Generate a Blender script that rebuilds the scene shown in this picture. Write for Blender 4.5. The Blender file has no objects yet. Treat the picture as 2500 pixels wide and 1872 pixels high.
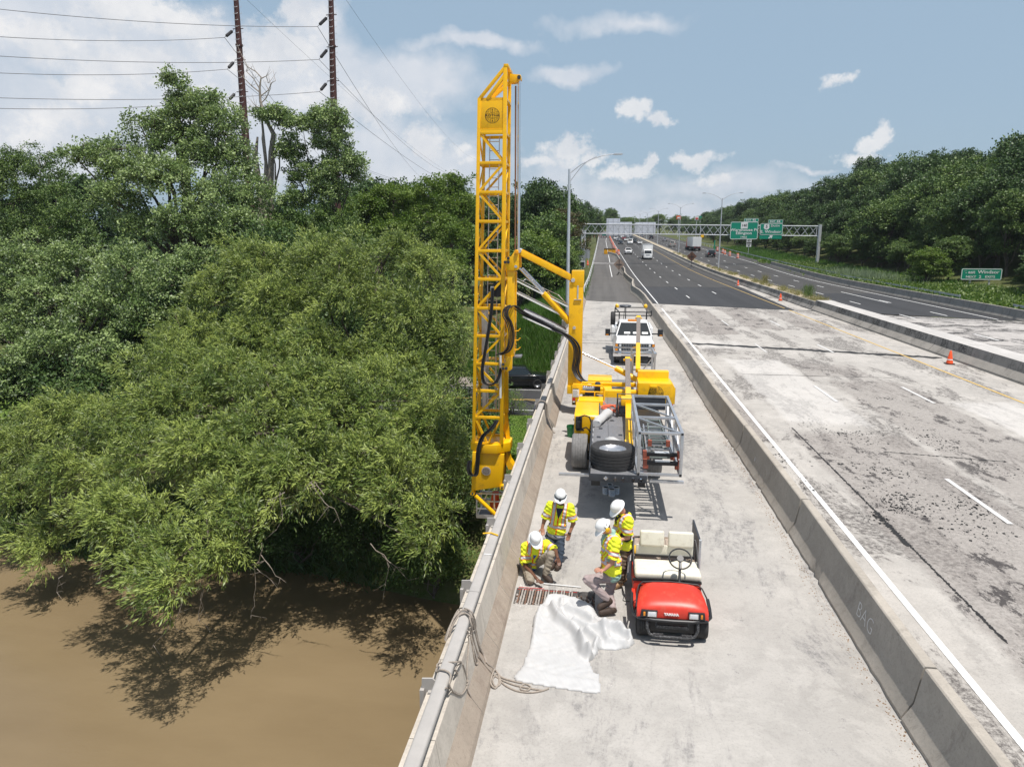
import bpy, math, random
import numpy as np
from mathutils import Vector, Matrix

# ------------------------------------------------------------------ camera
F = 1729.0; CX = 1250.0; CY = 936.0; H = 6.3
PIT = math.radians(11.749); YAW = math.radians(7.079)
cp, sp, cq, sq = math.cos(PIT), math.sin(PIT), math.cos(YAW), math.sin(YAW)
FW = Vector((-sq*cp, cq*cp, -sp)); RT = Vector((cq, sq, 0)); UP = Vector((-sq*sp, cq*sp, cp))
sc = bpy.context.scene
cam = bpy.data.cameras.new('camera'); camo = bpy.data.objects.new('camera', cam)
sc.collection.objects.link(camo); sc.camera = camo
cam.sensor_fit = 'HORIZONTAL'; cam.sensor_width = 36; cam.lens = 36*F/2500
cam.clip_start = .1; cam.clip_end = 6000
camo.matrix_world = Matrix(((RT.x, UP.x, -FW.x, 0), (RT.y, UP.y, -FW.y, 0), (RT.z, UP.z, -FW.z, H), (0, 0, 0, 1)))

def ray(x, y):
    return FW + RT*((x-CX)/F) - UP*((y-CY)/F)
def gz(x, y, z=0.0):                        # photo pixel -> point on the height z
    r = ray(x, y); t = (z-H)/r.z
    return Vector((r.x*t, r.y*t, z))
def gy(x, y, Y):                            # photo pixel -> point at the distance Y
    r = ray(x, y); t = Y/r.y
    return Vector((r.x*t, Y, H+r.z*t))

# ------------------------------------------------------------------ light
SUN = Vector((.20, -.22, 1)).normalized()
SEL = math.asin(SUN.z)
sl = bpy.data.lights.new('sun', 'SUN'); sl.energy = 5.0; sl.angle = math.radians(.55); sl.color = (1, .955, .9)
so = bpy.data.objects.new('sun', sl); sc.collection.objects.link(so)
so.rotation_euler = SUN.to_track_quat('Z', 'Y').to_euler(); so.location = (60, 0, 80)
sc.view_settings.view_transform = 'Standard'; sc.view_settings.look = 'None'
sc.view_settings.exposure = 0.0; sc.view_settings.gamma = 1; sc.view_settings.use_curve_mapping = False
sc.cycles.max_bounces = 6; sc.cycles.diffuse_bounces = 3; sc.cycles.glossy_bounces = 3
sc.cycles.transmission_bounces = 4; sc.cycles.transparent_max_bounces = 8
sc.cycles.sample_clamp_indirect = 6; sc.cycles.use_denoising = True

W = bpy.data.worlds.new('World'); sc.world = W; W.use_nodes = True
nt = W.node_tree; nt.nodes.clear(); L = nt.links.new
def N(t, **k):
    n = nt.nodes.new(t)
    for a, b in k.items(): setattr(n, a, b)
    return n
def M_(op, a=None, b=None, c=None, clamp=False):
    n = N('ShaderNodeMath', operation=op); n.use_clamp = clamp
    for i, v in enumerate((a, b, c)):
        if v is None: continue
        if isinstance(v, (int, float)): n.inputs[i].default_value = v
        else: L(v, n.inputs[i])
    return n.outputs[0]
def V_(op, a, b=None, out=0):
    n = N('ShaderNodeVectorMath', operation=op)
    for i, v in enumerate((a, b)):
        if v is None: continue
        if isinstance(v, (tuple, list)): n.inputs[i].default_value = v
        else: L(v, n.inputs[i])
    return n.outputs[out]
SKYK = .085
sky = N('ShaderNodeTexSky', sky_type='NISHITA'); sky.sun_disc = False
sky.sun_elevation = SEL; sky.sun_rotation = math.atan2(SUN.x, SUN.y)
sky.air_density = 1.0; sky.dust_density = 2.2; sky.ozone_density = 1.0
tc = N('ShaderNodeTexCoord')
D = V_('NORMALIZE', tc.outputs['Generated'])
sep = N('ShaderNodeSeparateXYZ'); L(D, sep.inputs[0])
az = M_('ARCTAN2', sep.outputs[0], sep.outputs[1]); el = M_('ARCSINE', sep.outputs[2])
cmb = N('ShaderNodeCombineXYZ'); L(az, cmb.inputs[0]); L(el, cmb.inputs[1])
def noise_w(scale, detail, rough, off=(0, 0, 0)):
    n = N('ShaderNodeTexNoise'); n.inputs['Scale'].default_value = scale; n.inputs['Detail'].default_value = detail
    n.inputs['Roughness'].default_value = rough
    L(V_('ADD', cmb.outputs[0], off), n.inputs['Vector']); return n
nd = noise_w(16, 6, .62); nd2 = noise_w(5, 3, .5, (3, 1, 0))
dist = V_('MULTIPLY', V_('SUBTRACT', nd.outputs['Color'], (.5, .5, .5)), (.060, .045, 0))
dist2 = V_('MULTIPLY', V_('SUBTRACT', nd2.outputs['Color'], (.5, .5, .5)), (.14, .08, 0))
P1 = V_('ADD', cmb.outputs[0], dist); P2 = V_('ADD', P1, dist2)
def blobs(P, lst):
    acc = None
    for (x, y, rx, ry, s) in lst:
        r = ray(x, y).normalized()
        c = (math.atan2(r.x, r.y), math.asin(r.z), 0)
        q = V_('MULTIPLY', V_('SUBTRACT', P, c), (F/rx, F/ry, 0))
        ln = V_('LENGTH', q, out=1)
        v = M_('MULTIPLY', M_('SUBTRACT', 1.0, ln), s)
        acc = v if acc is None else M_('MAXIMUM', acc, v)
    return acc
crisp = [(195,208,85,42,1),(135,292,100,38,1),(1035,352,58,60,1),(1130,360,48,22,.8),(1150,392,28,14,.7),
 (1383,372,88,48,1),(1318,398,55,22,.8),(1440,385,55,30,1),(1548,262,55,38,1),(1620,285,55,20,1),(2041,198,52,22,.7),
 (1520,420,100,32,.8),(1580,395,18,34,.7),(1700,388,80,30,1),(1740,440,70,20,.7),(2160,318,32,38,1),(2128,352,42,32,1),(2095,388,75,26,.8),
 (745,40,60,60,.8),(900,250,170,60,.7),(690,110,150,70,.8),(300,150,200,70,.7),(520,250,160,60,.6),(60,330,120,40,.5),(330,20,160,70,.8),(450,60,120,60,.8),(110,100,120,50,.8),(640,150,180,60,.7),(780,250,100,60,.6),(0,80,30,40,.8),
 (3000,300,140,60,.9),(3500,200,200,80,.9),(-600,300,250,90,.9),(-1200,150,300,110,.9),(2900,60,200,40,.5)]
soft = [(280,120,420,150,1.3),(620,190,480,130,1.3),(930,220,330,110,1.2),(150,300,520,150,1.3),(560,350,760,130,1.2),(1000,420,500,80,.9),
 (760,40,90,70,1),(1500,50,190,36,.8),(1400,172,120,24,.7),(1130,112,170,26,.9),(1930,412,90,14,.8),(1750,470,700,60,.6),(1500,520,900,60,.8),
 (-500,200,600,200,1.2),(-1500,250,700,200,1.0),(3200,350,500,100,.8)]
cr = M_('MULTIPLY', blobs(P1, [(x, y, rx*.9, ry*.9, s) for x, y, rx, ry, s in crisp]), 1.0)
nfb = noise_w(42, 9, .66, (0, 0, 5))
cr = M_('MULTIPLY', M_('ADD', cr, M_('MULTIPLY', M_('SUBTRACT', nfb.outputs[0], .55), 1.8)), 2.4, clamp=True)
nfs = noise_w(9, 8, .6, (2, 0, 5))
sf = M_('MULTIPLY', M_('ADD', blobs(P2, soft), M_('MULTIPLY', M_('SUBTRACT', nfs.outputs[0], .55), 1.6)), 2.0, clamp=True)
# shading inside the clouds
ns1 = noise_w(11, 5, .6, (0, 0, 2)); ns2 = noise_w(11, 5, .6, (-.012, .03, 2))
sh = M_('ADD', M_('MULTIPLY', M_('SUBTRACT', ns1.outputs[0], ns2.outputs[0]), 1.6), .5, clamp=True)
mixc = N('ShaderNodeMix', data_type='RGBA'); L(sh, mixc.inputs[0])
K = 1/SKYK
mixc.inputs[6].default_value = (.62*K, .66*K, .73*K, 1); mixc.inputs[7].default_value = (1.0*K, .98*K, .96*K, 1)
mixs = N('ShaderNodeMix', data_type='RGBA'); L(sh, mixs.inputs[0])
mixs.inputs[6].default_value = (.60*K, .66*K, .75*K, 1); mixs.inputs[7].default_value = (.86*K, .86*K, .89*K, 1)
# a thin milky veil over the Nishita blue
veil = N('ShaderNodeMix', data_type='RGBA'); ve = N('ShaderNodeMapRange'); ve.inputs[1].default_value = .30; ve.inputs[2].default_value = .85; ve.inputs[3].default_value = .70; ve.inputs[4].default_value = .12; L(el, ve.inputs[0]); L(ve.outputs[0], veil.inputs[0])
L(sky.outputs[0], veil.inputs[6]); veil.inputs[7].default_value = (.43*K, .585*K, .74*K, 1)
m1 = N('ShaderNodeMix', data_type='RGBA'); L(M_('MULTIPLY', sf, .82), m1.inputs[0]); L(veil.outputs[2], m1.inputs[6]); L(mixs.outputs[2], m1.inputs[7])
m2 = N('ShaderNodeMix', data_type='RGBA'); L(M_('MULTIPLY', cr, .85), m2.inputs[0]); L(m1.outputs[2], m2.inputs[6]); L(mixc.outputs[2], m2.inputs[7])
bg = N('ShaderNodeBackground'); bg.inputs[1].default_value = SKYK; L(m2.outputs[2], bg.inputs[0])
wo = N('ShaderNodeOutputWorld'); L(bg.outputs[0], wo.inputs[0])

# ------------------------------------------------------------------ materials
def srgb(h):
    if isinstance(h, str):
        h = [int(h[i:i+2], 16)/255 for i in (0, 2, 4)]
        return tuple(c/12.92 if c <= .04045 else ((c+.055)/1.055)**2.4 for c in h)
    return tuple(h)
class MT:
    """small node-tree writer for one material"""
    def __init__(s, name):
        s.m = bpy.data.materials.new(name); s.m.use_nodes = True; s.t = s.m.node_tree
        s.b = s.t.nodes['Principled BSDF']; s.out = s.t.nodes['Material Output']; s.tc = None
    def n(s, t, **k):
        n = s.t.nodes.new(t)
        for a, b in k.items(): setattr(n, a, b)
        return n
    def l(s, a, b): s.t.links.new(a, b)
    def coord(s, scale=(1, 1, 1), loc=(0, 0, 0)):
        if s.tc is None: s.tc = s.n('ShaderNodeTexCoord')
        mp = s.n('ShaderNodeMapping'); mp.inputs['Scale'].default_value = scale; mp.inputs['Location'].default_value = loc
        s.l(s.tc.outputs['Object'], mp.inputs[0]); return mp.outputs[0]
    def noise(s, scale=5, detail=4, rough=.6, sc3=(1, 1, 1), loc=(0, 0, 0), dist=0):
        n = s.n('ShaderNodeTexNoise'); n.inputs['Scale'].default_value = scale; n.inputs['Detail'].default_value = detail
        n.inputs['Roughness'].default_value = rough; n.inputs['Distortion'].default_value = dist
        s.l(s.coord(sc3, loc), n.inputs['Vector']); return n.outputs[0]
    def ramp(s, f, lo, hi):
        n = s.n('ShaderNodeMapRange'); n.inputs[1].default_value = lo; n.inputs[2].default_value = hi; n.clamp = True
        s.l(f, n.inputs[0]); return n.outputs[0]
    def math(s, op, a, b=0.0):
        n = s.n('ShaderNodeMath', operation=op)
        for i, v in enumerate((a, b)):
            if isinstance(v, (int, float)): n.inputs[i].default_value = v
            else: s.l(v, n.inputs[i])
        return n.outputs[0]
    def mix(s, f, a, b, mode='MIX'):
        n = s.n('ShaderNodeMix', data_type='RGBA', blend_type=mode)
        for i, v in ((0, f), (6, a), (7, b)):
            if isinstance(v, (int, float)): n.inputs[i].default_value = v
            elif isinstance(v, (tuple, list)): n.inputs[i].default_value = tuple(v)[:3]+(1,)
            else: s.l(v, n.inputs[i])
        return n.outputs[2]
    def col(s, c):
        if isinstance(c, (tuple, list)): s.b.inputs['Base Color'].default_value = tuple(c)[:3]+(1,)
        else: s.l(c, s.b.inputs['Base Color'])
    def set(s, rough=.6, metal=0, spec=.5, **k):
        s.b.inputs['Roughness'].default_value = rough; s.b.inputs['Metallic'].default_value = metal
        s.b.inputs['Specular IOR Level'].default_value = spec
        for a, v in k.items(): s.b.inputs[a.replace('_', ' ')].default_value = v
    def bump(s, f, strength=.3, dist=.02):
        n = s.n('ShaderNodeBump'); n.inputs['Strength'].default_value = strength; n.inputs['Distance'].default_value = dist
        s.l(f, n.inputs['Height']); s.l(n.outputs[0], s.b.inputs['Normal'])
def simple(name, c, rough=.5, metal=0, var=.12, scale=3, spec=.5, bump=0, dirt=None, **k):
    m = MT(name); c = srgb(c)
    f = m.ramp(m.noise(scale, 5, .65), .3, .7)
    col = m.mix(f, tuple(v*(1-var) for v in c), tuple(min(1, v*(1+var)) for v in c))
    if dirt:
        g = m.ramp(m.noise(scale*1.7, 8, .7, loc=(5, 2, 1)), .52, .72)
        col = m.mix(m.math('MULTIPLY', g, .6), col, srgb(dirt))
    m.col(col); m.set(rough, metal, spec, **k)
    if bump: m.bump(m.noise(scale*12, 4), bump, .01)
    return m.m
def emit_none(): pass

def concrete(name, base, dark, stain=.5, fine=1.0, stretch=(1, .3, 1), thr=(.55, .62), speck=.35):
    m = MT(name)
    big = m.ramp(m.noise(.35, 6, .65, loc=(3, 1, 0)), .35, .68)
    c = m.mix(big, tuple(v*.88 for v in base), tuple(v*1.06 for v in base))
    mot = m.ramp(m.noise(1.6, 12, .80, loc=(1, 7, 0), dist=.3), .46, .58)
    c = m.mix(m.math('MULTIPLY', mot, .26), c, tuple(v*.55 for v in base))
    w2 = m.ramp(m.noise(.9, 12, .78, loc=(9, 3, 0), dist=.4), .52, .58); c = m.mix(m.math('MULTIPLY', w2, .30), c, tuple(min(1, v*1.25) for v in base))
    ds = m.ramp(m.noise(.5, 12, .78, sc3=stretch, dist=.5), *thr)
    dm = m.ramp(m.noise(7, 8, .85, loc=(2, 2, 2)), .42, .56)
    c = m.mix(m.math('MULTIPLY', m.math('MULTIPLY', ds, dm), stain), c, dark)
    sp = m.ramp(m.noise(2.6, 12, .86, loc=(6, 2, 2)), .60, .64)
    c = m.mix(m.math('MULTIPLY', sp, stain*.8), c, dark)
    fn = m.ramp(m.noise(26*fine, 5, .85), .36, .48)
    c = m.mix(m.math('MULTIPLY', m.math('SUBTRACT', 1.0, fn), speck), c, tuple(v*.45 for v in base))
    m.col(c); m.set(.88, 0, .3)
    m.bump(m.noise(30*fine, 6, .8), .45, .012)
    return m
MC = {}
MC['deck'] = concrete('closed_lane_concrete', (.43, .41, .38), (.17, .165, .165), .8, thr=(.515, .58)).m
def traffic_deck():
    m = concrete('traffic_deck_concrete', (.46, .435, .40), (.085, .076, .072), .92, thr=(.505, .545), speck=.5)
    c = m.b.inputs['Base Color'].links[0].from_socket
    sx = m.n('ShaderNodeSeparateXYZ'); m.l(m.tc.outputs['Object'], sx.inputs[0]); X, Y = sx.outputs[0], sx.outputs[1]
    nz = m.math('MULTIPLY', m.math('SUBTRACT', m.noise(.7, 10, .72, loc=(4, 8, 0)), .5), 5.0)
    def zone(x0, x1, y0, y1, s):
        a = m.math('MINIMUM', m.math('MULTIPLY', m.math('SUBTRACT', X, x0), 6.0), m.math('MULTIPLY', m.math('SUBTRACT', x1, X), 6.0))
        b = m.math('MINIMUM', m.math('MULTIPLY', m.math('SUBTRACT', Y, y0), 1.5), m.math('MULTIPLY', m.math('SUBTRACT', y1, Y), 1.5))
        return m.math('MULTIPLY', m.ramp(m.math('ADD', m.math('MINIMUM', a, b), nz), 0, 1.2), s)
    def many(L_):
        acc = None
        for z in L_: v = zone(*z); acc = v if acc is None else m.math('MAXIMUM', acc, v)
        return acc
    worn = many([(6.2, 9.9, -6, 23.8, .62), (10.0, 13.3, -6, 33, .55), (6.9, 9.3, 47, 64, .75), (10.3, 12.6, 50, 66, .7), (4.6, 5.7, 22, 29, .8), (13.8, 16, 48, 63, .6), (9.6, 12.6, 33, 37, .5), (13.6, 17.8, 8, 17, .5)])
    br = many([(6.5, 9.4, 24.2, 38, .8), (13.5, 16.1, 17, 29, .9), (5.6, 8.6, 41, 45, .6)])
    gr = m.ramp(m.noise(9, 12, .88, loc=(1, 1, 8)), .40, .56)
    dk = m.mix(gr, (.10, .088, .08), (.34, .31, .285))
    c = m.mix(m.math('MULTIPLY', br, .6), c, (.60, .58, .55)); c = m.mix(worn, c, dk)
    res = m.ramp(m.noise(1.3, 12, .82, sc3=(1, .5, 1), loc=(7, 7, 1)), .545, .575)
    c = m.mix(m.math('MULTIPLY', m.math('MULTIPLY', res, m.math('ADD', worn, .12)), 1.2), c, (.045, .04, .04)); m.col(c); return m.m
MC['tdeck'] = traffic_deck()
def south_deck():
    m = concrete('south_deck_concrete', (.46, .435, .41), (.05, .05, .05), .8, stretch=(.35, .5, 1), thr=(.49, .55), speck=.4)
    c = m.b.inputs['Base Color'].links[0].from_socket
    r1 = m.ramp(m.noise(.55, 12, .72, sc3=(.55, .8, 1), loc=(3, 5, 1), dist=.8), .50, .535); r2 = m.ramp(m.noise(3, 10, .8, loc=(8, 5, 1)), .40, .50)
    m.col(m.mix(m.math('MULTIPLY', m.math('MULTIPLY', r1, r2), .93), c, (.035, .034, .034))); return m.m
MC['sdeck'] = south_deck()
MC['patch'] = concrete('new_repair_concrete', (.52, .50, .475), (.2, .2, .2), .5, speck=.3).m
MC['rough'] = concrete('scarified_concrete', (.36, .34, .32), (.06, .06, .06), .85, thr=(.49, .56), speck=.7).m
MC['barrier'] = concrete('precast_barrier_concrete', (.43, .39, .335), (.17, .15, .13), .5, stretch=(1, 1, .4), thr=(.53, .6)).m
MC['barrier2'] = concrete('grey_barrier_concrete', (.36, .335, .30), (.09, .085, .08), .75, stretch=(1, 1, .25), thr=(.50, .6)).m
MC['parapet'] = concrete('parapet_concrete', (.56, .51, .44), (.24, .2, .165), .6, stretch=(1, 1.6, .35), thr=(.50, .6), speck=.4).m
MC['parapet_low'] = concrete('stained_kerb_concrete', (.37, .31, .25), (.2, .15, .12), .6, stretch=(1, 2, .3), thr=(.48, .6), speck=.45).m
def mk_median():
    m = concrete('median_concrete', (.33, .315, .295), (.035, .034, .033), .95, stretch=(1, .8, .35), thr=(.44, .54), speck=.4)
    return m.m
MC['median'] = mk_median()
def asphalt(name, base, light=.1):
    m = MT(name)
    lane = m.ramp(m.noise(.9, 4, .6, sc3=(1, .02, 1), loc=(4, 0, 0)), .35, .65)
    c = m.mix(lane, tuple(v*.78 for v in base), tuple(v*1.2 for v in base))
    b = m.ramp(m.noise(.22, 5, .6), .35, .7)
    c = m.mix(m.math('MULTIPLY', b, .35), c, tuple(v*1.5 for v in base))
    f = m.ramp(m.noise(30, 3, .8), .35, .65)
    c = m.mix(m.math('MULTIPLY', f, .3), c, tuple(v*.5 for v in base))
    m.col(c); m.set(.8, 0, .35); m.bump(m.noise(60, 3, .7), .3, .01)
    return m.m
MC['asphalt'] = asphalt('highway_asphalt', (.062, .059, .056))
MC['asphalt_new'] = asphalt('darker_asphalt', (.044, .044, .046))
MC['asphalt_old'] = asphalt('worn_lane_asphalt', (.115, .108, .10))
MC['tar'] = simple('tar', (.018, .017, .016), .7, var=.4, scale=8)
def paint(name, c, wear=.6):
    m = MT(name); f = m.ramp(m.noise(9, 7, .75), .56, .68)
    m.col(m.mix(m.math('MULTIPLY', f, wear), srgb(c), (.3, .29, .28))); m.set(.6); return m.m
MC['white_line'] = paint('white_road_paint', (.78, .78, .76), .5)
MC['white_faded'] = paint('faded_white_paint', (.62, .61, .59), .9)
MC['yellow_line'] = paint('yellow_road_paint', (.62, .42, .13), 1.0)
MC['yellow'] = simple('machine_yellow', (1.0, .535, .004), .33, var=.05, scale=2, dirt=(.5, .27, .03), spec=.5)
MC['yellow_dk'] = simple('hydraulic_yellow', (.82, .38, .006), .35, var=.06)
MC['alu'] = simple('aluminium', (.60, .61, .63), .38, .75, var=.12, scale=6)
MC['galv'] = simple('galvanised_steel', (.56, .58, .60), .5, .25, var=.15, scale=4)
MC['lamp_steel'] = simple('brushed_lamp_steel', (.66, .68, .71), .4, .55, var=.1)
MC['rail'] = simple('dull_rail_metal', (.40, .38, .355), .7, 0, var=.08, scale=3)
MC['chrome'] = simple('chrome', (.8, .8, .82), .12, 1, var=.02)
MC['black'] = simple('black_paint', (.02, .02, .022), .45, var=.2)
MC['rubber'] = simple('tyre_rubber', (.035, .034, .034), .8, var=.3, scale=14, bump=.4)
MC['rubber_dusty'] = simple('dusty_tyre_rubber', (.20, .195, .19), .9, var=.25, scale=9, bump=.4)
MC['hose'] = simple('black_hose', (.022, .022, .024), .42, var=.2)
MC['steel_dk'] = simple('dark_grey_steel', (.055, .06, .07), .5, .3, var=.2)
MC['tread'] = simple('grey_tread_plate', (.27, .27, .28), .5, .4, var=.2, scale=20, bump=.6)
MC['grating'] = simple('weathered_grating', (.22, .19, .17), .8, var=.5, scale=30, bump=.9)
MC['rust'] = simple('rusty_rebar', (.17, .10, .07), .85, var=.4, scale=20)
MC['rebar_gry'] = simple('grey_rebar', (.33, .30, .27), .8, var=.3, scale=20)
MC['weather'] = simple('weathering_steel_pole', (.085, .032, .026), .7, .1, var=.2, scale=1.5)
MC['wire'] = simple('cable_grey', (.10, .10, .11), .5, .3)
MC['porcelain'] = simple('brown_insulator', (.045, .04, .04), .4)
MC['white'] = simple('white_paint', (.80, .80, .79), .28, var=.04, scale=1.5, spec=.6)
MC['white_pl'] = simple('white_plastic', (.84, .84, .82), .3, var=.03)
MC['white_cloth'] = simple('white_tarpaulin', (.50, .50, .495), .6, var=.03, scale=2, bump=.15, dirt=(.6, .58, .55))
MC['glass'] = simple('dark_window_glass', (.012, .018, .02), .06, var=.1, spec=.8)
MC['red'] = simple('faded_red_paint', (.62, .042, .022), .42, var=.12, scale=4, dirt=(.55, .12, .07))
MC['cream'] = simple('cream_vinyl', (.74, .70, .58), .5, var=.06, scale=6, dirt=(.48, .42, .32))
MC['wood'] = simple('grey_plywood', (.34, .27, .21), .8, var=.3, scale=9, dirt=(.5, .47, .42))
MC['fence_wood'] = simple('weathered_fence_wood', (.16, .125, .10), .9, var=.4, scale=5)
MC['orange'] = simple('traffic_orange', (.80, .13, .03), .5, var=.08)
MC['reflect'] = simple('reflective_white', (.80, .80, .80), .4)
MC['amber'] = simple('amber_lens', (.80, .28, .02), .2)
MC['lens'] = simple('clear_lens', (.75, .77, .78), .08, spec=.9)
MC['sign_green'] = simple('sign_green', (.002, .27, .165), .4, var=.05)
MC['sign_back'] = simple('sign_back_aluminium', (.70, .72, .78), .5, .0, var=.06)
MC['sign_grey'] = simple('grey_sign_back', (.36, .38, .40), .5, .3, var=.08)
MC['brown_ply'] = simple('brown_sign_back', (.27, .20, .16), .8, var=.2)
MC['brown_ply2'] = simple('rusty_sign_back', (.15, .075, .05), .8, var=.25)
MC['text_black'] = simple('black_lettering', (.02, .015, .01), .5)
MC['text_white'] = simple('white_lettering', (.82, .82, .80), .5)
MC['stone'] = simple('pale_concrete_debris', (.50, .48, .45), .9, var=.3, scale=10)
MC['green_plastic'] = simple('green_plastic', (.012, .16, .045), .35)
MC['rope'] = simple('grey_rope', (.36, .31, .26), .9, var=.25, scale=40, bump=.6)
MC['skin_l'] = simple('light_skin', (.50, .25, .17), .5, var=.06, Subsurface_Weight=.05)
MC['skin_d'] = simple('dark_skin', (.13, .055, .03), .5, var=.08)
MC['skin_m'] = simple('tanned_skin', (.34, .16, .095), .5, var=.06)
MC['jeans'] = simple('dark_jeans', (.035, .05, .075), .9, var=.35, scale=8, bump=.3)
MC['khaki'] = simple('khaki_trousers', (.30, .26, .20), .9, var=.15, scale=8, bump=.3)
MC['pinkgrey'] = simple('dusty_grey_trousers', (.36, .29, .28), .9, var=.25, scale=6, bump=.3, dirt=(.2, .16, .13))
MC['camo'] = simple('camouflage_trousers', (.16, .12, .08), .9, var=.75, scale=14)
MC['boot_br'] = simple('brown_leather_boot', (.055, .035, .025), .7, var=.3, scale=10)
MC['boot_tan'] = simple('tan_leather_boot', (.40, .25, .13), .7, var=.2, scale=10)
MC['hair'] = simple('dark_hair', (.018, .013, .01), .7, var=.3, scale=40)
MC['shirt_navy'] = simple('navy_shirt', (.02, .025, .045), .8)
MC['shirt_blue'] = simple('bright_blue_shirt', (.02, .11, .36), .8, var=.2)
MC['shirt_grey'] = simple('pale_grey_shirt', (.42, .43, .50), .8)
MC['shirt_mint'] = simple('mint_shirt', (.32, .50, .42), .8)
MC['shirt_black'] = simple('black_shirt', (.02, .02, .02), .8)
MC['muff'] = simple('yellow_ear_muff', (.85, .48, .01), .35)
MC['haz'] = simple('reflective_red', (.65, .03, .03), .4)

def ground_mat():
    m = MT('grassy_earth')
    f = m.ramp(m.noise(.25, 6, .6), .35, .65)
    c = m.mix(f, (.045, .07, .018), (.10, .12, .035))
    g = m.ramp(m.noise(3, 6, .7, loc=(3, 3, 3)), .4, .65)
    c = m.mix(m.math('MULTIPLY', g, .5), c, (.16, .13, .085))
    m.col(c); m.set(.95, 0, .1); m.bump(m.noise(8, 5), .6, .05); return m.m
MC['ground'] = ground_mat()
MC['lawn'] = simple('mown_grass', (.12, .19, .035), .95, var=.35, scale=1.6, dirt=(.17, .14, .08), spec=.1, bump=.5)
MC['gravel'] = simple('roadside_gravel', (.26, .23, .20), .95, var=.35, scale=12, spec=.1, bump=.8)
def water_mat():
    m = MT('muddy_river_water')
    f = m.ramp(m.noise(.12, 4, .6, sc3=(1, 2.5, 1)), .3, .7)
    m.col(m.mix(f, (.19, .140, .078), (.225, .168, .095))); m.set(.16, 0, .22)
    n1 = m.noise(3.2, 9, .7, sc3=(.7, 1.5, 1)); m.bump(n1, .22, .05)
    return m.m
MC['water'] = water_mat()
MC['bark'] = simple('grey_bark', (.13, .105, .085), .95, var=.35, scale=6, bump=.6)
MC['bark_pale'] = simple('pale_dead_wood', (.34, .29, .24), .9, var=.3, scale=6, bump=.5)
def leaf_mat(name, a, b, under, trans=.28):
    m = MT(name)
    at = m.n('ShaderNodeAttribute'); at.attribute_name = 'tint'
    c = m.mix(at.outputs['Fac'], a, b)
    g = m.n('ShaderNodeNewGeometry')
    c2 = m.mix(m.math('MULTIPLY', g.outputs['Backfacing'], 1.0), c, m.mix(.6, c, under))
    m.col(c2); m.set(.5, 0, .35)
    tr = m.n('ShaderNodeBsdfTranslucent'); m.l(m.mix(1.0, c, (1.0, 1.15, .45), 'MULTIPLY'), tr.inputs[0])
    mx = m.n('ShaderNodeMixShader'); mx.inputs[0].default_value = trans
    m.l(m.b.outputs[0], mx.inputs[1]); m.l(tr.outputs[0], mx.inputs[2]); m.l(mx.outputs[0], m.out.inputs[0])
    return m.m
MC['leaf_maple'] = leaf_mat('silver_maple_leaves', (.085, .145, .032), (.31, .40, .15), (.54, .60, .44), .14)
MC['leaf_willow'] = leaf_mat('willow_leaves', (.080, .130, .022), (.31, .375, .085), (.48, .53, .34), .12)
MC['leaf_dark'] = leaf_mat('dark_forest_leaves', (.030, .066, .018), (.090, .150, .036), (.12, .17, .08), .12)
MC['leaf_mid'] = leaf_mat('mid_green_leaves', (.055, .105, .025), (.16, .23, .055), (.2, .27, .13), .14)
MC['leaf_light'] = leaf_mat('light_green_leaves', (.085, .15, .022), (.19, .26, .055), (.22, .28, .12))
MC['leaf_yel'] = leaf_mat('yellow_green_leaves', (.13, .16, .045), (.26, .25, .09), (.24, .26, .14))
MC['leaf_brown'] = leaf_mat('brownish_leaves', (.075, .065, .030), (.135, .11, .055), (.14, .12, .08))
MC['grass_blade'] = leaf_mat('tall_grass_blades', (.05, .135, .015), (.115, .23, .03), (.12, .2, .06))
MC['dry_grass'] = leaf_mat('dry_weeds', (.20, .19, .07), (.38, .34, .16), (.3, .28, .15))

# ------------------------------------------------------------------ object helpers
COL = sc.collection
OFFS = [Vector((0, 0, 0))]
def tag(o, label=None, cat=None, group=None, kind=None):
    if label: o['label'] = label
    if cat: o['category'] = cat
    if group: o['group'] = group
    if kind: o['kind'] = kind
    return o
def thing(name, label, cat, loc=(0, 0, 0), rotz=0, group=None):
    o = bpy.data.objects.new(name, None); COL.objects.link(o)
    o.empty_display_size = .3; o.location = Vector(loc)+OFFS[0]; o.rotation_euler = (0, 0, rotz)
    return tag(o, label, cat, group)
def origin(o):
    v = Vector((0, 0, 0))
    while o is not None:
        v += o.location; o = o.parent
    return v
def link(name, me, mats, parent=None):
    o = bpy.data.objects.new(name, me); COL.objects.link(o)
    if mats is not None and not me.materials:
        for m in (mats if isinstance(mats, (list, tuple)) else [mats]):
            me.materials.append(MC[m] if isinstance(m, str) else m)
    if parent: o.parent = parent
    return o
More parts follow.
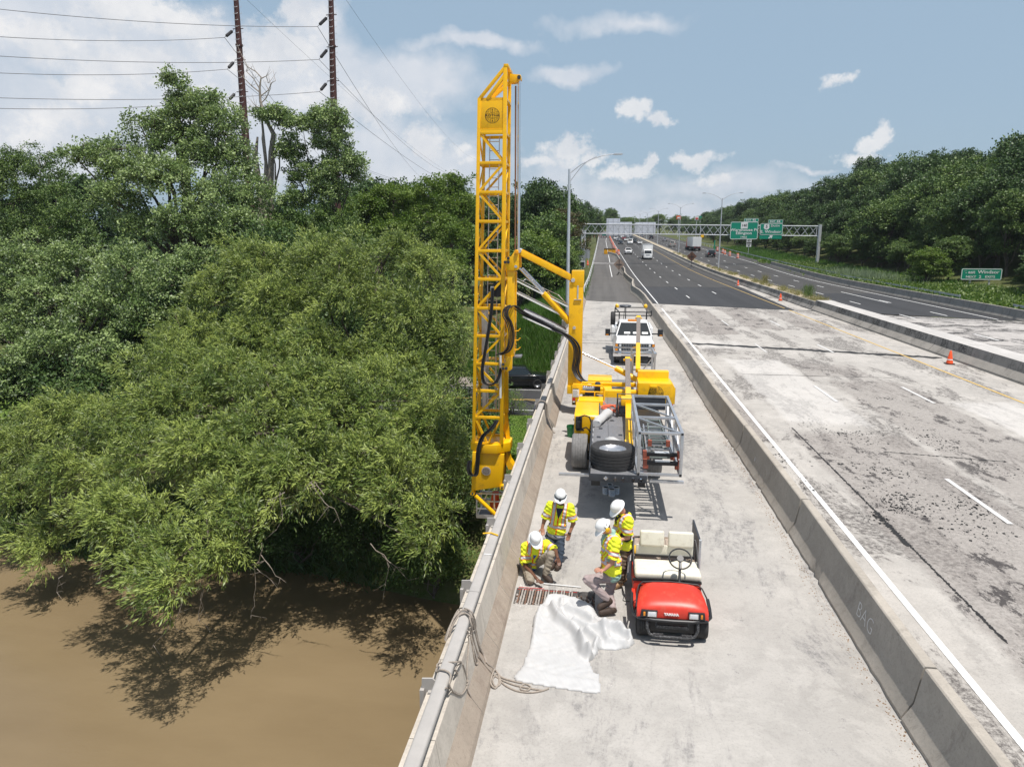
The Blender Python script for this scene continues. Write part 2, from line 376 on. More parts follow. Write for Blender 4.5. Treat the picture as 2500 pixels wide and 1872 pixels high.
class MB:
    def __init__(s): s.v = []; s.f = []; s.mi = []; s.m = 0
    def add(s, vs, fs):
        b = len(s.v); s.v += [tuple(v) for v in vs]
        for f in fs: s.f.append(tuple(b+i for i in f)); s.mi.append(s.m)
        return s
    def quad(s, *p): return s.add(p, [tuple(range(len(p)))])
    def box(s, lo, hi, M=None):
        (a, b, c), (d, e, f) = lo, hi
        vs = [(a,b,c),(d,b,c),(d,e,c),(a,e,c),(a,b,f),(d,b,f),(d,e,f),(a,e,f)]
        if M is not None: vs = [M @ Vector(v) for v in vs]
        return s.add(vs, [(3,2,1,0),(4,5,6,7),(0,1,5,4),(1,2,6,5),(2,3,7,6),(3,0,4,7)])
    def cbox(s, c, d, M=None):
        return s.box([c[i]-d[i]/2 for i in range(3)], [c[i]+d[i]/2 for i in range(3)], M)
    def bar(s, p, q, w, h=None, up=(0, 0, 1)):
        p, q = Vector(p), Vector(q); h = h or w; d = q-p; l = d.length
        if l < 1e-6: return s
        d.normalize(); u = Vector(up)
        if abs(d.dot(u)) > .95: u = Vector((0, 1, 0))
        x = d.cross(u).normalized(); y = x.cross(d)
        vs = [r + x*(a*w/2) + y*(b*h/2) for r in (p, q) for a, b in ((-1,-1),(1,-1),(1,1),(-1,1))]
        return s.add(vs, [(0,1,2,3),(7,6,5,4),(0,4,5,1),(1,5,6,2),(2,6,7,3),(3,7,4,0)])
    def tube(s, pts, r, n=8, cap=True, closed=False):
        pts = [Vector(p) for p in pts]; k = len(pts)
        rs = r if isinstance(r, (list, tuple)) else [r]*k
        b = len(s.v); nx = None
        for i, p in enumerate(pts):
            if closed: d = pts[(i+1) % k]-pts[i-1]
            else: d = pts[min(i+1, k-1)]-pts[max(i-1, 0)]
            if d.length < 1e-9: d = Vector((0, 0, 1))
            d.normalize()
            if nx is None:
                a = Vector((0, 0, 1)) if abs(d.z) < .9 else Vector((1, 0, 0))
                nx = d.cross(a).normalized()
            else:
                nx = nx - d*nx.dot(d)
                nx = nx.normalized() if nx.length > 1e-6 else d.orthogonal().normalized()
            ny = d.cross(nx)
            for j in range(n):
                t = 2*math.pi*j/n
                s.v.append(tuple(p + nx*(rs[i]*math.cos(t)) + ny*(rs[i]*math.sin(t))))
        for i in range(k if closed else k-1):
            i2 = (i+1) % k
            for j in range(n):
                j2 = (j+1) % n
                s.f.append((b+i*n+j, b+i*n+j2, b+i2*n+j2, b+i2*n+j)); s.mi.append(s.m)
        if cap and not closed:
            s.f.append(tuple(b+j for j in reversed(range(n)))); s.mi.append(s.m)
            s.f.append(tuple(b+(k-1)*n+j for j in range(n))); s.mi.append(s.m)
        return s
    def cyl(s, p, q, r, r2=None, n=16): return s.tube([p, q], [r, r if r2 is None else r2], n)
    def lathe(s, prof, c=(0, 0, 0), axis='z', n=24, a0=0, a1=2*math.pi, M=None):
        full = abs(a1-a0-2*math.pi) < 1e-6; m = n if full else n+1; b = len(s.v)
        for r, h in prof:
            for j in range(m):
                t = a0+(a1-a0)*j/n; x, y = r*math.cos(t), r*math.sin(t)
                v = {'z': (x, y, h), 'x': (h, x, y), 'y': (x, h, y)}[axis]
                v = Vector(v)+Vector(c)
                if M is not None: v = M @ v
                s.v.append(tuple(v))
        for i in range(len(prof)-1):
            for j in range(n):
                j2 = (j+1) % m
                s.f.append((b+i*m+j, b+i*m+j2, b+(i+1)*m+j2, b+(i+1)*m+j)); s.mi.append(s.m)
        return s
    def prism(s, poly, y0, y1, axis='y'):
        """poly = 2D outline, extruded along axis"""
        n = len(poly)
        def P(a, b, y): return {'y': (a, y, b), 'x': (y, a, b), 'z': (a, b, y)}[axis]
        vs = [P(a, b, y0) for a, b in poly]+[P(a, b, y1) for a, b in poly]
        fs = [tuple(range(n)), tuple(range(2*n-1, n-1, -1))]
        fs += [(i, n+i, n+(i+1) % n, (i+1) % n) for i in range(n)]
        return s.add(vs, fs)
    def loft(s, secs, close=True, cap=True):
        """secs: equal-length rings of points"""
        n = len(secs[0]); b = len(s.v)
        for r in secs: s.v += [tuple(p) for p in r]
        m = n if close else n-1
        for i in range(len(secs)-1):
            for j in range(m):
                j2 = (j+1) % n
                s.f.append((b+i*n+j, b+i*n+j2, b+(i+1)*n+j2, b+(i+1)*n+j)); s.mi.append(s.m)
        if cap:
            s.f.append(tuple(b+j for j in reversed(range(n)))); s.mi.append(s.m)
            e = b+(len(secs)-1)*n; s.f.append(tuple(e+j for j in range(n))); s.mi.append(s.m)
        return s
    def build(s, name, mats, parent=None, smooth=False, bevel=0, fix=True, angle=35, jit=0):
        me = bpy.data.meshes.new(name)
        o = origin(parent) if parent else Vector((0, 0, 0))
        o = o-OFFS[0]; vs = [(v[0]-o.x, v[1]-o.y, v[2]-o.z) for v in s.v]
        me.from_pydata(vs, [], s.f); me.update()
        if any(s.mi): me.polygons.foreach_set('material_index', s.mi)
        if fix:
            import bmesh
            bm = bmesh.new(); bm.from_mesh(me); bmesh.ops.recalc_face_normals(bm, faces=bm.faces); bm.to_mesh(me); bm.free()
        if bevel:
            import bmesh
            bm = bmesh.new(); bm.from_mesh(me)
            ed = [e for e in bm.edges if len(e.link_faces) == 2 and e.calc_face_angle(0) > .6]
            bmesh.ops.bevel(bm, geom=ed, offset=bevel, segments=2, profile=.6, affect='EDGES', clamp_overlap=True)
            bm.to_mesh(me); bm.free()
        if smooth or bevel:
            me.shade_smooth(); me.set_sharp_from_angle(angle=math.radians(angle))
        return link(name, me, mats, parent)
def copy_tree(o, parent=None):
    c = o.copy(); COL.objects.link(c)
    if parent: c.parent = parent
    for ch in list(o.children): copy_tree(ch, c)
    return c
def text(s, size, loc, rot, mat, parent, name='lettering', ext=.003, align='CENTER', sx=1.0, off=0.0, M=None):
    cu = bpy.data.curves.new(name, 'FONT'); cu.body = s; cu.size = size; cu.align_x = align; cu.align_y = 'CENTER'
    cu.extrude = ext; cu.offset = off; cu.resolution_u = 3
    tmp = bpy.data.objects.new('t', cu); COL.objects.link(tmp); dg = bpy.context.evaluated_depsgraph_get()
    me = bpy.data.meshes.new_from_object(tmp.evaluated_get(dg)); bpy.data.objects.remove(tmp); bpy.data.curves.remove(cu)
    me.materials.clear(); me.materials.append(MC[mat]); me.name = name
    o = bpy.data.objects.new(name, me); COL.objects.link(o)
    og = origin(parent) if parent else Vector((0, 0, 0))
    o.location = Vector(loc)-og; o.rotation_euler = rot; o.scale = (sx, 1, 1)
    if parent: o.parent = parent
    return o
ORD = ['first', 'second', 'third', 'fourth', 'fifth', 'sixth', 'seventh', 'eighth', 'ninth', 'tenth', 'eleventh', 'twelfth', 'thirteenth',
 'fourteenth', 'fifteenth', 'sixteenth', 'seventeenth', 'eighteenth', 'nineteenth', 'twentieth', 'twenty-first', 'twenty-second',
 'twenty-third', 'twenty-fourth', 'twenty-fifth', 'twenty-sixth', 'twenty-seventh', 'twenty-eighth', 'twenty-ninth', 'thirtieth',
 'thirty-first', 'thirty-second', 'thirty-third', 'thirty-fourth', 'thirty-fifth', 'thirty-sixth', 'thirty-seventh', 'thirty-eighth', 'thirty-ninth', 'fortieth']
def sstep(a, b, x):
    t = min(1, max(0, (x-a)/(b-a))); return t*t*(3-2*t)
def zr(Y):                                   # the highway comes off the bridge grade and levels out
    if Y < 100: return 0.0
    if Y < 160: return .02/120*(Y-100)**2
    return .6+.02*(Y-160)
def znp(Y):
    Y = np.asarray(Y, float)
    return np.where(Y < 100, 0, np.where(Y < 160, .02/120*(Y-100)**2, .6+.02*(Y-160)))
# ------------------------------------------------------------------ ground, river, roads
random.seed(7); rng = np.random.default_rng(7)
def grid_obj(name, xs, ys, zf, mat, kind='structure'):
    X, Y = np.meshgrid(xs, ys); Z = zf(X, Y)
    v = np.stack([X, Y, Z], -1).reshape(-1, 3); nx, ny = len(xs), len(ys)
    i = np.arange(nx-1)[None, :]+np.arange(ny-1)[:, None]*nx
    f = np.stack([i, i+1, i+1+nx, i+nx], -1).reshape(-1, 4)
    me = bpy.data.meshes.new(name); me.from_pydata(v.tolist(), [], f.tolist()); me.shade_smooth()
    return tag(link(name, me, mat), kind=kind)
def ss(a, b, x):
    t = np.clip((x-a)/(b-a), 0, 1); return t*t*(3-2*t)
def terrain(X, Y):
    bl = 28.5+np.clip(-X-10, 0, 400)*.10+.8*np.sin(X*.35)
    low = -12.5+ss(bl-3, bl+4, Y)*5.2+.25*np.sin(X*.21)*np.sin(Y*.17)
    low = np.where(Y > 50, -7.25+0*X, low)
    low = low + .45*ss(38, 44, Y)*0
    low = low + znp(Y)
    hw = ss(64, 76, Y)
    d = np.clip(-X-2.6, 0, 60)
    left = np.maximum(znp(Y)-.45-d*.42, -7.25+znp(Y))
    right = znp(Y)-.35+np.clip(X-42, 0, 90)*.16*(1-ss(200, 380, Y))
    hi = np.where(X < -2.6, left, np.where(X > 33.5, right, znp(Y)-.5))
    out = low*(1-hw)+hi*hw
    far = ss(48, 60, X)*0
    # right bank of the valley: high ground close to the south-bound deck
    rr = ss(30, 50, Y)*ss(33.2, 34.2, X)
    out = np.where(X > 33.2, low*(1-rr)+right*rr, out)
    return out
xs = np.unique(np.concatenate([np.linspace(-900, -80, 30), np.linspace(-80, 90, 171), np.linspace(90, 900, 30)]))
ys = np.unique(np.concatenate([np.linspace(-200, 15, 10), np.linspace(15, 120, 141), np.linspace(120, 400, 71), np.linspace(400, 3500, 40)]))
grid_obj('ground', xs, ys, terrain, 'ground')
mb = MB(); mb.quad((-900, -300, -9.7), (900, -300, -9.7), (900, 60, -9.7), (-900, 60, -9.7))
tag(mb.build('river', 'water'), kind='structure')

def sheet(name, polys, mat, z=0.0, kind='structure'):
    """flat polygon sheets lying z above the highway surface; long ones follow the grade"""
    mb = MB()
    for P in polys: mb.quad(*[(x, y, zr(y)+z) for x, y in P])
    return tag(mb.build(name, mat, fix=False), kind=kind)
def strip_polys(x0f, x1f, y0, y1, step=6):
    ys_ = list(np.arange(y0, y1, step))+[y1]
    return [[(x0f(a), a), (x1f(a), a), (x1f(b), b), (x0f(b), b)] for a, b in zip(ys_[:-1], ys_[1:])]
def yend(x): return 71.4-.42*(x+1.4)
# bridge slabs
PX0, PX1, PY0, PY1 = -1.38, .04, 11.28, 11.86          # the opened expansion joint
def slab(name, x0, x1, mat, y0=-6.0):
    mb = MB()
    if x0 < 0:
        R = [[(x0, y0), (x1, y0), (x1, PY0), (x0, PY0)], [(x0, PY0), (PX0, PY0), (PX0, PY1), (x0, PY1)],
             [(PX1, PY0), (x1, PY0), (x1, PY1), (PX1, PY1)], [(x0, PY1), (x1, PY1), (x1, yend(x1)), (x0, yend(x0))]]
    else: R = [[(x0, y0), (x1, y0), (x1, yend(x1)), (x0, yend(x0))]]
    for r in R: mb.quad(*[(x, y, 0) for x, y in r])
    z = -.9
    mb.quad((x0, y0, z), (x0, yend(x0), z), (x1, yend(x1), z), (x1, y0, z))
    mb.quad((x0, y0, z), (x0, y0, 0), (x0, yend(x0), 0), (x0, yend(x0), z)); mb.quad((x1, y0, z), (x1, yend(x1), z), (x1, yend(x1), 0), (x1, y0, 0))
    mb.quad((x0, y0, z), (x1, y0, z), (x1, y0, 0), (x0, y0, 0))
    return tag(mb.build(name, mat, fix=False), kind='structure')
slab('closed_lane_deck', -2.02, 4.40, 'deck'); slab('bridge_deck', 4.40, 19.5, 'tdeck'); slab('south_bridge_deck', 19.5, 33.0, 'sdeck')
mb = MB()
for y in (2, 33, 60):                                     # piers under the deck
    for x in (0, 10, 22, 30): mb.box((x-.7, y-.7, -13), (x+.7, y+.7, -.92))
for x in np.arange(-1.2, 33, 2.6): mb.box((x-.2, -6, -1.9), (x+.2, 66, -.905))
tag(mb.build('bridge_substructure', 'barrier2'), kind='structure')
mb = MB(); mb.box((-2.3, 66.5, -8), (33, 71, -1.92)); mb.box((-2.35, 64, -7.6), (-2.05, 71.3, -.95))
tag(mb.build('abutment', 'barrier2'), kind='structure')
# asphalt beyond the bridge
sheet('closed_lane_road', [[(-2.3, yend(-2.3)), (4.2, yend(4.2)), (4.2, 116), (-2.0, 116)]], 'asphalt_old', .004)
sheet('closed_lane_road', strip_polys(lambda y: -2.0, lambda y: 4.4, 116, 640), 'asphalt_old', .004)
sheet('highway_road', [[(4.2, yend(4.2)), (18.3, yend(18.3)), (18.3, 92), (4.2, 92)]], 'asphalt_new', .004)
sheet('highway_road', strip_polys(lambda y: 4.2 if y < 116 else 4.4, lambda y: 18.6, 92, 640), 'asphalt', .004)
sheet('southbound_road', [[(20.35, yend(20.6)+1), (31.9, yend(31.9)), (32.6, 84), (20.6, 84)]], 'asphalt_new', .006)
sheet('southbound_road', strip_polys(lambda y: 20.4, lambda y: 32.6+4.2*sstep(100, 170, y), 84, 640), 'asphalt', .004)
sheet('shoulder_concrete', [[(16.75, yend(16.7)+.3), (18.25, yend(18.2)), (18.25, 97), (17.6, 97)]], 'tdeck', .010)
sheet('joint_concrete', strip_polys(lambda y: -1.9, lambda y: 4.1, 154, 159), 'rough', .010)
# joints, seams and patches on the traffic deck
def wob(x0, y0, x1, y1, w, name, mat, z=.006, seed=1, seg=60, amp=.5):
    r = random.Random(seed); mb = MB(); d = Vector((x1-x0, y1-y0, 0)); n = Vector((-d.y, d.x, 0)).normalized(); prev = None
    for i in range(seg+1):
        t = i/seg; p = Vector((x0, y0, z))+d*t + n*(r.random()-.5)*w*.5
        ww = w*(1-amp+amp*2*r.random())/2
        if i in (0, seg): ww *= .3
        q = (p+n*ww, p-n*ww); q = [Vector((a.x, a.y, z+zr(a.y))) for a in q]
        if prev: mb.quad(prev[0], q[0], q[1], prev[1])
        prev = q
    return tag(mb.build(name, mat, fix=False), kind='structure')
wob(5.3, 43.1, 18.0, 39.4, .62, 'expansion_joint', 'tar', seed=3, amp=.25)
wob(6.5, 24.0, 6.52, 11.0, .045, 'tar_seam', 'tar', seed=4, seg=420, amp=.7)
wob(6.5, 16.5, 6.48, 14.6, .09, 'tar_seam', 'tar', seed=5, seg=90, amp=.9, z=.008)
wob(-1.4, 71.45, 18.2, yend(18.2)+.2, .30, 'expansion_joint', 'tar', seed=6, amp=.3, z=.014)
wob(6.6, 33.5, 13.4, 33.4, .05, 'tar_seam', 'tar', seed=8)
wob(8.5, 21.5, 11.6, 20.9, .06, 'tar_seam', 'tar', seed=9, amp=.9)
wob(4.3, 91.8, 18.2, 91.8, .10, 'asphalt_seam', 'tar', seed=10, z=.012)
wob(-1.4, 113.6, 4.0, 113.6, .10, 'asphalt_seam', 'tar', seed=11, z=.012)
wob(-1.3, 43.5, 1.2, 43.6, .10, 'tar_seam', 'tar', seed=12); wob(-1.3, 42.5, .9, 42.4, .10, 'tar_seam', 'tar', seed=13)
wob(-1.2, 98, 3.8, 98.1, .06, 'asphalt_seam', 'white_faded', seed=14, z=.012); wob(-.9, 82, 3.9, 82.1, .06, 'asphalt_seam', 'white_faded', seed=15, z=.012)
wob(1.15, 60, 1.2, 18, .02, 'lane_seam', 'rough', seed=17, seg=80, z=.003)
# lines
def line(name, x, w, y0, y1, mat, z=.009, xf=None):
    xf = xf or (lambda y: x)
    sheet(name, strip_polys(lambda y: xf(y)-w/2, lambda y: xf(y)+w/2, y0, y1, 8), mat, z)
def dashes(x, ys_, ln=3.05, mat='white_line', w=.13, z=.0125):
    sheet('lane_dashes', [[(x-w/2, a), (x+w/2, a), (x+w/2, a+ln), (x-w/2, a+ln)] for a in ys_], mat, z)
line('edge_line', 5.45, .125, -3, 64, 'white_line'); line('edge_line', 5.45, .11, 68, 600, 'white_line', .013, lambda y: 5.45-.4*sstep(120, 300, y))
line('yellow_edge_line', 16.3, .12, -3, 64.2, 'yellow_line'); line('yellow_edge_line', 16.3, .10, 65.5, 600, 'yellow_line', .014)
line('edge_line', 1.75, .12, 112, 150, 'white_line', .014); line('edge_line', 1.9, .12, 160, 600, 'white_line', .014, lambda y: 1.9+.8*sstep(330, 400, y))
dashes(9.22, [28.1, 16.1, 4.1], mat='white_faded'); dashes(9.22, [40.2, 52.3], mat='white_faded', w=.1)
dashes(12.85, [28.3, 40.5, 52.6, 16.3], mat='white_faded')
dashes(9.2, [75.5+12.19*i for i in range(40)], w=.12); dashes(12.8, [81.5+12.19*i-.0 for i in range(40)], w=.12)
dashes(24.4, [70.5, 82, 58.5, 46.5]+[94+12.19*i for i in range(38)]); dashes(27.8, [60.9, 72.3, 93.5]+[105+12.19*i for i in range(38)])
sheet('lane_line', [[(27.45, 72.3), (27.58, 72.3), (27.58, 86.1), (27.45, 86.1)]], 'white_line', .013)
line('edge_line', 30.4, .13, 58.5, 84, 'white_line', .015); line('edge_line', 30.4, .13, 84, 600, 'white_line', .013, lambda y: 30.4+2.5*sstep(100, 175, y))
# the old road passing under the bridge
def under(name, y0, y1, mat, z, x0=-70, x1=34):
    mb = MB(); mb.quad((x0, y0+1.4*(-(x0)/40), z), (x1, y0+1.4*(-(x1)/40), z), (x1, y1+1.4*(-(x1)/40), z), (x0, y1+1.4*(-(x0)/40), z))
    return tag(mb.build(name, mat, fix=False), kind='structure')
under('verge_lawn', 42, 51.8, 'lawn', -7.05); under('under_road', 51.8, 61.4, 'asphalt_new', -7.02); under('gravel_shoulder', 61.4, 66.0, 'gravel', -7.03)
under('yellow_centre_line', 56.6, 56.75, 'yellow_line', -7.00); under('yellow_centre_line', 56.9, 57.05, 'yellow_line', -7.00)
under('white_edge_line', 53.2, 53.32, 'white_line', -7.00); under('white_edge_line', 60.6, 60.7, 'white_line', -7.00)
# pit under the joint
mb = MB(); z = -.32
mb.quad((PX0, PY0, z), (PX1, PY0, z), (PX1, PY1, z), (PX0, PY1, z))
for a, b in (((PX0, PY0), (PX1, PY0)), ((PX1, PY0), (PX1, PY1)), ((PX1, PY1), (PX0, PY1)), ((PX0, PY1), (PX0, PY0))):
    mb.quad((a[0], a[1], z), (a[0], a[1], 0), (b[0], b[1], 0), (b[0], b[1], z))
tag(mb.build('joint_pit', 'rough', fix=False), kind='structure')
root = thing('drain_grate', 'exposed rusty bar grid in the opened deck slot beside the kneeling worker', 'grate', (-.75, 11.57, -.02))
bm_ = MB(); bm_.bar((0, PY0+.02, -.07), (0, PY1-.02, -.07), .022, .05); me0 = None
r = random.Random(3)
for i in range(21):
    x = PX0+.06+i*.047
    b = MB(); b.bar((x, PY0+.01, -.035+r.random()*.012), (x+.01, PY1-.01, -.035+r.random()*.012), .025, .05); b.build('bar', 'rebar_gry' if i % 3 else 'rust', root)
for i, y in enumerate((PY0+.10, PY0+.30, PY1-.10)):
    b = MB(); b.cyl((PX0, y, -.115), (PX1, y+.01, -.12), .014, n=8); b.build('cross_bar', 'rust', root)
for k, x in enumerate((-.27, -.2, -.1, 0.0)):
    b = MB(); b.tube([(x, PY0+.02, -.06), (x+.03, PY0+.2, -.03), (x-.01, PY1-.02, -.08)], .009, 6); b.build('bent_bar', 'rust', root)
b = MB(); b.bar((PX0+.03, PY1+.01, .008), (PX0+.5, PY1+.012, .006), .008, .008); b.bar((PX0+.02, PY1-.03, -.01), (PX0+1.1, PY1-.025, -.01), .008); b.build('red_edge_strip', 'haz', root)
# rubble round the pit
def scatter_stones(name, n, fx, fy, s0, s1, mat, zf=lambda x, y: 0):
    r = random.Random(5); mb = MB()
    for _ in range(n):
        x, y = fx(r), fy(r); s = s0+(s1-s0)*r.random()**2; z = zf(x, y); a = r.random()*3
        ca, sa = math.cos(a)*s, math.sin(a)*s
        P = [(x+ca, y+sa, z), (x-sa, y+ca*.7, z), (x-ca*.8, y-sa, z), (x+sa, y-ca, z)]; T = (x+(r.random()-.5)*s, y+(r.random()-.5)*s, z+s*.8)
        b0 = len(mb.v); mb.v += P+[T]; mb.f += [(b0+i, b0+(i+1) % 4, b0+4) for i in range(4)]; mb.mi += [0]*4
    return tag(mb.build(name, mat, fix=False), kind='stuff')
scatter_stones('concrete_rubble', 420, lambda r: r.uniform(PX0, .12), lambda r: r.choice([r.gauss(PY0-.05, .05), r.gauss(PY1+.08, .06), r.gauss(PY0-.4, .25)]), .004, .022, 'stone')
scatter_stones('pit_rubble', 260, lambda r: r.choice([r.uniform(PX0, PX0+.13), r.uniform(-.36, .03), r.uniform(PX0, PX1)]), lambda r: r.uniform(PY0+.02, PY1-.02), .008, .03, 'stone', lambda x, y: -.10 if (x > -.36 or x < PX0+.13) else -.28)
scatter_stones('gutter_debris', 2600, lambda r: 4.08-abs(r.gauss(0, .10)), lambda r: r.uniform(4, 34), .003, .016, simple('leafy_grit', (.22, .14, .08), .95, var=.5, scale=4))
scatter_stones('deck_grit', 900, lambda r: r.uniform(-1.3, 4.0), lambda r: r.uniform(5, 30), .002, .009, 'stone')
tcs = [(870, 740, 110, .36, .5), (840, 760, 60, .2, .3), (800, 640, 30, .3, .25), (790, 385, 40, .25, .2), (660, 505, 60, .5, .2), (1000, 550, 45, .3, .3), (775, 797, 40, .15, .2), (1075, 755, 70, .25, .35), (960, 520, 25, .3, .3), (700, 620, 30, .5, .4), (1160, 830, 40, .4, .5), (900, 490, 25, .4, .3), (610, 290, 25, .2, .3), (730, 535, 25, .4, .2), (1190, 630, 25, .4, .4), (1010, 830, 30, .4, .4), (560, 470, 15, .3, .3), (440, 600, 25, .15, .4), (520, 690, 25, .15, .4)]
tpts = []; rt_r = random.Random(12)
for a_, b_, n_, sx_, sy_ in tcs:
    c_ = gz(1600+a_/1.412, 700+b_/1.412, 0)
    for _ in range(n_*2): tpts.append((rt_r.gauss(c_.x, sx_), rt_r.gauss(c_.y, sy_), rt_r.uniform(.008, .045)*(1 if rt_r.random() < .3 else .5)))
mb = MB()
for x, y, s_ in tpts:
    a0 = rt_r.random()*6; k_ = rt_r.randrange(5, 8); mb.quad(*[(x+s_*rt_r.uniform(.5, 1.1)*math.cos(a0+6.283*q/k_), y+s_*1.3*rt_r.uniform(.5, 1.1)*math.sin(a0+6.283*q/k_), .012) for q in range(k_)])
tag(mb.build('tar_residue', 'tar', fix=False), kind='stuff')

# ------------------------------------------------------------------ parapet on the river side
root = thing('bridge_parapet', 'long pale concrete bridge parapet with grey metal rail above the river', 'parapet', (-1.7, 20, 0))
def par_prof(y, dx=0):
    return [(-1.41+dx, y, 0), (-1.44+dx, y, .08), (-1.63+dx, y, .34), (-1.70+dx, y, .80), (-2.0+dx, y, .80), (-2.02+dx, y, -.9), (-1.9+dx, y, -.9), (-1.9+dx, y, 0)]
def par_piece(y0, y1, name='wall_section', dx=0):
    mb = MB(); A = par_prof(y0+.006, dx); B = par_prof(y1-.006, dx); mb.loft([A, B])
    n = len(A)
    for k, f in enumerate(mb.f):
        if f[:2] in ((0, 1), (1, 2)): mb.mi[k] = 1
    return mb.build(name, ['parapet', 'parapet_low'], root)
y = 2.2
while y < 22.2:
    y1 = min(y+1.52, 22.25); par_piece(y, y1); y = y1
y = 23.05
while y < 70.5:
    y1 = min(y+3.05, 71.2); par_piece(y, y1, dx=.02); y = y1
mb = MB(); mb.loft([par_prof(22.3, -.06), par_prof(23.0, -.06)]); mb.build('gap_filler', 'steel_dk', root)
def rail(y0, y1, name='rail', mat='rail', hw=.085, zc=.965):
    mb = MB(); ring = []
    for y in (y0, y1):
        ring.append([(-1.80+hw*math.copysign(abs(math.cos(t))**.45, math.cos(t)), y, zc+.05*math.copysign(abs(math.sin(t))**.6, math.sin(t))) for t in [2*math.pi*j/24 for j in range(24)]])
    mb.loft(ring); return mb.build(name, mat, root, smooth=True)
for a, b in ((2, 9.75), (9.76, 15.9), (15.91, 22.25)): rail(a, b)
rail(22.26, 23.3, 'splice_rail', 'steel_dk', .095)
for a, b in ((23.31, 35.2), (35.21, 47.4), (47.41, 59.6), (59.61, 71)): rail(a, b)
y = 5.05; first = None
while y < 71:
    mb = MB(); mb.box((-1.98, y-.06, .801), (-1.75, y+.06, .83)); mb.prism([(-1.99, .55), (-1.90, .803), (-1.86, .93), (-1.93, .99), (-2.06, .98), (-2.09, .5)], y-.012, y+.012)
    mb.box((-2.08, y-.06, .45), (-2.03, y+.06, .85))
    mb.build('rail_post', 'rail', root); y += 2.55

# ------------------------------------------------------------------ precast jersey barriers
def jprof(y, hw=1.0):
    h = .81
    return [(-.30, y, 0), (-.30, y, .06), (-.165, y, .28), (-.085, y, h-.02), (-.065, y, h), (.065, y, h), (.085, y, h-.02), (.165, y, .28), (.30, y, .06), (.30, y, 0)]
mb = MB(); mb.loft([jprof(0.0), jprof(.03), jprof(6.03), jprof(6.06)])
mb.build('barrier_proto', 'barrier', bevel=.012)
jm = bpy.data.objects['barrier_proto'].data; bpy.data.objects.remove(bpy.data.objects['barrier_proto'])
ns = MT('x') ; bpy.data.materials.remove(ns.m)
def barrier(x0, y0, x1, y1, label, group, mat='barrier', k=0):
    o = bpy.data.objects.new('concrete_barrier', jm_v[mat][k % 3]); COL.objects.link(o)
    l = math.hypot(x1-x0, y1-y0); o.location = (x0, y0, zr(y0)); o.rotation_euler = (math.atan2(zr(y1)-zr(y0), l), 0, -math.atan2(x1-x0, y1-y0)); o.scale = (1, l/6.06, 1)
    return tag(o, label, 'barrier', group)
# three worn variants: chipped toes
import bmesh
jm_v = {}
for mat in ('barrier', 'barrier2'):
    jm_v[mat] = []
    for k in range(3):
        mb = MB(); rr = random.Random(k+1); secs = []
        for i in range(41):
            y = 6.06*i/40; P = jprof(y); c = (.014*rr.random()+(.05*rr.random() if rr.random() < .14 else 0))
            P = [list(p) for p in P]
            P[0][0] += c; P[1][0] += c; P[9][0] -= c; P[8][0] -= c; P[1][2] -= c*.3
            for q in (4, 5): P[q][2] -= .004*rr.random()
            secs.append(P)
        mb.loft(secs); o = mb.build('barrier_variant', mat, smooth=True, angle=25); jm_v[mat].append(o.data); bpy.data.objects.remove(o)
bx = [(2.75, 4.42), (8.85, 4.38)]
pts = [(4.44, 2.75), (4.40, 8.87), (4.44, 14.95), (4.42, 21.0), (4.36, 27.05), (4.39, 33.15), (4.34, 39.2), (4.30, 45.3), (4.28, 51.4), (4.26, 57.5), (4.24, 63.6)]
yy = 69.7; rr = random.Random(2)
xv = lambda y: np.interp(y, [63, 72, 82, 94, 104, 113, 125, 140, 152, 165, 180, 188, 198], [4.24, 4.1, 3.75, 4.1, 3.75, 3.7, 4.0, 3.75, 4.0, 3.9, 4.0, 3.5, 2.0])
while yy < 198: pts.append((float(xv(yy))+rr.uniform(-.12, .12), yy)); yy += 6.1
for i in range(len(pts)-1):
    (x0, y0), (x1, y1) = pts[i], pts[i+1]; j = .0 if y0 > 60 else .012
    o = barrier(x0+rr.uniform(-j, j)*2, y0+.02, x1+rr.uniform(-j, j)*2, y1-.02,
       ('%s concrete barrier from the bottom edge in the row dividing closed lane from traffic' % ORD[i]) , 'precast barriers along the closed lane', k=i)
b0 = [o for o in bpy.data.objects if o.name.startswith('concrete_barrier')]
# graffiti on the near barriers
gm = simple('faint_white_spray', (.72, .71, .69), .8)
MC['spray'] = gm
def graffiti(par, s, y, z, size, tilt=0):
    """lies on the left upper face of the barrier par"""
    t = (z-.28)/.51; R = Matrix(((0, .15, -1), (-1, 0, 0), (0, 1, .15)))
    o = text(s, size, (0, 0, 0), R.to_euler(), 'spray', None, 'graffiti', ext=.0005, off=-.008); o.parent = par
    o.location = (-.165+.08*t-.004, y, z); return o
graffiti(b0[1], 'BAG', 1.9, .40, .36); graffiti(b0[0], 'Y', 3.6, .42, .34); graffiti(b0[2], 'WSAJ', 4.0, .38, .22)

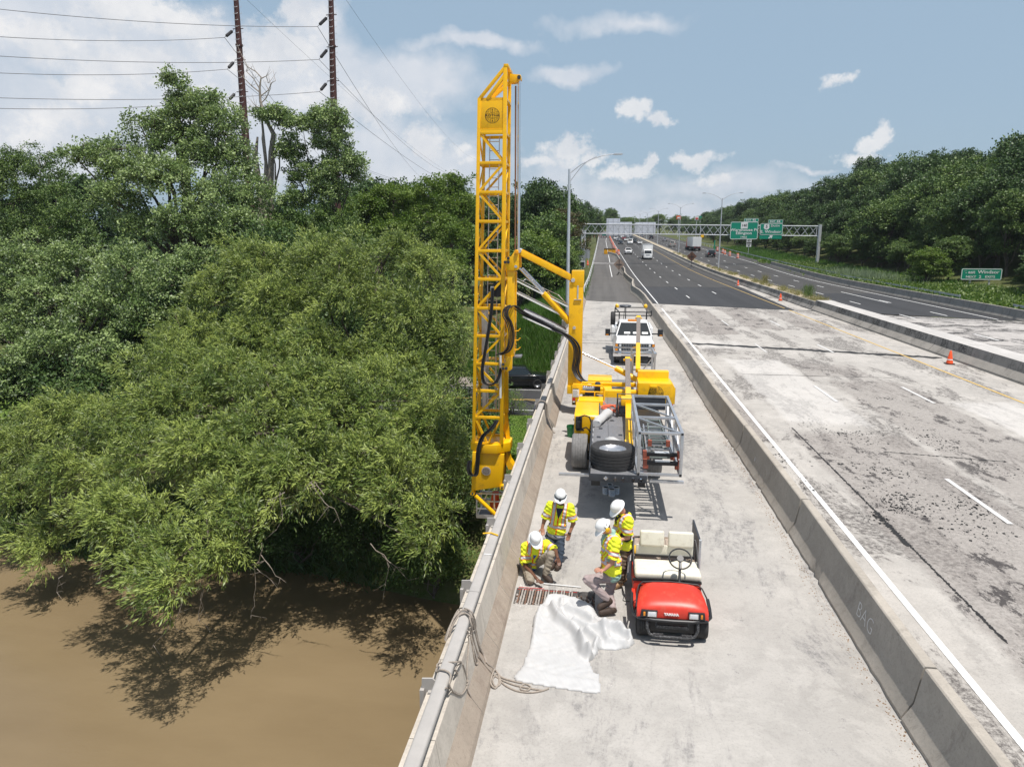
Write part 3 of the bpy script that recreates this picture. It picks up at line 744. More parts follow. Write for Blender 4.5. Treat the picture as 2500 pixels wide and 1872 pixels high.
# ------------------------------------------------------------------ median
root = thing('median_barrier', 'long median of two stained concrete walls with a pale top strip', 'median barrier', (19.4, 40, 0))
def mprof(y, top=1.0, x0=18.2, x1=20.1):
    return [(x0, y, 0), (x0+.02, y, .10), (x0+.30, y, .42), (x0+.38, y, top), (x1-.30, y, top), (x1-.22, y, .36), (x1-.02, y, .1), (x1, y, 0)]
def mwall(y, side, top=.92, x0=18.2, x1=20.75):
    if side < 0: P = [(x0, 0), (x0+.02, .10), (x0+.2, .34), (x0+.28, top), (x0+.48, top), (x0+.48, 0)]
    else: P = [(x1, 0), (x1-.02, .10), (x1-.2, .34), (x1-.28, top), (x1-.48, top), (x1-.48, 0)]
    return [(a, y, b+zr(y)) for a, b in P]
y = 5.0
while y < 63.5:
    y1 = min(y+9.15, 64.4)
    mb = MB(); A, B = mprof(y+.02, .86), mprof(y1-.02, .86); mb.loft([A, B])
    for k, f in enumerate(mb.f):
        if f[:2] in ((3, 4),): mb.mi[k] = 1
        elif f[:2] in ((0, 1), (1, 2)): mb.mi[k] = 2  # toe in a paler concrete: sunlight on the lower slope put into its colour
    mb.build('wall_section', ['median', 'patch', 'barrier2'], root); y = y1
y = 64.5
while y < 520:
    y1 = y+12.2
    for sd in (-1, 1):
        mb = MB(); mb.loft([mwall(y+.02, sd, .72), mwall(y1-.02, sd, .72)]); mb.build('wall_section', 'barrier2' if y > 100 else 'median', root)
    y = y1
mb = MB()
for a in np.arange(64.5, 520, 8): mb.quad((18.68, a, zr(a)+.62), (20.27, a, zr(a)+.62), (20.27, a+8, zr(a+8)+.62), (18.68, a+8, zr(a+8)+.62))
mb.build('fill', simple('sandy_median_fill', (.40, .34, .24), .95, var=.35, scale=2), root)
# right-hand precast row and guard rails
pr = [(31.5, 41.6+6.1*i) for i in range(9)]
pr = [(31.75, 54.4), (31.85, 60.5), (31.8, 66.6), (31.75, 72.7), (31.65, 78.8), (31.55, 84.9), (31.5, 91.0), (31.6, 97.1), (31.8, 103.2), (32.1, 109.2), (32.5, 115.2), (32.9, 121.3), (33.3, 127.3), (33.7, 133.4), (34.0, 139.4), (34.2, 145.5), (34.4, 151.6)]
for i in range(len(pr)-1):
    (x0, y0), (x1, y1) = pr[i], pr[i+1]
    barrier(x0, y0+.03, x1, y1-.03, '%s concrete barrier counted from the right picture edge beside the southbound lanes' % ORD[i], 'precast barriers along the far shoulder', 'barrier2', i+1)
def wbeam(pts, label, root_name='guard_rail', post=1.9, zt=.72, mat='galv', every=1):
    root = thing(root_name, label, 'guard rail', (pts[0][0], pts[0][1], zr(pts[0][1])))
    prof = [(0, .31), (.04, .27), (.0, .2), (.04, .13), (0, .10), (-.012, .10), (.028, .13), (-.012, .2), (.028, .27), (-.012, .31)]
    mb = MB(); secs = [[(x+a, y, zr(y)+zt-.31+b) for a, b in prof] for x, y in pts]; mb.loft(secs); mb.build('beam', mat, root)
    for (x0, y0), (x1, y1) in zip(pts[:-1], pts[1:]):
        n = max(1, int((y1-y0)/post)); 
        for i in range(n):
            t = i/n; x, y = x0+(x1-x0)*t, y0+(y1-y0)*t
            mb = MB(); mb.box((x+.05, y-.05, zr(y)-.4), (x+.17, y+.05, zr(y)+zt)); mb.build('post', mat, root)
    return root
wbeam([(36.6, 118), (36.8, 150), (37.3, 200), (39.2, 300), (39.8, 380)], 'long galvanised guard rail along the far shoulder below the dark wood', post=8)
wbeam([(34.6, 74), (34.9, 96), (35.4, 112)], 'galvanised guard rail in the weeds behind the far barriers', post=3.8)
wbeam([(34.3, 56), (34.5, 64.5)], 'short guard rail in the vines near the right picture edge', post=3.8)
wbeam([(-1.95, 73.5), (-1.75, 100), (-1.7, 150), (-1.65, 220), (-1.7, 420)], 'white-topped guard rail along the left edge of the closed lane road', post=6, mat='white_pl')
# ------------------------------------------------------------------ vegetation
def leaf_mesh(name, base, d, nrm, Ln, Wd, tint):
    """one folded diamond per leaf; all inputs are numpy arrays"""
    n = len(base); s = np.cross(d, nrm); s /= np.linalg.norm(s, axis=1, keepdims=True)+1e-9
    Ln = Ln[:, None]; Wd = Wd[:, None]
    v = np.empty((n, 4, 3)); mid = base+d*Ln*.45
    v[:, 0] = base; v[:, 1] = mid+s*Wd*.5; v[:, 2] = base+d*Ln; v[:, 3] = mid-s*Wd*.5
    me = bpy.data.meshes.new(name)
    me.vertices.add(n*4); me.vertices.foreach_set('co', v.reshape(-1).astype(np.float32))
    me.loops.add(n*4); me.loops.foreach_set('vertex_index', np.arange(n*4, dtype=np.int32))
    me.polygons.add(n); me.polygons.foreach_set('loop_start', np.arange(0, n*4, 4, dtype=np.int32))
    me.polygons.foreach_set('loop_total', np.full(n, 4, np.int32))
    me.update(calc_edges=True)
    a = me.attributes.new('tint', 'FLOAT', 'FACE'); a.data.foreach_set('value', np.clip(tint, 0, 1).astype(np.float32))
    return me
def unit(v): return v/(np.linalg.norm(v, axis=1, keepdims=True)+1e-9)
def crown(name, lobes, leaves, mode='broad', L0=.13, W0=.08, clump=.42, per=26, seed=1, fill=.45, wind=(.25, -.1, 0), sub=.62, sq3=.72):
    """lobes: (x, y, z, rx, ry, rz). Leaves sit in clumps (twig ends) spread through the outer part of each lobe"""
    g = np.random.default_rng(seed); lob = np.array(lobes, float); sr = sub
    area = (lob[:, 3]*lob[:, 4]+lob[:, 3]*lob[:, 5]+lob[:, 4]*lob[:, 5]); M = max(1, leaves//per)
    # boughs: small rounded masses on the outer part of each lobe, with gaps between them
    nb = max(6, int(area.sum()*2.1/(sr*sr))); bi = g.choice(len(lob), nb, p=area/area.sum()); lb = lob[bi]
    ub = unit(g.normal(size=(nb, 3))); ub[:, 2] = np.where(ub[:, 2] < -.3, -ub[:, 2]*.7, ub[:, 2]); ub = unit(ub)
    bc = lb[:, :3]+ub*lb[:, 3:6]*((1-fill*g.random(nb)**1.5)*(1+.16*g.normal(size=nb)))[:, None]
    bs_ = sr*(.6+.7*g.random(nb)); btint = g.normal(.45, .26, nb)
    idx = g.choice(nb, M, p=bs_**2/(bs_**2).sum()); u = unit(g.normal(size=(M, 3))+ub[idx]*.55+np.array([0, 0, .30]))
    cc = bc[idx]+u*(bs_[idx]*(.45+.6*g.random(M)))[:, None]*np.array([1.1, 1.1, sq3])
    # twig direction
    w = np.array(wind)
    if mode == 'willow': td = unit(u*.7+w+np.array([0, 0, -.10])+.35*g.normal(size=(M, 3)))
    else: td = unit(u+np.array([0, 0, .35])+.4*g.normal(size=(M, 3)))
    K = per; n = M*K; ci = np.repeat(np.arange(M), K)
    if mode == 'willow':
        # each clump = 4 drooping twigs with narrow leaves along them
        nt_ = 4; tw = np.tile(np.arange(K) % nt_, M)+ci*nt_
        tdir = unit(np.repeat(td, nt_, 0)+.5*g.normal(size=(M*nt_, 3))); t = g.random(n)
        dv = tdir[tw]; ln = clump*2.3*(.7+.6*g.random(M*nt_))[tw]
        base = np.repeat(cc, K, 0)+dv*(t*ln)[:, None]+np.stack([0*t, 0*t, -.35*t*t*ln], 1)+.035*g.normal(size=(n, 3))
        d = unit(dv*1.0+.42*g.normal(size=(n, 3))+np.array([w[0], w[1], -.28])); nr = unit(g.normal(size=(n, 3))*.6+np.array([0, -.1, .9])+.7*np.repeat(u, K, 0))
    else:
        off = g.normal(size=(n, 3))*np.array([1, 1, .62])*clump*.55
        base = np.repeat(cc, K, 0)+off
        d = unit(unit(off)*.6+np.repeat(td, K, 0)*.5+.7*g.normal(size=(n, 3))+np.array([w[0]*.5, w[1]*.5, -.15])); nr = unit(g.normal(size=(n, 3))*.6+np.array([0, 0, .9])+.7*np.repeat(u, K, 0))
    Ln = L0*(.7+.6*g.random(n)); Wd = W0*(.7+.6*g.random(n))
    tint = np.repeat(btint[idx]+g.normal(0, .12, M), K)+g.normal(0, .2, n)
    return leaf_mesh(name, base, d, nr, Ln, Wd, tint), cc
def limbs(base, lobes, r0=.35, seed=1, tips=None, ntips=40, lean=(0, 0), fork=.35):
    g = random.Random(seed); mb = MB(); b = Vector(base); tops = sorted(lobes, key=lambda l: -l[2]); T = Vector(tops[0][:3])
    P = [b]; n = 7
    for i in range(1, n+1):
        t = i/n; P.append(b.lerp(T, t)+Vector((g.uniform(-.25, .25), g.uniform(-.25, .25), 0))*(1-t)*1.2)
    R = [r0*(1-.8*(i/n)) for i in range(n+1)]; R[0] = r0*1.35
    mb.tube(P, R, 9)
    cen = []
    for l in lobes:
        c = Vector(l[:3]); i = min(range(1, n), key=lambda i: abs(P[i].z-(b.z+(c.z-b.z)*fork-.5))); s = P[i]; r = R[i]*.55
        q = [s.lerp(c, t)+Vector((g.uniform(-.3, .3), g.uniform(-.3, .3), math.sin(t*3.1)*.35)) for t in (0, .2, .4, .6, .8, 1)]; q[0] = s
        mb.tube(q, [r, r*.85, r*.7, r*.52, r*.38, r*.2], 7); cen.append(c)
    if tips is not None and len(tips):
        for k in range(ntips):
            t = Vector(tips[g.randrange(len(tips))].tolist()); c = min(cen, key=lambda c: (c-t).length); m = c.lerp(t, .5)+Vector((g.uniform(-.3, .3), g.uniform(-.3, .3), g.uniform(-.2, .3)))
            mb.tube([c, m, t], [r0*.16, r0*.09, r0*.03], 5)
    return mb
def tree(name, label, base, lobes, leaves, leafmat, seed, r0=.35, group=None, bark='bark', ntips=60, cat='tree', **k):
    root = thing(name, label, cat, base, 0, group)
    lob = [(l[0]-base[0], l[1]-base[1], l[2]-base[2])+tuple(l[3:6]) for l in lobes]
    me, cc = crown('crown', lob, leaves, seed=seed, **k); link('crown', me, leafmat, root)
    mb = limbs((0, 0, -.3), lob[:20] if len(lob) < 40 else lob[:14]+lob[14::4], r0, seed, cc, ntips, fork=.55)
    me2 = bpy.data.meshes.new('trunk'); me2.from_pydata([tuple(v) for v in mb.v], [], mb.f); me2.shade_smooth(); link('trunk', me2, bark, root)
    return root
def G(x, y): return float(terrain(np.array([float(x)]), np.array([float(y)]))[0])
def at(px, py, Y): v = gy(px, py, Y); return v
def lobes_at(lst):
    """(photo x, photo y, distance, rx, ry, rz)"""
    out = []
    for px, py, Y, rx, ry, rz in lst:
        v = gy(px, py, Y); out.append((v.x, v.y, v.z, rx, ry, rz))
    return out
A_ = lambda x, y: (x/1.7696, y/1.7696); B_ = lambda x, y: (x/1.7696, 936+y/1.7696)
def LA(l, k=1.0): return lobes_at([A_(a, b)+(Y, rx*k, ry*k, rz*k*(1.2 if k < .9 else 1)) for a, b, Y, rx, ry, rz in l])
def LB(l): return lobes_at([B_(a, b)+(Y, rx, ry, rz) for a, b, Y, rx, ry, rz in l])

def LBn(l):
    out = []
    for a, b, Y, rx, ry, rz in l:
        k = 1-(.10+.17*min(1, b/900.))*min(1, max(0, (a-60)/400.)); out.append((a, b, Y*k, rx*k*1.04, ry*k*1.04, rz*k*1.04))
    return LB(out)
# tall silver maple at the left
lob = LA([(765,410,51,.75,1,1.5),(800,500,51,1.2,1.5,1.6),(900,500,51,1.7,1.8,1.5),(960,570,50,1.3,1.5,1.6),(760,620,51,1.9,2.2,1.9),(620,545,50,1.0,1.2,.6),(690,590,50,1.0,1.2,.8),(900,700,50,2.2,2.2,1.8),(1020,740,50,1.6,1.8,1.8),(450,700,50,2.2,1.8,1.1),(340,690,49,1.1,1.2,.7),(560,760,49,2.2,2.2,1.6),
 (720,800,48,2.8,2.5,2.0),(1080,880,49,1.5,1.8,1.6),(930,900,48,2.4,2.4,1.9),(500,880,48,1.8,2,1.5),(1010,1010,47,2.0,2.2,1.7),(800,1010,47,2.6,2.6,2.0),(600,1010,48,1.8,2,1.6),(560,640,50,.6,.8,1.0),(640,680,50,.7,.8,1.1)], .84)
tree('silver_maple', 'tallest silver maple rising above the river trees on the left', (-30.5, 50.5, G(-30.5, 50.5)), lob, 78000, 'leaf_maple', 11, .55, sub=.5, sq3=1.15, L0=.17, W0=.135, clump=.36, per=30, fill=.42, group='silver maples on the river bank')
lob = LA([(60,740,60,1.8,2,1.8),(180,740,60,2.0,2,1.7),(-60,780,60,2.6,2,2.0),(250,850,59,1.8,2,1.7),(60,880,59,3,2.6,2.4),(160,1000,58,3,2.6,2.2),(300,960,57,1.8,2,1.6),(-60,1000,58,3,2.5,2.4),(330,1050,57,2,2,1.6)], .88)
tree('locust_tree', 'dark green tree at the left picture edge behind the silver maples', (-52, 61, G(-52, 61)), lob, 42000, 'leaf_mid', 12, .4, sub=.5, sq3=1.15, L0=.17, W0=.11, clump=.34, per=26, mode='broad', fill=.5)
lob = LA([(100,1160,43,2.4,2.2,1.6),(330,1150,43,2.2,2.2,1.5),(560,1180,42,2.0,2.2,1.7),(740,1230,42,1.8,2,1.6),(0,1250,42,2.4,2.4,1.8),(200,1330,41,2.6,2.4,1.9),(450,1330,41,2.5,2.4,1.9),(650,1400,41,1.9,2,1.7),(850,1180,44,2.0,2.2,1.6),(0,1450,40,2.4,2.2,1.8),(250,1530,39,2.6,2.2,1.9),(480,1560,39,2.0,2,1.6),(-120,1350,42,3,2.4,2.6),(100,1650,38,2.2,2,1.6),(400,1690,38,1.9,1.8,1.4)], .80)
tree('silver_maple', 'broad pale-leaved maple low at the left edge above the willow', (-33, 41.5, G(-33, 41.5)), lob, 82000, 'leaf_maple', 13, .5, sub=.5, sq3=1.15, L0=.15, W0=.12, clump=.32, per=30, fill=.42, group='silver maples on the river bank')
# dense dark growth that fills the depth of the wood behind the willow
lob = LA([(0,1690,38,2.6,1.6,2),(220,1700,38,2.6,1.6,2),(420,1720,37,2,1.6,2),(-160,1700,38,3,1.6,2.4),(620,1450,41,2,2,2.4),(1250,1640,37,3,1.6,2.2),(1550,1640,37,3,1.6,2.2),(1800,1620,37.5,2.4,1.6,2.2),(950,1650,37,3,1.6,2.2),(850,1350,43,2.6,2.5,2.5),(1150,1150,46,3.2,2.6,2.4),(700,1600,41,2.5,2.2,2.4),(1000,1500,44,3.4,2.5,2.8),(1500,1500,44,3.5,2.5,3),(1850,1500,44,3.0,2.5,3),(500,1750,39,2.8,2.0,2.0),(100,1850,37,2.6,2.0,2.0)])
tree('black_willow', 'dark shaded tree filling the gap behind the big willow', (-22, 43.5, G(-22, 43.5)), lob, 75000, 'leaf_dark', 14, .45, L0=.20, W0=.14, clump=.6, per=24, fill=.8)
# the big willow over the water
lob = LA([(1120,1180,38,1.7,2.0,1.4),(1380,1170,38,1.8,2.0,1.4),(1650,1150,38,2.0,2.0,1.5),(1870,1220,38,1.4,1.8,1.5),(980,1310,37,1.7,2,1.4),(1200,1350,36,2.2,2.2,1.7),(1480,1330,36,2.0,2.2,1.6),(1760,1400,36,2.2,2.2,1.8),(1930,1450,36,1.2,1.6,1.6),
 (830,1500,35,1.9,2,1.5),(1080,1540,34,2.0,2,1.5),(1350,1560,34,2.0,2,1.6),(1650,1600,34,2.1,2,1.6),(1880,1640,35,1.5,1.6,1.6)], .88)
lob += LBn([(120,290,32,1.6,1.5,1.2),(330,180,33,1.8,1.6,1.3),(560,180,33,1.7,1.6,1.4),(800,110,33,2.0,1.8,1.5),(120,480,31,1.6,1.5,1.2),(340,420,31,1.7,1.5,1.3),(600,380,31,1.8,1.6,1.3),(900,330,31,1.7,1.6,1.4),(1180,220,32,1.8,1.6,1.4),(1450,260,32,1.6,1.5,1.3),(1720,240,33,1.6,1.5,1.4),(1900,330,33,1.0,1.2,1.4),
 (220,650,30,1.2,1.2,1.0),(480,580,29.5,1.3,1.2,1.0),(230,780,29,.75,.8,.6),(640,660,29,1.3,1.2,1.0),(700,800,28,1.1,1.0,.9),(600,930,27,.9,.9,.8),(780,900,27,.7,.8,.6),(950,560,29,1.2,1.1,1.0),(1060,640,29,.8,.9,.8),(1760,480,31,1.3,1.2,1.0),(1830,640,30.5,.9,.9,.9),(1850,760,30,.5,.6,.5),(900,730,28.5,.8,.8,.7),
 (740,-20,34,1.6,1.6,1.5),(960,10,34,1.8,1.6,1.5),(1200,60,33,1.8,1.6,1.5),(1420,90,33,1.7,1.6,1.5),(1650,60,33.5,1.7,1.6,1.5),(1840,130,33.5,1.3,1.4,1.5),(1080,420,31,1.5,1.4,1.2),(1280,400,31,1.5,1.4,1.2),(1480,400,31.5,1.4,1.4,1.2),(1620,400,31.5,1.3,1.4,1.2),(1180,520,30.5,1.0,1.0,.9),(-60,350,32,1.6,1.5,1.4)])
tree('willow', 'big grey-green willow leaning out over the brown river', (-14.5, 35.5, G(-14.5, 35.5)), lob, 420000, 'leaf_willow', 21, .34, mode='willow', L0=.20, W0=.042, clump=.26, per=40, fill=.42, sub=.62, sq3=1.05, wind=(-.28, -.12, .12), ntips=110)
# shaded shrubs on the bank
def shrub(label, c, r, n, mat, seed, L0=.12, W0=.08, name='bank_shrub', group=None, cl=.3):
    z = G(c[0], c[1]); rx, ry, rz = r; g = random.Random(seed)
    lob = [(c[0]+g.uniform(-.6, .6)*rx, c[1]+g.uniform(-.5, .5)*ry, z+rz*g.uniform(.35, .75), rx*g.uniform(.5, .75), ry*g.uniform(.5, .7), rz*g.uniform(.45, .6)) for _ in range(6)]
    return tree(name, label, (c[0], c[1], z), lob, n, mat, seed, .07, L0=L0, W0=W0, clump=cl, per=20, fill=.7, ntips=14, cat='shrub', group=group)
bs = 'shaded shrubs along the river bank'
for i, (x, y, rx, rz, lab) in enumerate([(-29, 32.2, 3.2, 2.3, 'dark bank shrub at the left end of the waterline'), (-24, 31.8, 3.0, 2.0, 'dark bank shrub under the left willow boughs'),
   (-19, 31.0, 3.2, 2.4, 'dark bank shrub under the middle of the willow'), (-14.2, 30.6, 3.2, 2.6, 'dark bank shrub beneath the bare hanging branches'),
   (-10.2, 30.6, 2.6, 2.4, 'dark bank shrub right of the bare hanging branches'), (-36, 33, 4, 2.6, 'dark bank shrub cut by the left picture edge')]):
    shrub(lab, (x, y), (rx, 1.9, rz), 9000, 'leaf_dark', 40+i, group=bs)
shrub('bright leafy shrub on the bank beside the yellow lift basket', (-6.4, 31.0), (1.6, 1.8, 3.4), 9000, 'leaf_mid', 50, .11, .08, group=bs)
shrub('leafy vine-covered shrub at the water edge below the rail ropes', (-7.0, 28.6), (1.7, 1.3, 2.2), 8000, 'leaf_mid', 51, .11, .08, group=bs)
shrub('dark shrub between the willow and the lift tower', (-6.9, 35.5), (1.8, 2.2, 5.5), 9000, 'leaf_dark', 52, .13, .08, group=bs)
shrub('small pale-flowered shrub beside the under road behind the lift tower', (-6.6, 52.2), (1.0, .8, 1.5), 2500, 'leaf_light', 53, .09, .05)
shrub('grey leafy shrub covering the rear of the black pickup', (-9.4, 59.8), (1.2, 1.0, 2.6), 3500, 'leaf_mid', 54, .12, .05)
# maples behind, right of the tall poles
lob = LA([(1380,540,60,1.2,1.3,1.0),(1450,530,60,1.2,1.3,1.2),(1300,550,60,1.0,1.1,.7),(1430,640,60,1.5,1.5,1.5),(1260,680,60,1.0,1.2,1.5),(1330,770,60,1.5,1.5,1.4),(1470,760,60,1.7,1.6,1.6),(1540,720,60,.9,1,.9),(1400,850,59,1.7,1.6,1.4),(1270,880,59,1.2,1.3,1.0)])
tree('silver_maple', 'ragged silver maple half hiding the right steel pole', (-24, 60, G(-24, 60)), lob, 34000, 'leaf_maple', 31, .32, sub=.5, sq3=1.15, L0=.18, W0=.14, clump=.3, per=26, fill=.5, group='silver maples on the river bank')
lob = LA([(1190,520,60,.8,.9,.9),(1130,500,60,.35,.5,.5),(1230,540,60,.55,.6,.8)])
troot = tree('dying_maple', 'half-dead maple with bare crooked top between the two steel poles', (-28.4, 60, G(-28.4, 60)), lob, 3600, 'leaf_maple', 32, .42, L0=.18, W0=.14, clump=.35, per=20, bark='bark_pale', ntips=10)
mb = MB(); r = random.Random(9)
def pA(x, y, Y=60): v = gy(x/1.7696, y/1.7696, Y); return v
mb.tube([Vector((-28.4, 60, -7)), pA(1150,960), pA(1165,860), pA(1170,760), pA(1172,660), pA(1182,580), pA(1150,520), pA(1125,440), pA(1122,380), pA(1128,335)], [.45, .36, .30, .27, .24, .2, .14, .11, .09, .05], 9)
mb.tube([pA(1172,700), pA(1200,640), pA(1222,590), pA(1222,560)], [.16, .13, .09, .05], 7)
tw = [[(1128,335),(1105,310),(1070,290),(1050,250),(1040,230)],[(1128,340),(1150,330),(1160,360)],[(1122,400),(1085,370),(1060,345),(1050,330)],[(1122,420),(1160,390),(1172,360),(1190,350)],[(1125,450),(1150,425),(1170,380)],[(1130,470),(1105,460),(1100,480)],[(1140,500),(1105,480)],[(1122,385),(1095,340),(1065,310)]]
for t in tw:
    P = [pA(*q) for q in t]; mb.tube(P, [.055*(1-.75*i/len(P)) for i in range(len(P))], 5)
    for k in range(5):
        s = P[r.randrange(1, len(P))]; d = Vector((r.uniform(-1, 1), r.uniform(-.6, .6), r.uniform(0, 1.1)))*.8; mb.tube([s, s+d*.5, s+d+Vector((0, 0, .1))], [.022, .014, .008], 4)
mb.build('bare_branch', 'bark_pale', troot, smooth=True, fix=False)
root = thing('snag', 'broken dead trunk stub beside the half-dead maple', 'dead tree', (-30.2, 60, G(-30.2, 60)))
mb = MB(); mb.tube([Vector((-29.9, 60, -7)), pA(1128,960), pA(1122,830), pA(1112,740), pA(1103,680), pA(1113,592)], [.4, .33, .29, .24, .2, .08], 9); mb.tube([pA(1104,660), pA(1096,640), pA(1090,655)], [.08, .05, .03], 5)
mb.build('trunk', 'bark_pale', root, smooth=True, fix=False)
# light green trees behind
def simple_tree(name, label, A_lobes, base, n, mat, seed, group=None, L0=.2, W0=.15, cl=.36, mode='broad', per=24, fill=.5, r0=.3, wind=(.25, -.1, 0)):
    return tree(name, label, (base[0], base[1], G(*base)), A_lobes, n, mat, seed, r0, group, L0=L0, W0=W0, clump=cl, per=per, fill=fill, mode=mode, wind=wind, ntips=40)
gb = 'light green trees behind the willow'
simple_tree('poplar', 'light green tree right of the half-hidden steel pole', LA([(1480,980,68,2,2,1.6),(1600,930,68,2,2,1.7),(1700,870,68,2,2,1.5),(1560,1060,66,2.6,2,1.6),(1700,1020,66,2.4,2,1.8),(1640,880,69,1.4,1.5,1.1)]), (-21, 68), 26000, 'leaf_light', 33, gb)
simple_tree('poplar', 'light green tree just left of the yellow tower', LA([(1850,850,70,2,2,1.6),(1950,840,71,1.8,2,1.6),(1990,930,70,1.8,2,1.8),(1860,960,68,2.4,2,1.8),(1960,1050,66,2,2,2),(1800,900,70,1.6,1.6,1.4),(1930,1180,60,1.6,1.6,2)]), (-15, 70), 30000, 'leaf_light', 34, gb)
simple_tree('ash_tree', 'dull green tree standing behind the ragged maple', LA([(1250,1000,58,2.2,2,1.8),(1400,1000,58,2.4,2,1.8),(1350,1090,55,2.8,2,1.6),(1180,1060,55,2.0,2,1.6),(1500,1080,55,2.4,2,1.4)]), (-24, 56), 26000, 'leaf_mid', 35, gb)
# bare branches hanging below the willow
root = thing('dead_branches', 'bare pale twigs hanging below the willow over the river', 'dead branches', (-14, 30, -7.5))
def pB(x, y, Y): return gy(x/1.7696, 936+y/1.7696, Y*.80)
def twig(P, r0, mbx):
    mbx.tube(P, [r0*(1-.8*i/(len(P)-1)) for i in range(len(P))], 5)
for ti, (Y, pl) in enumerate([(28.6, [(1130,690),(1125,740),(1100,790),(1105,880),(1100,960),(1085,1000)]),(28.4, [(1128,740),(1160,780),(1190,830),(1235,858)]),(28.9, [(1345,430),(1385,490),(1420,530),(1455,560),(1440,600)]),(28.7, [(1210,470),(1215,530),(1220,590),(1195,630)]),(28.7, [(1230,470),(1195,490),(1160,500)]),
   (26.5, [(880,890),(865,960),(858,1020),(905,1070)]),(26.5, [(872,900),(880,970),(865,1020)]),(26.0, [(750,960),(735,1040),(700,1090),(662,1128)]),(26.2, [(785,950),(765,1010),(760,1060)]),(29.0, [(1600,690),(1660,740),(1680,800),(1655,930)]),(29, [(1650,740),(1710,790),(1765,850)]),(29.4, [(460,755),(430,800),(398,832)]),(29.4, [(435,790),(432,840),(405,875)]),
   (28.6, [(1110,800),(1150,830),(1185,868)]),(28.8, [(1400,480),(1370,440),(1350,420)]),(29.5, [(270,830),(255,850),(245,900)])]):
    mb = MB(); P = [pB(x, y, Y) for x, y in pl]; Q = []
    for a, b in zip(P[:-1], P[1:]):
        Q += [a, a.lerp(b, .5)+Vector((r.uniform(-.06, .06), r.uniform(-.06, .06), r.uniform(-.05, .05)))]
    Q.append(P[-1]); twig(Q, .018, mb)
    for k in range(4):
        s = Q[r.randrange(1, len(Q))]; d = Vector((r.uniform(-.5, .5), r.uniform(-.3, .3), r.uniform(-.6, .1))); twig([s, s+d*.5, s+d], .008, mb)
    mb.build('twig', 'bark_pale', root, fix=False)

# shared crowns for the farther trees
def proto(seed, leaves, mat_mode='broad', L0=.34, W0=.25, cl=.5, wide=1.0):
    g = random.Random(seed); lob = [(0, 0, .62, .30*wide, .30*wide, .30)]
    for i in range(15):
        a = g.uniform(0, 6.283); rr_ = g.uniform(.10, .27)*wide; z = g.uniform(.30, .86); rr_ *= (1.15-abs(z-.5)*1.2)
        lob.append((rr_*math.cos(a), rr_*math.sin(a), z, g.uniform(.10, .17), g.uniform(.10, .17), g.uniform(.08, .13)))
    S = 14.0
    lob = [tuple(v*S for v in l) for l in lob]
    me, cc = crown('crown', lob, leaves, L0=L0, W0=W0, clump=cl, per=22, seed=seed, fill=.38, sub=.95)
    mb = limbs((0, 0, -.5), lob[:8], .28, seed, cc, 20)
    m2 = bpy.data.meshes.new('trunk'); m2.from_pydata([tuple(v) for v in mb.v], [], mb.f); m2.shade_smooth(); m2.materials.append(MC['bark'])
    return me, m2
protos = [proto(60+i, 17000, wide=w) for i, w in enumerate((1.0, 1.15, .85, 1.05))]
pm = {}
def far_tree(name, label, x, y, h, matn, k, group, wid=1.0, z=None):
    me, tr = protos[k % 4]
    key = (k % 4, matn)
    if key not in pm:
        m = me.copy(); m.materials.clear(); m.materials.append(MC[matn]); pm[key] = m
    z = G(x, y) if z is None else z
    root = thing(name, label, 'tree', (x, y, z), (k*2.399) % 6.283, group); s = h/14.0; root.scale = (s*wid, s*wid, s)
    c = bpy.data.objects.new('crown', pm[key]); COL.objects.link(c); c.parent = root
    t = bpy.data.objects.new('trunk', tr); COL.objects.link(t); t.parent = root
    return root
# wood on the right: skyline heights follow the hill
sil = [(2500,312),(2422,340),(2345,352),(2275,356),(2244,378),(2190,385),(2105,392),(2055,419),(1978,461),(1895,462),(1850,478),(1810,490),(1760,505),(1718,521),(1650,530),(1560,530)]
sxs = [s[0] for s in sil][::-1]; sys_ = [s[1] for s in sil][::-1]
def top_for(x, y, dz=0):
    # pixel column of a ground point, then the height that reaches the skyline
    d = Vector((x, y, -H)); w = d.dot(FW); px = CX+F*d.dot(RT)/w
    py = float(np.interp(px, sxs, sys_)) if px < 2500 else 312-(px-2500)*.10
    v = gy(px, py, y); return v.z, px
r = random.Random(77); k = 0
rows = [(51, 0, .62), (56, 3.5, .8), (62, 1, .98), (70, 4, 1.0), (81, 2, 1.0), (95, 0, 1.0)]
mats_ = ['leaf_dark', 'leaf_dark', 'leaf_mid', 'leaf_dark', 'leaf_mid', 'leaf_dark']
tone = {'leaf_dark': 'dark green', 'leaf_mid': 'mid green', 'leaf_light': 'light green', 'leaf_yel': 'yellow-green'}
rown = ['front row', 'second row', 'third row', 'fourth row', 'fifth row', 'crest row']
for ri, (bx_, o_, f_) in enumerate(rows):
    y = 58+o_; i = 0
    while y < 560:
        x = bx_+r.uniform(-1.6, 1.6)+(y > 250)*(y-250)*.02
        zt, px = top_for(x, y)
        z0 = G(x, y); h = (zt-z0)*f_*r.uniform(.84, 1.07)
        h = min(h, 31)
        if px < 2760 and h > 5 and (ri < 4 or y < 330):
            mt = mats_[r.randrange(6)]; hh = max(6, h)
            if ri == 0: hh = min(hh, r.uniform(8, 12))
            if ri == 1: hh = min(hh, r.uniform(12, 17))
            far_tree('forest_tree', '%s wood tree right of the highway, %s, %s from the near end' % (tone[mt], rown[ri], ORD[min(i, 39)]), x, y, hh, mt, k, 'trees of the wood right of the highway', wid=r.uniform(.85, 1.15) if hh < 18 else r.uniform(.7, .9)); k += 1; i += 1
        y += r.uniform(6.0, 8.5)*(1 if y < 160 else 1.5 if y < 280 else 2.4)*(1+.15*ri)
i = 0; y = 60
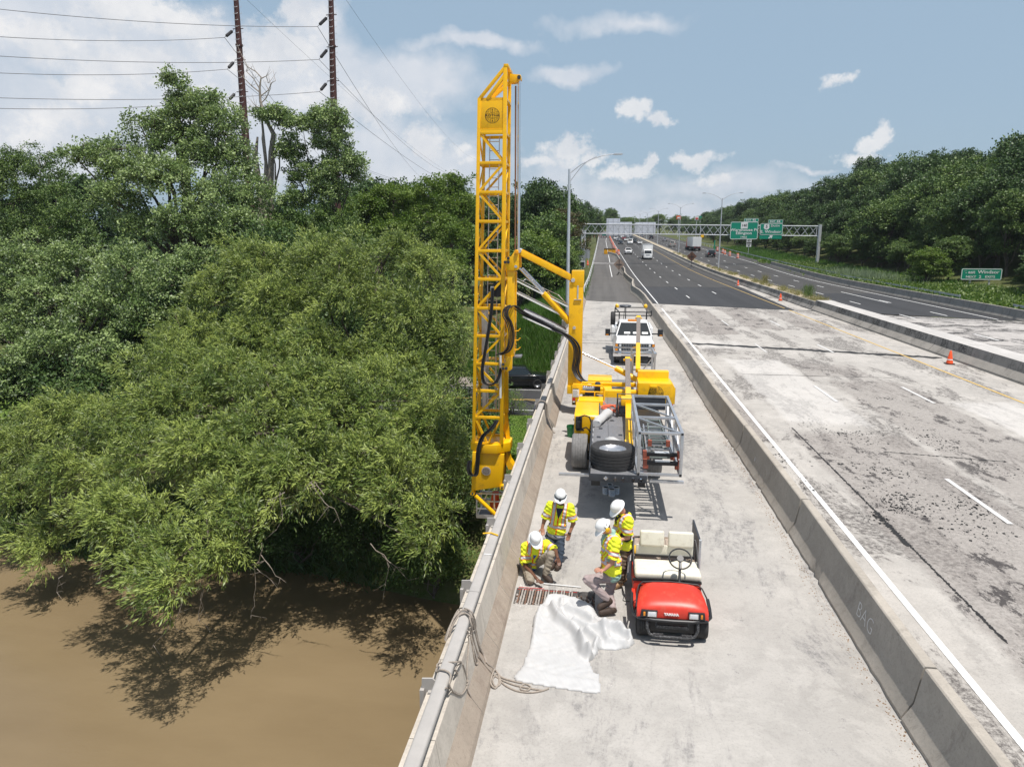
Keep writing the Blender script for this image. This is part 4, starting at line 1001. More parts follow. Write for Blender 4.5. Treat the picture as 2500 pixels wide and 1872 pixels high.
while y < 330:
    if not 84 < y < 99: x = 47.0+r.uniform(-1.2, 1.2)+(y > 150)*(y-150)*.01; far_tree('verge_shrub', 'low shrub at the wood edge beside the guard rail, %s from the near end' % ORD[i], x, y, r.uniform(3.0, 6.5), r.choice(['leaf_mid', 'leaf_dark', 'leaf_mid']), k, 'shrubs at the foot of the wood', 1.35); k += 1; i += 1
    y += r.uniform(5, 9)*(1 if y < 160 else 1.6)
far_tree('young_locust', 'tree with yellow-green tips at the right picture edge behind the green road sign', 56.0, 84, 15, 'leaf_yel', 1, 'pale trees at the wood edge', 1.0)
far_tree('young_locust', 'low yellow-green tree left of the one at the right picture edge', 50.5, 86, 8.5, 'leaf_yel', 2, 'pale trees at the wood edge', 1.1)
far_tree('sumac', 'bright green round bush between the gantry and the East Windsor sign', 42.0, 99, 5.4, 'leaf_light', 2, None, 1.5)
far_tree('sumac_tree', 'feathery mid green tree just right of the gantry leg', 48.5, 134, 12, 'leaf_mid', 0, None, 1.2)
# left side beyond the bridge
lt = 'trees left of the closed lane'
for (px, py, Y, x, nm, lab, mt, wd) in [
  (1310, 436, 118, None, 'tall_locust', 'tall open-crowned dark tree right of the yellow tower', 'leaf_dark', .72), (1268, 468, 122, None, 'tall_locust', 'dark tree directly behind the yellow tower cylinder', 'leaf_dark', .9),
  (1355, 452, 128, None, 'tall_locust', 'dark tree with a domed top left of the near lamp post', 'leaf_dark', .8),
  (1330, 512, 104, None, 'dry_tree', 'brownish tree below the tall dark crowns', 'leaf_mid', 1.15), (1375, 512, 116, None, 'dry_tree', 'brown-green tree touching the near lamp post', 'leaf_brown', .9),
  (1430, 488, 260, None, 'forest_tree', 'dark pointed tree right of the near lamp post', 'leaf_dark', .6), (1406, 494, 230, None, 'forest_tree', 'dark green tree behind the near lamp post', 'leaf_dark', .65),
  (1460, 504, 330, None, 'forest_tree', 'mid green tree left of the gantry sign backs', 'leaf_mid', .7), (1490, 508, 400, None, 'forest_tree', 'rounded light green tree above the gantry sign backs', 'leaf_mid', .8),
  (1300, 560, 96, None, 'light_maple', 'light green maple above the black pickup', 'leaf_light', 1.2), (1350, 575, 100, None, 'light_maple', 'light green maple above the wooden fence', 'leaf_light', 1.1), (1265, 575, 94, None, 'light_maple', 'green maple close behind the yellow tower', 'leaf_mid', 1.1),
  (1385, 556, 150, None, 'roadside_tree', 'low dark tree behind the small grey sign backs', 'leaf_dark', .8), (1418, 560, 230, None, 'roadside_tree', 'low tree behind the left gantry leg', 'leaf_mid', .8),
  (1362, 596, 98, None, 'roadside_tree', 'vine-covered low tree beside the near lamp post', 'leaf_mid', .9)]:
    v = gy(px, py, Y); x = v.x; z0 = G(x, Y); far_tree(nm, lab, x, Y, v.z-z0, mt, k, lt, wd); k += 1
for i, (px, py, Y) in enumerate([(870, 448, 135), (905, 435, 140), (940, 438, 138), (985, 440, 150), (690, 480, 130), (640, 490, 125), (1020, 470, 150), (1090, 480, 150), (1150, 470, 160), (1230, 470, 170), (560, 500, 120), (480, 510, 130), (250, 500, 120), (180, 430, 110), (60, 460, 115), (380, 520, 115), (1200, 480, 140)]):
    v = gy(px, py, Y); far_tree('backdrop_tree', 'dark distant tree on the skyline behind the river wood, %s of a scattered row' % ORD[i], v.x, Y, v.z-G(v.x, Y), 'leaf_dark', k, 'distant trees behind the river wood', 1.1); k += 1
for i in range(34):                         # mid-depth fillers of the river wood
    Y = r.uniform(48, 105); x = r.uniform(-75, -12)-(Y-48)*.12
    v = gy(0, 0, Y); h = r.uniform(9, 13)
    far_tree('bottomland_tree', 'half-hidden tree inside the river wood, %s from the near side' % ORD[i], x, Y, h, r.choice(['leaf_mid', 'leaf_dark', 'leaf_mid']), k, 'trees inside the river wood', 1.1); k += 1
# far treeline beyond the highway
for i in range(30):
    x = -70+i*7.5+r.uniform(-2, 2); y = r.uniform(470, 560); zt, px = top_for(x, y)
    if 1440 < px < 1760:
        v = gy(px, 524+r.uniform(-7, 7)+(px > 1560)*4, y); far_tree('treeline_tree', 'distant tree closing off the highway, %s from the left' % ORD[i], x, y, max(9, v.z-G(x, y)), 'leaf_mid' if i % 3 else 'leaf_light', k, 'distant trees closing off the highway', 1.4); k += 1
for i in range(26):
    x = -170+i*8+r.uniform(-3, 3); y = r.uniform(250, 420)
    if x > -14: continue
    zt, px = top_for(x, y); far_tree('treeline_tree', 'distant tree left of the highway, %s of the row' % ORD[i], x, y, r.uniform(15, 19), 'leaf_mid', k, 'distant trees left of the highway', 1.2); k += 1

# grass and weeds
def blades(name, n, fx, L0, W0, mat, label=None, seed=1, lean=.35):
    g = np.random.default_rng(seed); x, y, z = fx(g, n); n = len(x)
    d = unit(np.stack([g.normal(0, lean, n), g.normal(0, lean, n), np.ones(n)], 1)); nr = unit(g.normal(size=(n, 3)))
    Ln = L0*(.5+g.random(n)); me = leaf_mesh(name, np.stack([x, y, z], 1), d, nr, Ln, W0*(.6+.8*g.random(n)), g.random(n))
    return tag(link(name, me, mat), kind='stuff')
def on_ground(x, y): return terrain(x, y)
def f1(g, n):
    x = g.uniform(-13, -2.6, n); y = g.uniform(66.2, 112, n); k = x > -13+(y-66)*.06; x, y = x[k], y[k]; return x, y, on_ground(x, y)-.05
blades('tall_grass', 62000, f1, .95, .055, 'grass_blade', seed=3)
def f2(g, n):
    x = g.uniform(33.3, 44, n); y = 52+g.random(n)**1.5*200; x = x+.02*(y-52); return x, y, on_ground(x, y)-.03
blades('verge_weeds', 60000, f2, .85, .09, 'grass_blade', seed=4)
def f3(g, n):
    m_ = 110; cx = g.uniform(33.8, 43, m_); cy = 54+g.random(m_)**1.3*110; i = g.integers(0, m_, n); x = cx[i]+g.normal(0, .8, n); y = cy[i]+g.normal(0, 1.6, n); return x, y, on_ground(x, y)+g.random(n)*.9
blades('verge_vines', 52000, f3, .26, .2, 'leaf_light', seed=5, lean=1.2)
def f4(g, n):
    x = g.uniform(-9, -2.2, n); y = g.uniform(38, 51.5, n); return x, y, np.full(n, -7.06)
blades('lawn_grass', 16000, f4, .09, .04, 'grass_blade', seed=6)
def f5(g, n):
    m_ = 140; cy = 66+g.random(m_)**1.6*130; cx = g.uniform(18.8, 20.2, m_); i = g.integers(0, m_, n); x = cx[i]+g.normal(0, .18, n); y = cy[i]+g.normal(0, .35, n); return x, y, znp(y)+.62
blades('median_weeds', 7000, f5, .38, .022, 'dry_grass', seed=7)
def f6(g, n):
    x = -1.9+np.abs(g.normal(0, .22, n)); y = g.uniform(72, 150, n); return x, y, znp(y)
blades('roadside_weeds', 3500, f6, .22, .03, 'grass_blade', seed=8)
def f7(g, n):
    x = g.uniform(-60, -6, n); y = g.uniform(29, 34, n); return x, y, on_ground(x, y)-.03
blades('bank_undergrowth', 26000, f7, .6, .07, 'leaf_dark', seed=9, lean=.8)
for i, (x, y, lab) in enumerate([(19.5, 70.6, 'taller clump of upright weed stalks on the median'), (19.2, 68.8, 'shorter clump of weed stalks on the median'), (19.4, 88, 'thin yellowish weed stalks on the median near the lamp post')]):
    root = thing('weed_clump', lab, 'weeds', (x, y, .62)); g = np.random.default_rng(i); n = 260; px = g.normal(0, .25, n); py = g.normal(0, .25, n)
    base = np.stack([px, py, 0*px+g.random(n)*.8], 1); d = unit(np.stack([g.normal(0, .2, n), g.normal(0, .2, n), 1+0*px], 1))
    link('stalks', leaf_mesh('stalks', base, d, unit(g.normal(size=(n, 3))), .5*(.5+g.random(n)), .03+0*px, g.random(n)), 'leaf_mid' if i < 2 else 'dry_grass', root)
# pale reeds near the right verge
def f8(g, n):
    x = g.normal(38.5, 1.6, n); y = g.normal(112, 7, n); return x, y, on_ground(x, y)
blades('pale_reeds', 5000, f8, 1.5, .035, simple('pale_reed', (.20, .26, .15), .9), seed=10)
# ------------------------------------------------------------------ under-bridge inspection trailer
def T_(x, y, Y): return gy(1160+x/5.175, 600+y/5.175, Y)
def Z4(x, y, Y): return gy(1120+x/2.76, 680+y/2.76, Y)
def Z3(x, y, Y): return gy(1120+x/2.957, 140+y/2.957, Y)
def Mz(x, y, z): return gz(1380+x/4.87, 860+y/4.87, z)
def My(x, y, Y): return gy(1380+x/4.87, 860+y/4.87, Y)
mach = thing('inspection_trailer', 'yellow under-bridge inspection trailer with tall lattice mast hung over the parapet', 'inspection machine', (.5, 21, 0))
def P(name, mb, mat, par=mach, **k): return mb.build(name, mat, par, **k)
xl = lambda z: -4.13-(10.7-z)*.027; xr = lambda z: -3.27-(10.7-z)*.013
F0, F1 = 24.5, 25.62
zs = [9.66, 8.70, 7.75, 6.79, 5.80, 4.83, 3.83, 2.85, 1.86, .87, -.11, -1.08]
def chord(xf, y, z0, z1, w=.11):
    mb = MB(); mb.bar((xf(z0), y, z0), (xf(z1), y, z1), w, w, up=(0, 1, 0)); return mb
for y in (F0, F1):
    P('mast_chord', chord(xl, y, -1.1, 10.75, .11 if y == F0 else .10), 'yellow', bevel=.008)
    P('mast_chord', chord(xr, y, -1.1, 11.72, .13 if y == F0 else .11), 'yellow', bevel=.008)
for i, z in enumerate(zs):
    for y in (F0, F1):
        mb = MB(); mb.bar((xl(z)+.05, y-.003, z), (xr(z)-.05, y-.003, z), .10, .10); P('mast_brace', mb, 'yellow', bevel=.006)
    for xf in (xl, xr):
        mb = MB(); mb.bar((xf(z), F0+.05, z-.004), (xf(z), F1-.05, z-.004), .08, .08); P('mast_brace', mb, 'yellow')
for i in range(len(zs)-1):
    a, b = zs[i]-.05, zs[i+1]+.05
    for y, w in ((F0, .075), (F1, .07)):
        if i == len(zs)-2:
            for q in (((xl(a)+.06, a), ((xl(b)+xr(b))/2-.05, b)), ((xr(a)-.06, a), ((xl(b)+xr(b))/2+.05, b))):
                mb = MB(); mb.bar((q[0][0], y, q[0][1]), (q[1][0], y, q[1][1]), w, w, up=(0, 1, 0)); P('mast_brace', mb, 'yellow')
        else:
            mb = MB(); s = i % 2 == 0
            mb.bar(((xl(a)+.06) if s else (xr(a)-.06), y, a), ((xr(b)-.06) if s else (xl(b)+.06), y, b), w, w, up=(0, 1, 0)); P('mast_brace', mb, 'yellow')
    for xf in (xl, xr):
        mb = MB(); s = i % 2 == 0
        mb.bar((xf(a), (F0+.06) if s else (F1-.06), a), (xf(b), (F1-.06) if s else (F0+.06), b), .05, .05); P('mast_brace', mb, 'yellow')
# pointed head
hd = [((xl(10.75), F0, 10.72), (-3.24, F0, 11.72)), ((xl(10.75), F1, 10.72), (-3.24, F1, 11.72)), ((-3.86, F0, 10.72), (-3.28, F0, 11.45)), ((-4.1, F1-.1, 10.74), (-3.25, F1-.1, 11.42))]
for p, q in hd:
    mb = MB(); mb.bar(p, q, .10, .10, up=(0, 1, 0)); P('head_brace', mb, 'yellow', bevel=.006)
mb = MB(); mb.box((-3.31, F0-.07, 11.68), (-3.16, F1+.06, 11.78)); P('head_cap', mb, 'yellow', bevel=.01)
mb = MB(); mb.box((xl(10.7)-.05, F0-.02, 10.68), (xr(10.7)+.06, F1, 10.76)); P('head_plate', mb, 'yellow')
mb = MB(); mb.box((xl(10.2)+.05, F0-.035, 9.76), (xr(10.2)-.05, F0+.02, 10.67)); pan = P('logo_panel', mb, 'yellow', bevel=.005)
mb = MB(); mb.box((xl(9.7)-.05, F0-.045, 9.66), (xr(9.7)+.06, F0+.02, 9.78)); P('panel_frame', mb, 'yellow')
def logo(cx, y, cz, R, par, half=False):
    """round emblem: a ring, a cross of two words and stepped corner lines"""
    mb = MB(); n = 48; a0, a1 = (0, math.pi) if half else (0, 2*math.pi)
    def P3(x, z): return (cx+x, y, cz+z)
    def ring(r0, r1, t0, t1):
        k = max(4, int(n*(t1-t0)/(2*math.pi)))
        for i in range(k):
            u, v = t0+(t1-t0)*i/k, t0+(t1-t0)*(i+1)/k
            mb.quad(P3(r0*math.cos(u), r0*math.sin(u)), P3(r1*math.cos(u), r1*math.sin(u)), P3(r1*math.cos(v), r1*math.sin(v)), P3(r0*math.cos(v), r0*math.sin(v)))
    ring(R*.955, R, a0, a1)
    def seg(x0, z0, x1, z1):
        mb.quad(P3(x0, z0), P3(x1, z0), P3(x1, z1), P3(x0, z1))
    t = R*.045
    for k in range(3):
        o = R*(.27+.19*k)
        lim = math.sqrt(max(0, .93-(o/R)**2))*R
        for sx in (-1, 1):
            for sz in ((1,) if half else (-1, 1)):
                seg(sx*o-t/2, sz*(o), sx*o+t/2, sz*lim); seg(sx*o, sz*o-t/2, sx*lim, sz*o+t/2)
    mb.build('emblem', 'text_black', par, fix=False)
    rot = (math.pi/2, 0, 0)
    text('ROTHA', R*.44, (cx, y-.001, cz), rot, 'text_black', par, sx=1.28, off=R*.007, ext=.001)
    for i, ch in enumerate('ROTHA'):
        if ch == 'T' or (half and i > 2): continue
        text(ch, R*.38, (cx, y-.001, cz+(2-i)*R*.355), rot, 'text_black', par, off=R*.006, ext=.001)
logo(-3.69, F0-.040, 10.2, .245, pan)
# ladder inside the mast
lx = lambda z: -3.86-(10-z)*.022
for dx in (0, .33):
    mb = MB(); mb.tube([(lx(9.6)+dx, 25.05, 9.6), (lx(.2)+dx, 25.05, .2)], .018, 6); P('ladder_rail', mb, 'alu')
for i in range(31):
    z = 9.45-.3*i; mb = MB(); mb.tube([(lx(z), 25.05, z), (lx(z)+.33, 25.05, z)], .014, 6); P('ladder_rung', mb, 'alu')
mb = MB(); mb.box((-4.22, 25.1, .05), (-4.0, 25.3, 3.7)); P('inner_tray', mb, 'alu')
for q in ((-3.62, 3.7, .1), (-3.52, 3.5, .1), (-3.44, 3.4, .3)):
    mb = MB(); mb.tube([(q[0], 24.8, q[1]), (q[0]-.04, 24.8, q[2])], .022, 6); P('inner_pipe', mb, 'alu')
mb = MB(); mb.bar(Z4(283, 500, 24.38), Z4(282, 805, 24.38), .07, .05, up=(0, 1, 0)); P('guide_strip', mb, 'white_pl')
# long cylinder and its bracket
mb = MB(); mb.cyl((-2.87, 25.0, 5.7), (-2.86, 25.0, 11.36), .055, n=14); P('long_cylinder', mb, 'chrome', smooth=True)
mb = MB(); mb.cyl((-2.99, 25.0, 5.5), (-2.98, 25.0, 11.2), .028, n=8); P('long_cylinder', mb, simple('brown_pipe', (.25, .13, .08), .5))
mb = MB(); mb.prism([(-3.16, 11.28), (-2.98, 11.28), (-2.78, 11.38), (-2.80, 11.52), (-3.16, 11.56)], 24.85, 25.15); P('cylinder_bracket', mb, 'yellow', bevel=.01)
mb = MB(); mb.cyl((-2.85, 24.8, 11.44), (-2.85, 25.2, 11.44), .06, n=14); P('bracket_pin', mb, 'steel_dk')
# carriage, column
def plate(pts, Y0, Y1, name, mat='yellow', f=T_, **k):
    mb = MB(); pl = [f(x, y, Y0) for x, y in pts]; mb.prism([(p.x, p.z) for p in pl], Y0, Y1); return P(name, mb, mat, **k)
def bolt(x, y, Y, r=.05, f=T_, mat='steel_dk', L=.05):
    p = f(x, y, Y); mb = MB(); mb.cyl((p.x, Y-L, p.z), (p.x, Y+.01, p.z), r, n=12); mb.cyl((p.x, Y-L-.02, p.z), (p.x, Y-L, p.z), r*.5, n=8); return P('bolt', mb, mat)
plate([(358, 205), (395, 150), (455, 135), (500, 60), (525, 48), (548, 60), (552, 290), (525, 315), (405, 315)], 24.28, 24.42, 'carriage_plate', bevel=.01)
plate([(500, 90), (545, 55), (580, 60), (585, 270), (560, 285), (520, 260)], 24.75, 24.87, 'carriage_plate', bevel=.01)
for x, y in ((420, 157), (380, 207), (420, 207)): bolt(x, y, 24.28)
bolt(516, 262, 24.28, .05, mat='chrome'); bolt(522, 85, 24.28, .07, mat='yellow_dk')
plate([(408, 315), (497, 315), (490, 1400), (400, 1400)], 24.33, 24.62, 'column', bevel=.012)
plate([(497, 320), (528, 330), (515, 1320), (488, 1400)], 24.65, 24.72, 'column_side', 'yellow')
plate([(333, 1480), (385, 1478), (385, 1400), (470, 1400), (465, 1560), (440, 1575), (400, 1600), (385, 1572), (330, 1568)], 24.26, 24.40, 'lower_carriage_plate', bevel=.01)
for x, y in ((354, 1497), (354, 1547), (393, 1547)): bolt(x, y, 24.26)
for i in range(14):
    a, b = T_(495, 345+i*75, 24.75), T_(525, 345+i*75, 24.75); mb = MB(); mb.tube([a, b], .014, 5); P('side_rung', mb, 'yellow_dk')
mb = MB(); mb.tube([T_(527, 330, 24.8), T_(512, 1290, 24.8)], .018, 6); P('side_rail', mb, 'alu')
for y in (1060, 1178, 1295):
    mb = MB(); mb.tube([T_(485, y+18, 24.6), T_(545, y+15, 24.6), T_(572, y-15, 24.6)], .02, 6); P('hose_hook', mb, 'yellow')
mb = MB(); a = T_(480, 1395, 24.7); mb.box((a.x, 24.5, a.z-.02), (a.x+.30, 25.0, a.z+.03)); P('step', mb, 'tread')
mb = MB(); mb.bar(Z4(318, 620, 25.2), Z4(322, 900, 25.2), .16, .16, up=(0, 1, 0)); mb.bar(Z4(318, 900, 25.2), Z4(335, 1100, 25.2), .14, .14, up=(0, 1, 0)); P('lower_column', mb, 'yellow')
# slewing ring and foot box
def ngon(cx, cy, r, z, n=8, a0=math.pi/8): return [(cx+r*math.cos(a0+2*math.pi*i/n), cy+r*math.sin(a0+2*math.pi*i/n), z) for i in range(n)]
mb = MB(); mb.loft([ngon(-3.87, 25.05, .80, -1.42), ngon(-3.87, 25.05, .80, -1.08)]); P('slewing_collar', mb, 'yellow', bevel=.02)
mb = MB(); mb.loft([ngon(-3.92, 25.05, .62, -1.50, 24, 0), ngon(-3.92, 25.05, .62, -1.40, 24, 0)]); P('slewing_ring', mb, 'steel_dk', smooth=True)
plate([(92, 1168), (305, 1185), (290, 1402), (85, 1432)], 24.42, 25.5, 'foot_box', f=Z4, bevel=.02)
mb = MB(); pc = Z4(185, 1296, 24.40); mb.cyl((pc.x, 24.39, pc.z), (pc.x, 24.43, pc.z), .165, n=28); P('port_ring', mb, 'alu', smooth=True)
mb = MB(); mb.cyl((pc.x, 24.375, pc.z), (pc.x, 24.40, pc.z), .135, n=28); P('port_mesh', mb, 'grating', smooth=True)
plate([(300, 1190), (325, 1150), (345, 1230), (372, 1270), (370, 1288), (335, 1285), (315, 1240), (300, 1300)], 24.8, 25.3, 'gusset', f=Z4)
for x, y in ((95, 1443), (293, 1403)):
    c = Z4(x, y, 24.4); mb = MB(); mb.cyl((c.x, 24.33, c.z), (c.x, 24.53, c.z), .085, n=18); P('lug', mb, 'yellow', smooth=True); mb = MB(); mb.cyl((c.x, 24.30, c.z), (c.x, 24.56, c.z), .035, n=10); P('lug_pin', mb, 'steel_dk')
mb = MB(); a, b = Z4(112, 1462, 24.4), Z4(262, 1602, 24.4); mb.tube([a, b], .075, 14); P('tilt_cylinder', mb, 'yellow', smooth=True)
mb = MB(); x0, x1, z0, z1 = -4.38, -3.05, -4.0, -3.05
for yy_ in (24.6, 25.6):
    for x in (x0, (x0+x1)/2, x1): mb.bar((x, yy_, z0), (x, yy_, z1), .05)
    for z in (z0, -3.65, -3.35, z1): mb.bar((x0, yy_, z), (x1, yy_, z), .045)
    mb.bar((x0, yy_, z0), (x0+.4, yy_, z1), .03)
for x in (x0, x1):
    for z in (z0, -3.35): mb.bar((x, 24.6, z), (x, 25.6, z), .05)
P('basket_frame', mb, 'alu'); mb = MB(); mb.box((x0, 24.6, z0-.04), (x1, 25.6, z0)); P('basket_floor', mb, 'tread'); mb = MB(); mb.box((x0, 24.58, z0), (x1, 24.60, z0+.12)); P('toe_board', mb, 'alu')
vb = thing('safety_vest_bundle', 'orange-red vest bundle lying in the aluminium basket under the mast', 'vest', (-3.75, 25.1, -4.0))
mb = MB(); mb.loft([ngon(-3.8, 25.1, .16, -4.0, 10), ngon(-3.78, 25.1, .2, -3.7, 10), ngon(-3.75, 25.1, .12, -3.15, 10)]); mb.build('cloth', 'orange', vb, smooth=True)
mb = MB(); mb.loft([ngon(-3.4, 25.0, .1, -3.9, 8), ngon(-3.38, 25.0, .14, -3.6, 8), ngon(-3.4, 25.0, .08, -3.42, 8)]); mb.build('hood', 'orange', vb, smooth=True)
# slewing arm to the post
A0, A1 = T_(565, 80, 24.6), T_(1240, 420, 25.25)
mb = MB(); mb.bar(A0, A1, .26, .21, up=(0, 0, 1)); P('upper_arm', mb, 'yellow', bevel=.012)
mb = MB(); d = (A1-A0).normalized(); up_ = Vector((0, 0, 1))
for s in (-.1, .1):
    mb.bar(A0+d*.1+up_*.12+Vector((0, s, 0)), A1-d*.2+up_*.12+Vector((0, s, 0)), .02, .03)
P('arm_rib', mb, 'yellow_dk')
mb = MB(); mb.cyl(A1+Vector((.0, -.25, -.03)), A1+Vector((0, .25, -.03)), .07, n=14); mb.cyl(A0+Vector((0, -.3, .05)), A0+Vector((0, .3, .05)), .075, n=14); P('arm_pin', mb, 'galv', smooth=True)
px0, px1, py0, py1 = -1.06, -.60, 25.05, 25.55
mb = MB(); mb.box((px0-.03, py0, 1.0), (px1, py1, 4.72)); mb.box((px0+.05, py0-.004, 4.55), (px1+.02, py1+.004, 5.12)); P('post', mb, 'yellow', bevel=.015)
mb = MB(); c = T_(1297, 600, py0-.01); mb.bar((c.x, py0-.012, c.z+.27), (c.x, py0-.012, c.z-.18), .05, .012, up=(0, 1, 0)); mb.bar((c.x-.13, py0-.012, c.z-.22), (c.x+.13, py0-.012, c.z-.22), .06, .02); P('post_bracket', mb, 'galv')
c = T_(1252, 1035, py0); mb = MB(); mb.cyl((c.x, py0-.04, c.z), (c.x, py0, c.z), .055, n=14); P('post_bolt', mb, 'galv')
for k, (dx, dy) in enumerate(((0, 0), (.16, .35))):
    a = T_(558+k*40, 285, 24.7+dy); b = T_(862+k*35, 600, 24.95+dy); c = T_(1188+k*10, 965, 25.2+dy)
    mb = MB(); mb.tube([a, b], .042, 12); P('cylinder_rod', mb, 'chrome', smooth=True); mb = MB(); mb.tube([b, c], .105, 16); P('cylinder_barrel', mb, 'yellow', smooth=True)
for (x0, y0, x1, y1, w, dY) in [(525, 445, 1170, 770, .05, 0), (530, 412, 1180, 745, .03, .25), (515, 590, 1110, 885, .06, 0), (540, 575, 1090, 850, .04, .3), (640, 420, 870, 540, .02, .3), (870, 540, 1050, 620, .02, .3), (1050, 620, 1160, 735, .02, .3), (600, 450, 640, 420, .02, .3)]:
    mb = MB(); mb.bar(T_(x0, y0, 24.7+dY), T_(x1, y1, 25.1+dY), w, w); P('guard_rail_bar', mb, 'white_pl')
# hose tray and hoses
mb = MB(); mb.quad(T_(635, 785, 24.9), T_(1140, 1030, 25.25), T_(1165, 1090, 25.1), T_(600, 835, 24.75)); mb.quad(*[v+Vector((0, 0, -.02)) for v in (T_(635, 785, 24.9), T_(600, 835, 24.75), T_(1165, 1090, 25.1), T_(1140, 1030, 25.25))]); P('hose_tray', mb, 'tread', fix=False)
mb = MB(); mb.bar(T_(600, 895, 24.7), T_(1010, 1078, 25.0), .12, .05); P('hose_tray_edge', mb, 'white_pl')
def hoses(pts, f, n=4, sp=.05, r=.020, mat='hose', seed=1, name='hose'):
    rr = random.Random(seed)
    for k in range(n):
        o = Vector(((k-(n-1)/2)*sp, -.03*abs(k-(n-1)/2), rr.uniform(-.02, .02))); Q = [f(*p)+o for p in pts]
        # Catmull-Rom
        S = []
        for i in range(len(Q)-1):
            p0, p1, p2, p3 = Q[max(0, i-1)], Q[i], Q[i+1], Q[min(len(Q)-1, i+2)]
            for t in (0, .25, .5, .75): S.append(.5*((2*p1)+(-p0+p2)*t+(2*p0-5*p1+4*p2-p3)*t*t+(-p0+3*p1-3*p2+p3)*t**3))
        S.append(Q[-1]); mb = MB(); mb.tube(S, r, 7); P(name, mb, mat, smooth=True, fix=False)
hoses([(300, 1372, 24.3), (400, 1330, 24.2), (450, 1240, 24.2), (462, 1090, 24.2), (430, 960, 24.2), (385, 880, 24.2), (400, 790, 24.25), (480, 755, 24.4), (560, 810, 24.55), (640, 860, 24.7)], T_, 5, .045)
hoses([(600, 850, 24.72), (800, 950, 24.9), (1010, 1060, 25.0), (1180, 1150, 25.0), (1275, 1260, 24.95), (1290, 1400, 24.95), (1270, 1560, 24.95), (1330, 1680, 24.8), (1400, 1720, 24.7)], T_, 6, .045, .022, seed=2)
hoses([(640, 845, 24.72), (1000, 1010, 24.98)], T_, 4, .03, .012, 'alu', 3, 'pipe')
hoses([(230, 60, 24.35), (222, 200, 24.3), (205, 330, 24.3), (180, 480, 24.3), (160, 600, 24.3), (168, 690, 24.3), (215, 713, 24.3), (262, 680, 24.3), (285, 600, 24.35)], Z4, 3, .036, .024, seed=4)
hoses([(258, 955, 24.4), (225, 1005, 24.3), (165, 1060, 24.3), (135, 1150, 24.25), (128, 1250, 24.25), (118, 1318, 24.25), (88, 1322, 24.25), (68, 1280, 24.25), (78, 1225, 24.3)], Z4, 5, .03, .022, seed=5)
mb = MB(); c = Z4(262, 75, 24.6); mb.lathe([(.0, -.06), (.26, -.06), (.26, .06), (0, .06)], (c.x, 24.6, c.z), 'y', 24); P('hose_reel', mb, 'hose'); mb = MB(); mb.box((c.x-.22, 24.4, c.z-.02), (c.x-.12, 24.5, c.z+.12)); P('reel_bracket', mb, 'alu')
# ---- trailer chassis
DK = Vector((0, -.7, .24)); OFFS[0] = DK  # deck, rack and load pushed toward camera, roughly along the line of sight
for a_, b_ in ((15.82, 17.6), (17.61, 19.9), (19.91, 22.0), (22.01, 24.0)):
    for c_, d_ in ((-.12, .30), (.305, .72), (.725, 1.14)): mb = MB(); mb.box((c_, a_, .80), (d_, b_, .90)); P('deck_plate', mb, 'tread', bevel=.004)
for x_, y_ in ((.05, 18.3), (.05, 18.75), (.62, 18.3), (.62, 19.0), (.1, 19.6)): mb = MB(); mb.box((x_-.05, y_-.06, .9), (x_+.05, y_+.06, .912)); P('tie_down', mb, 'steel_dk')
for x_, y_ in ((.42, 20.5), (.42, 21.1), (.25, 22.3)): mb = MB(); mb.cyl((x_, y_, .895), (x_, y_, .905), .07, n=16); P('deck_hole', mb, 'black')
for k_ in range(9): mb = MB(); mb.tube([(-.10, 16.2+k_*.5, .93), (-.10, 16.45+k_*.5, .93)], .012, 5); P('side_loop', mb, 'galv')
mb = MB(); mb.box((-.15, 15.80, .73), (1.12, 15.82, .895)); P('rear_bumper', mb, 'steel_dk', bevel=.004)
for x in (.30, .55, .74, .95, 1.1): pass
for i, x in enumerate((.22, .43, .60, .82, .99)):
    mb = MB(); z = .815
    if i in (0, 4): mb.prism([(x-.055, z), (x, z+.055), (x+.055, z), (x, z-.055)], 15.76, 15.80); mb.cyl((x, 15.72, z), (x, 15.77, z), .022, n=10)
    else: mb.cyl((x, 15.73, z), (x, 15.80, z), .035, n=12); mb.box((x-.02, 15.74, z-.06), (x+.02, 15.77, z+.06))
    P('coupling', mb, 'chrome')
mb = MB(); mb.box((-.16, 15.83, .85), (-.12, 20.4, 1.02)); P('side_plate', mb, 'steel_dk')
mb = MB(); mb.box((-.10, 16.0, .55), (.10, 24, .79)); mb.box((.95, 16, .55), (1.1, 24, .79)); P('chassis_beam', mb, 'black')
mb = MB(); mb.bar((-.86, 16.5, .62), (-.13, 16.5, .62), .09, .05); P('outrigger_bar', mb, 'alu'); mb = MB(); mb.bar((1.2, 16.1, .68), (1.95, 16.1, .68), .09, .05); P('outrigger_bar', mb, 'alu')
mb = MB(); mb.box((-.12, 15.9, .901), (1.1, 16.1, .905)); P('rear_strip', mb, 'alu')
OFFS[0] = Vector((0, 0, 0))
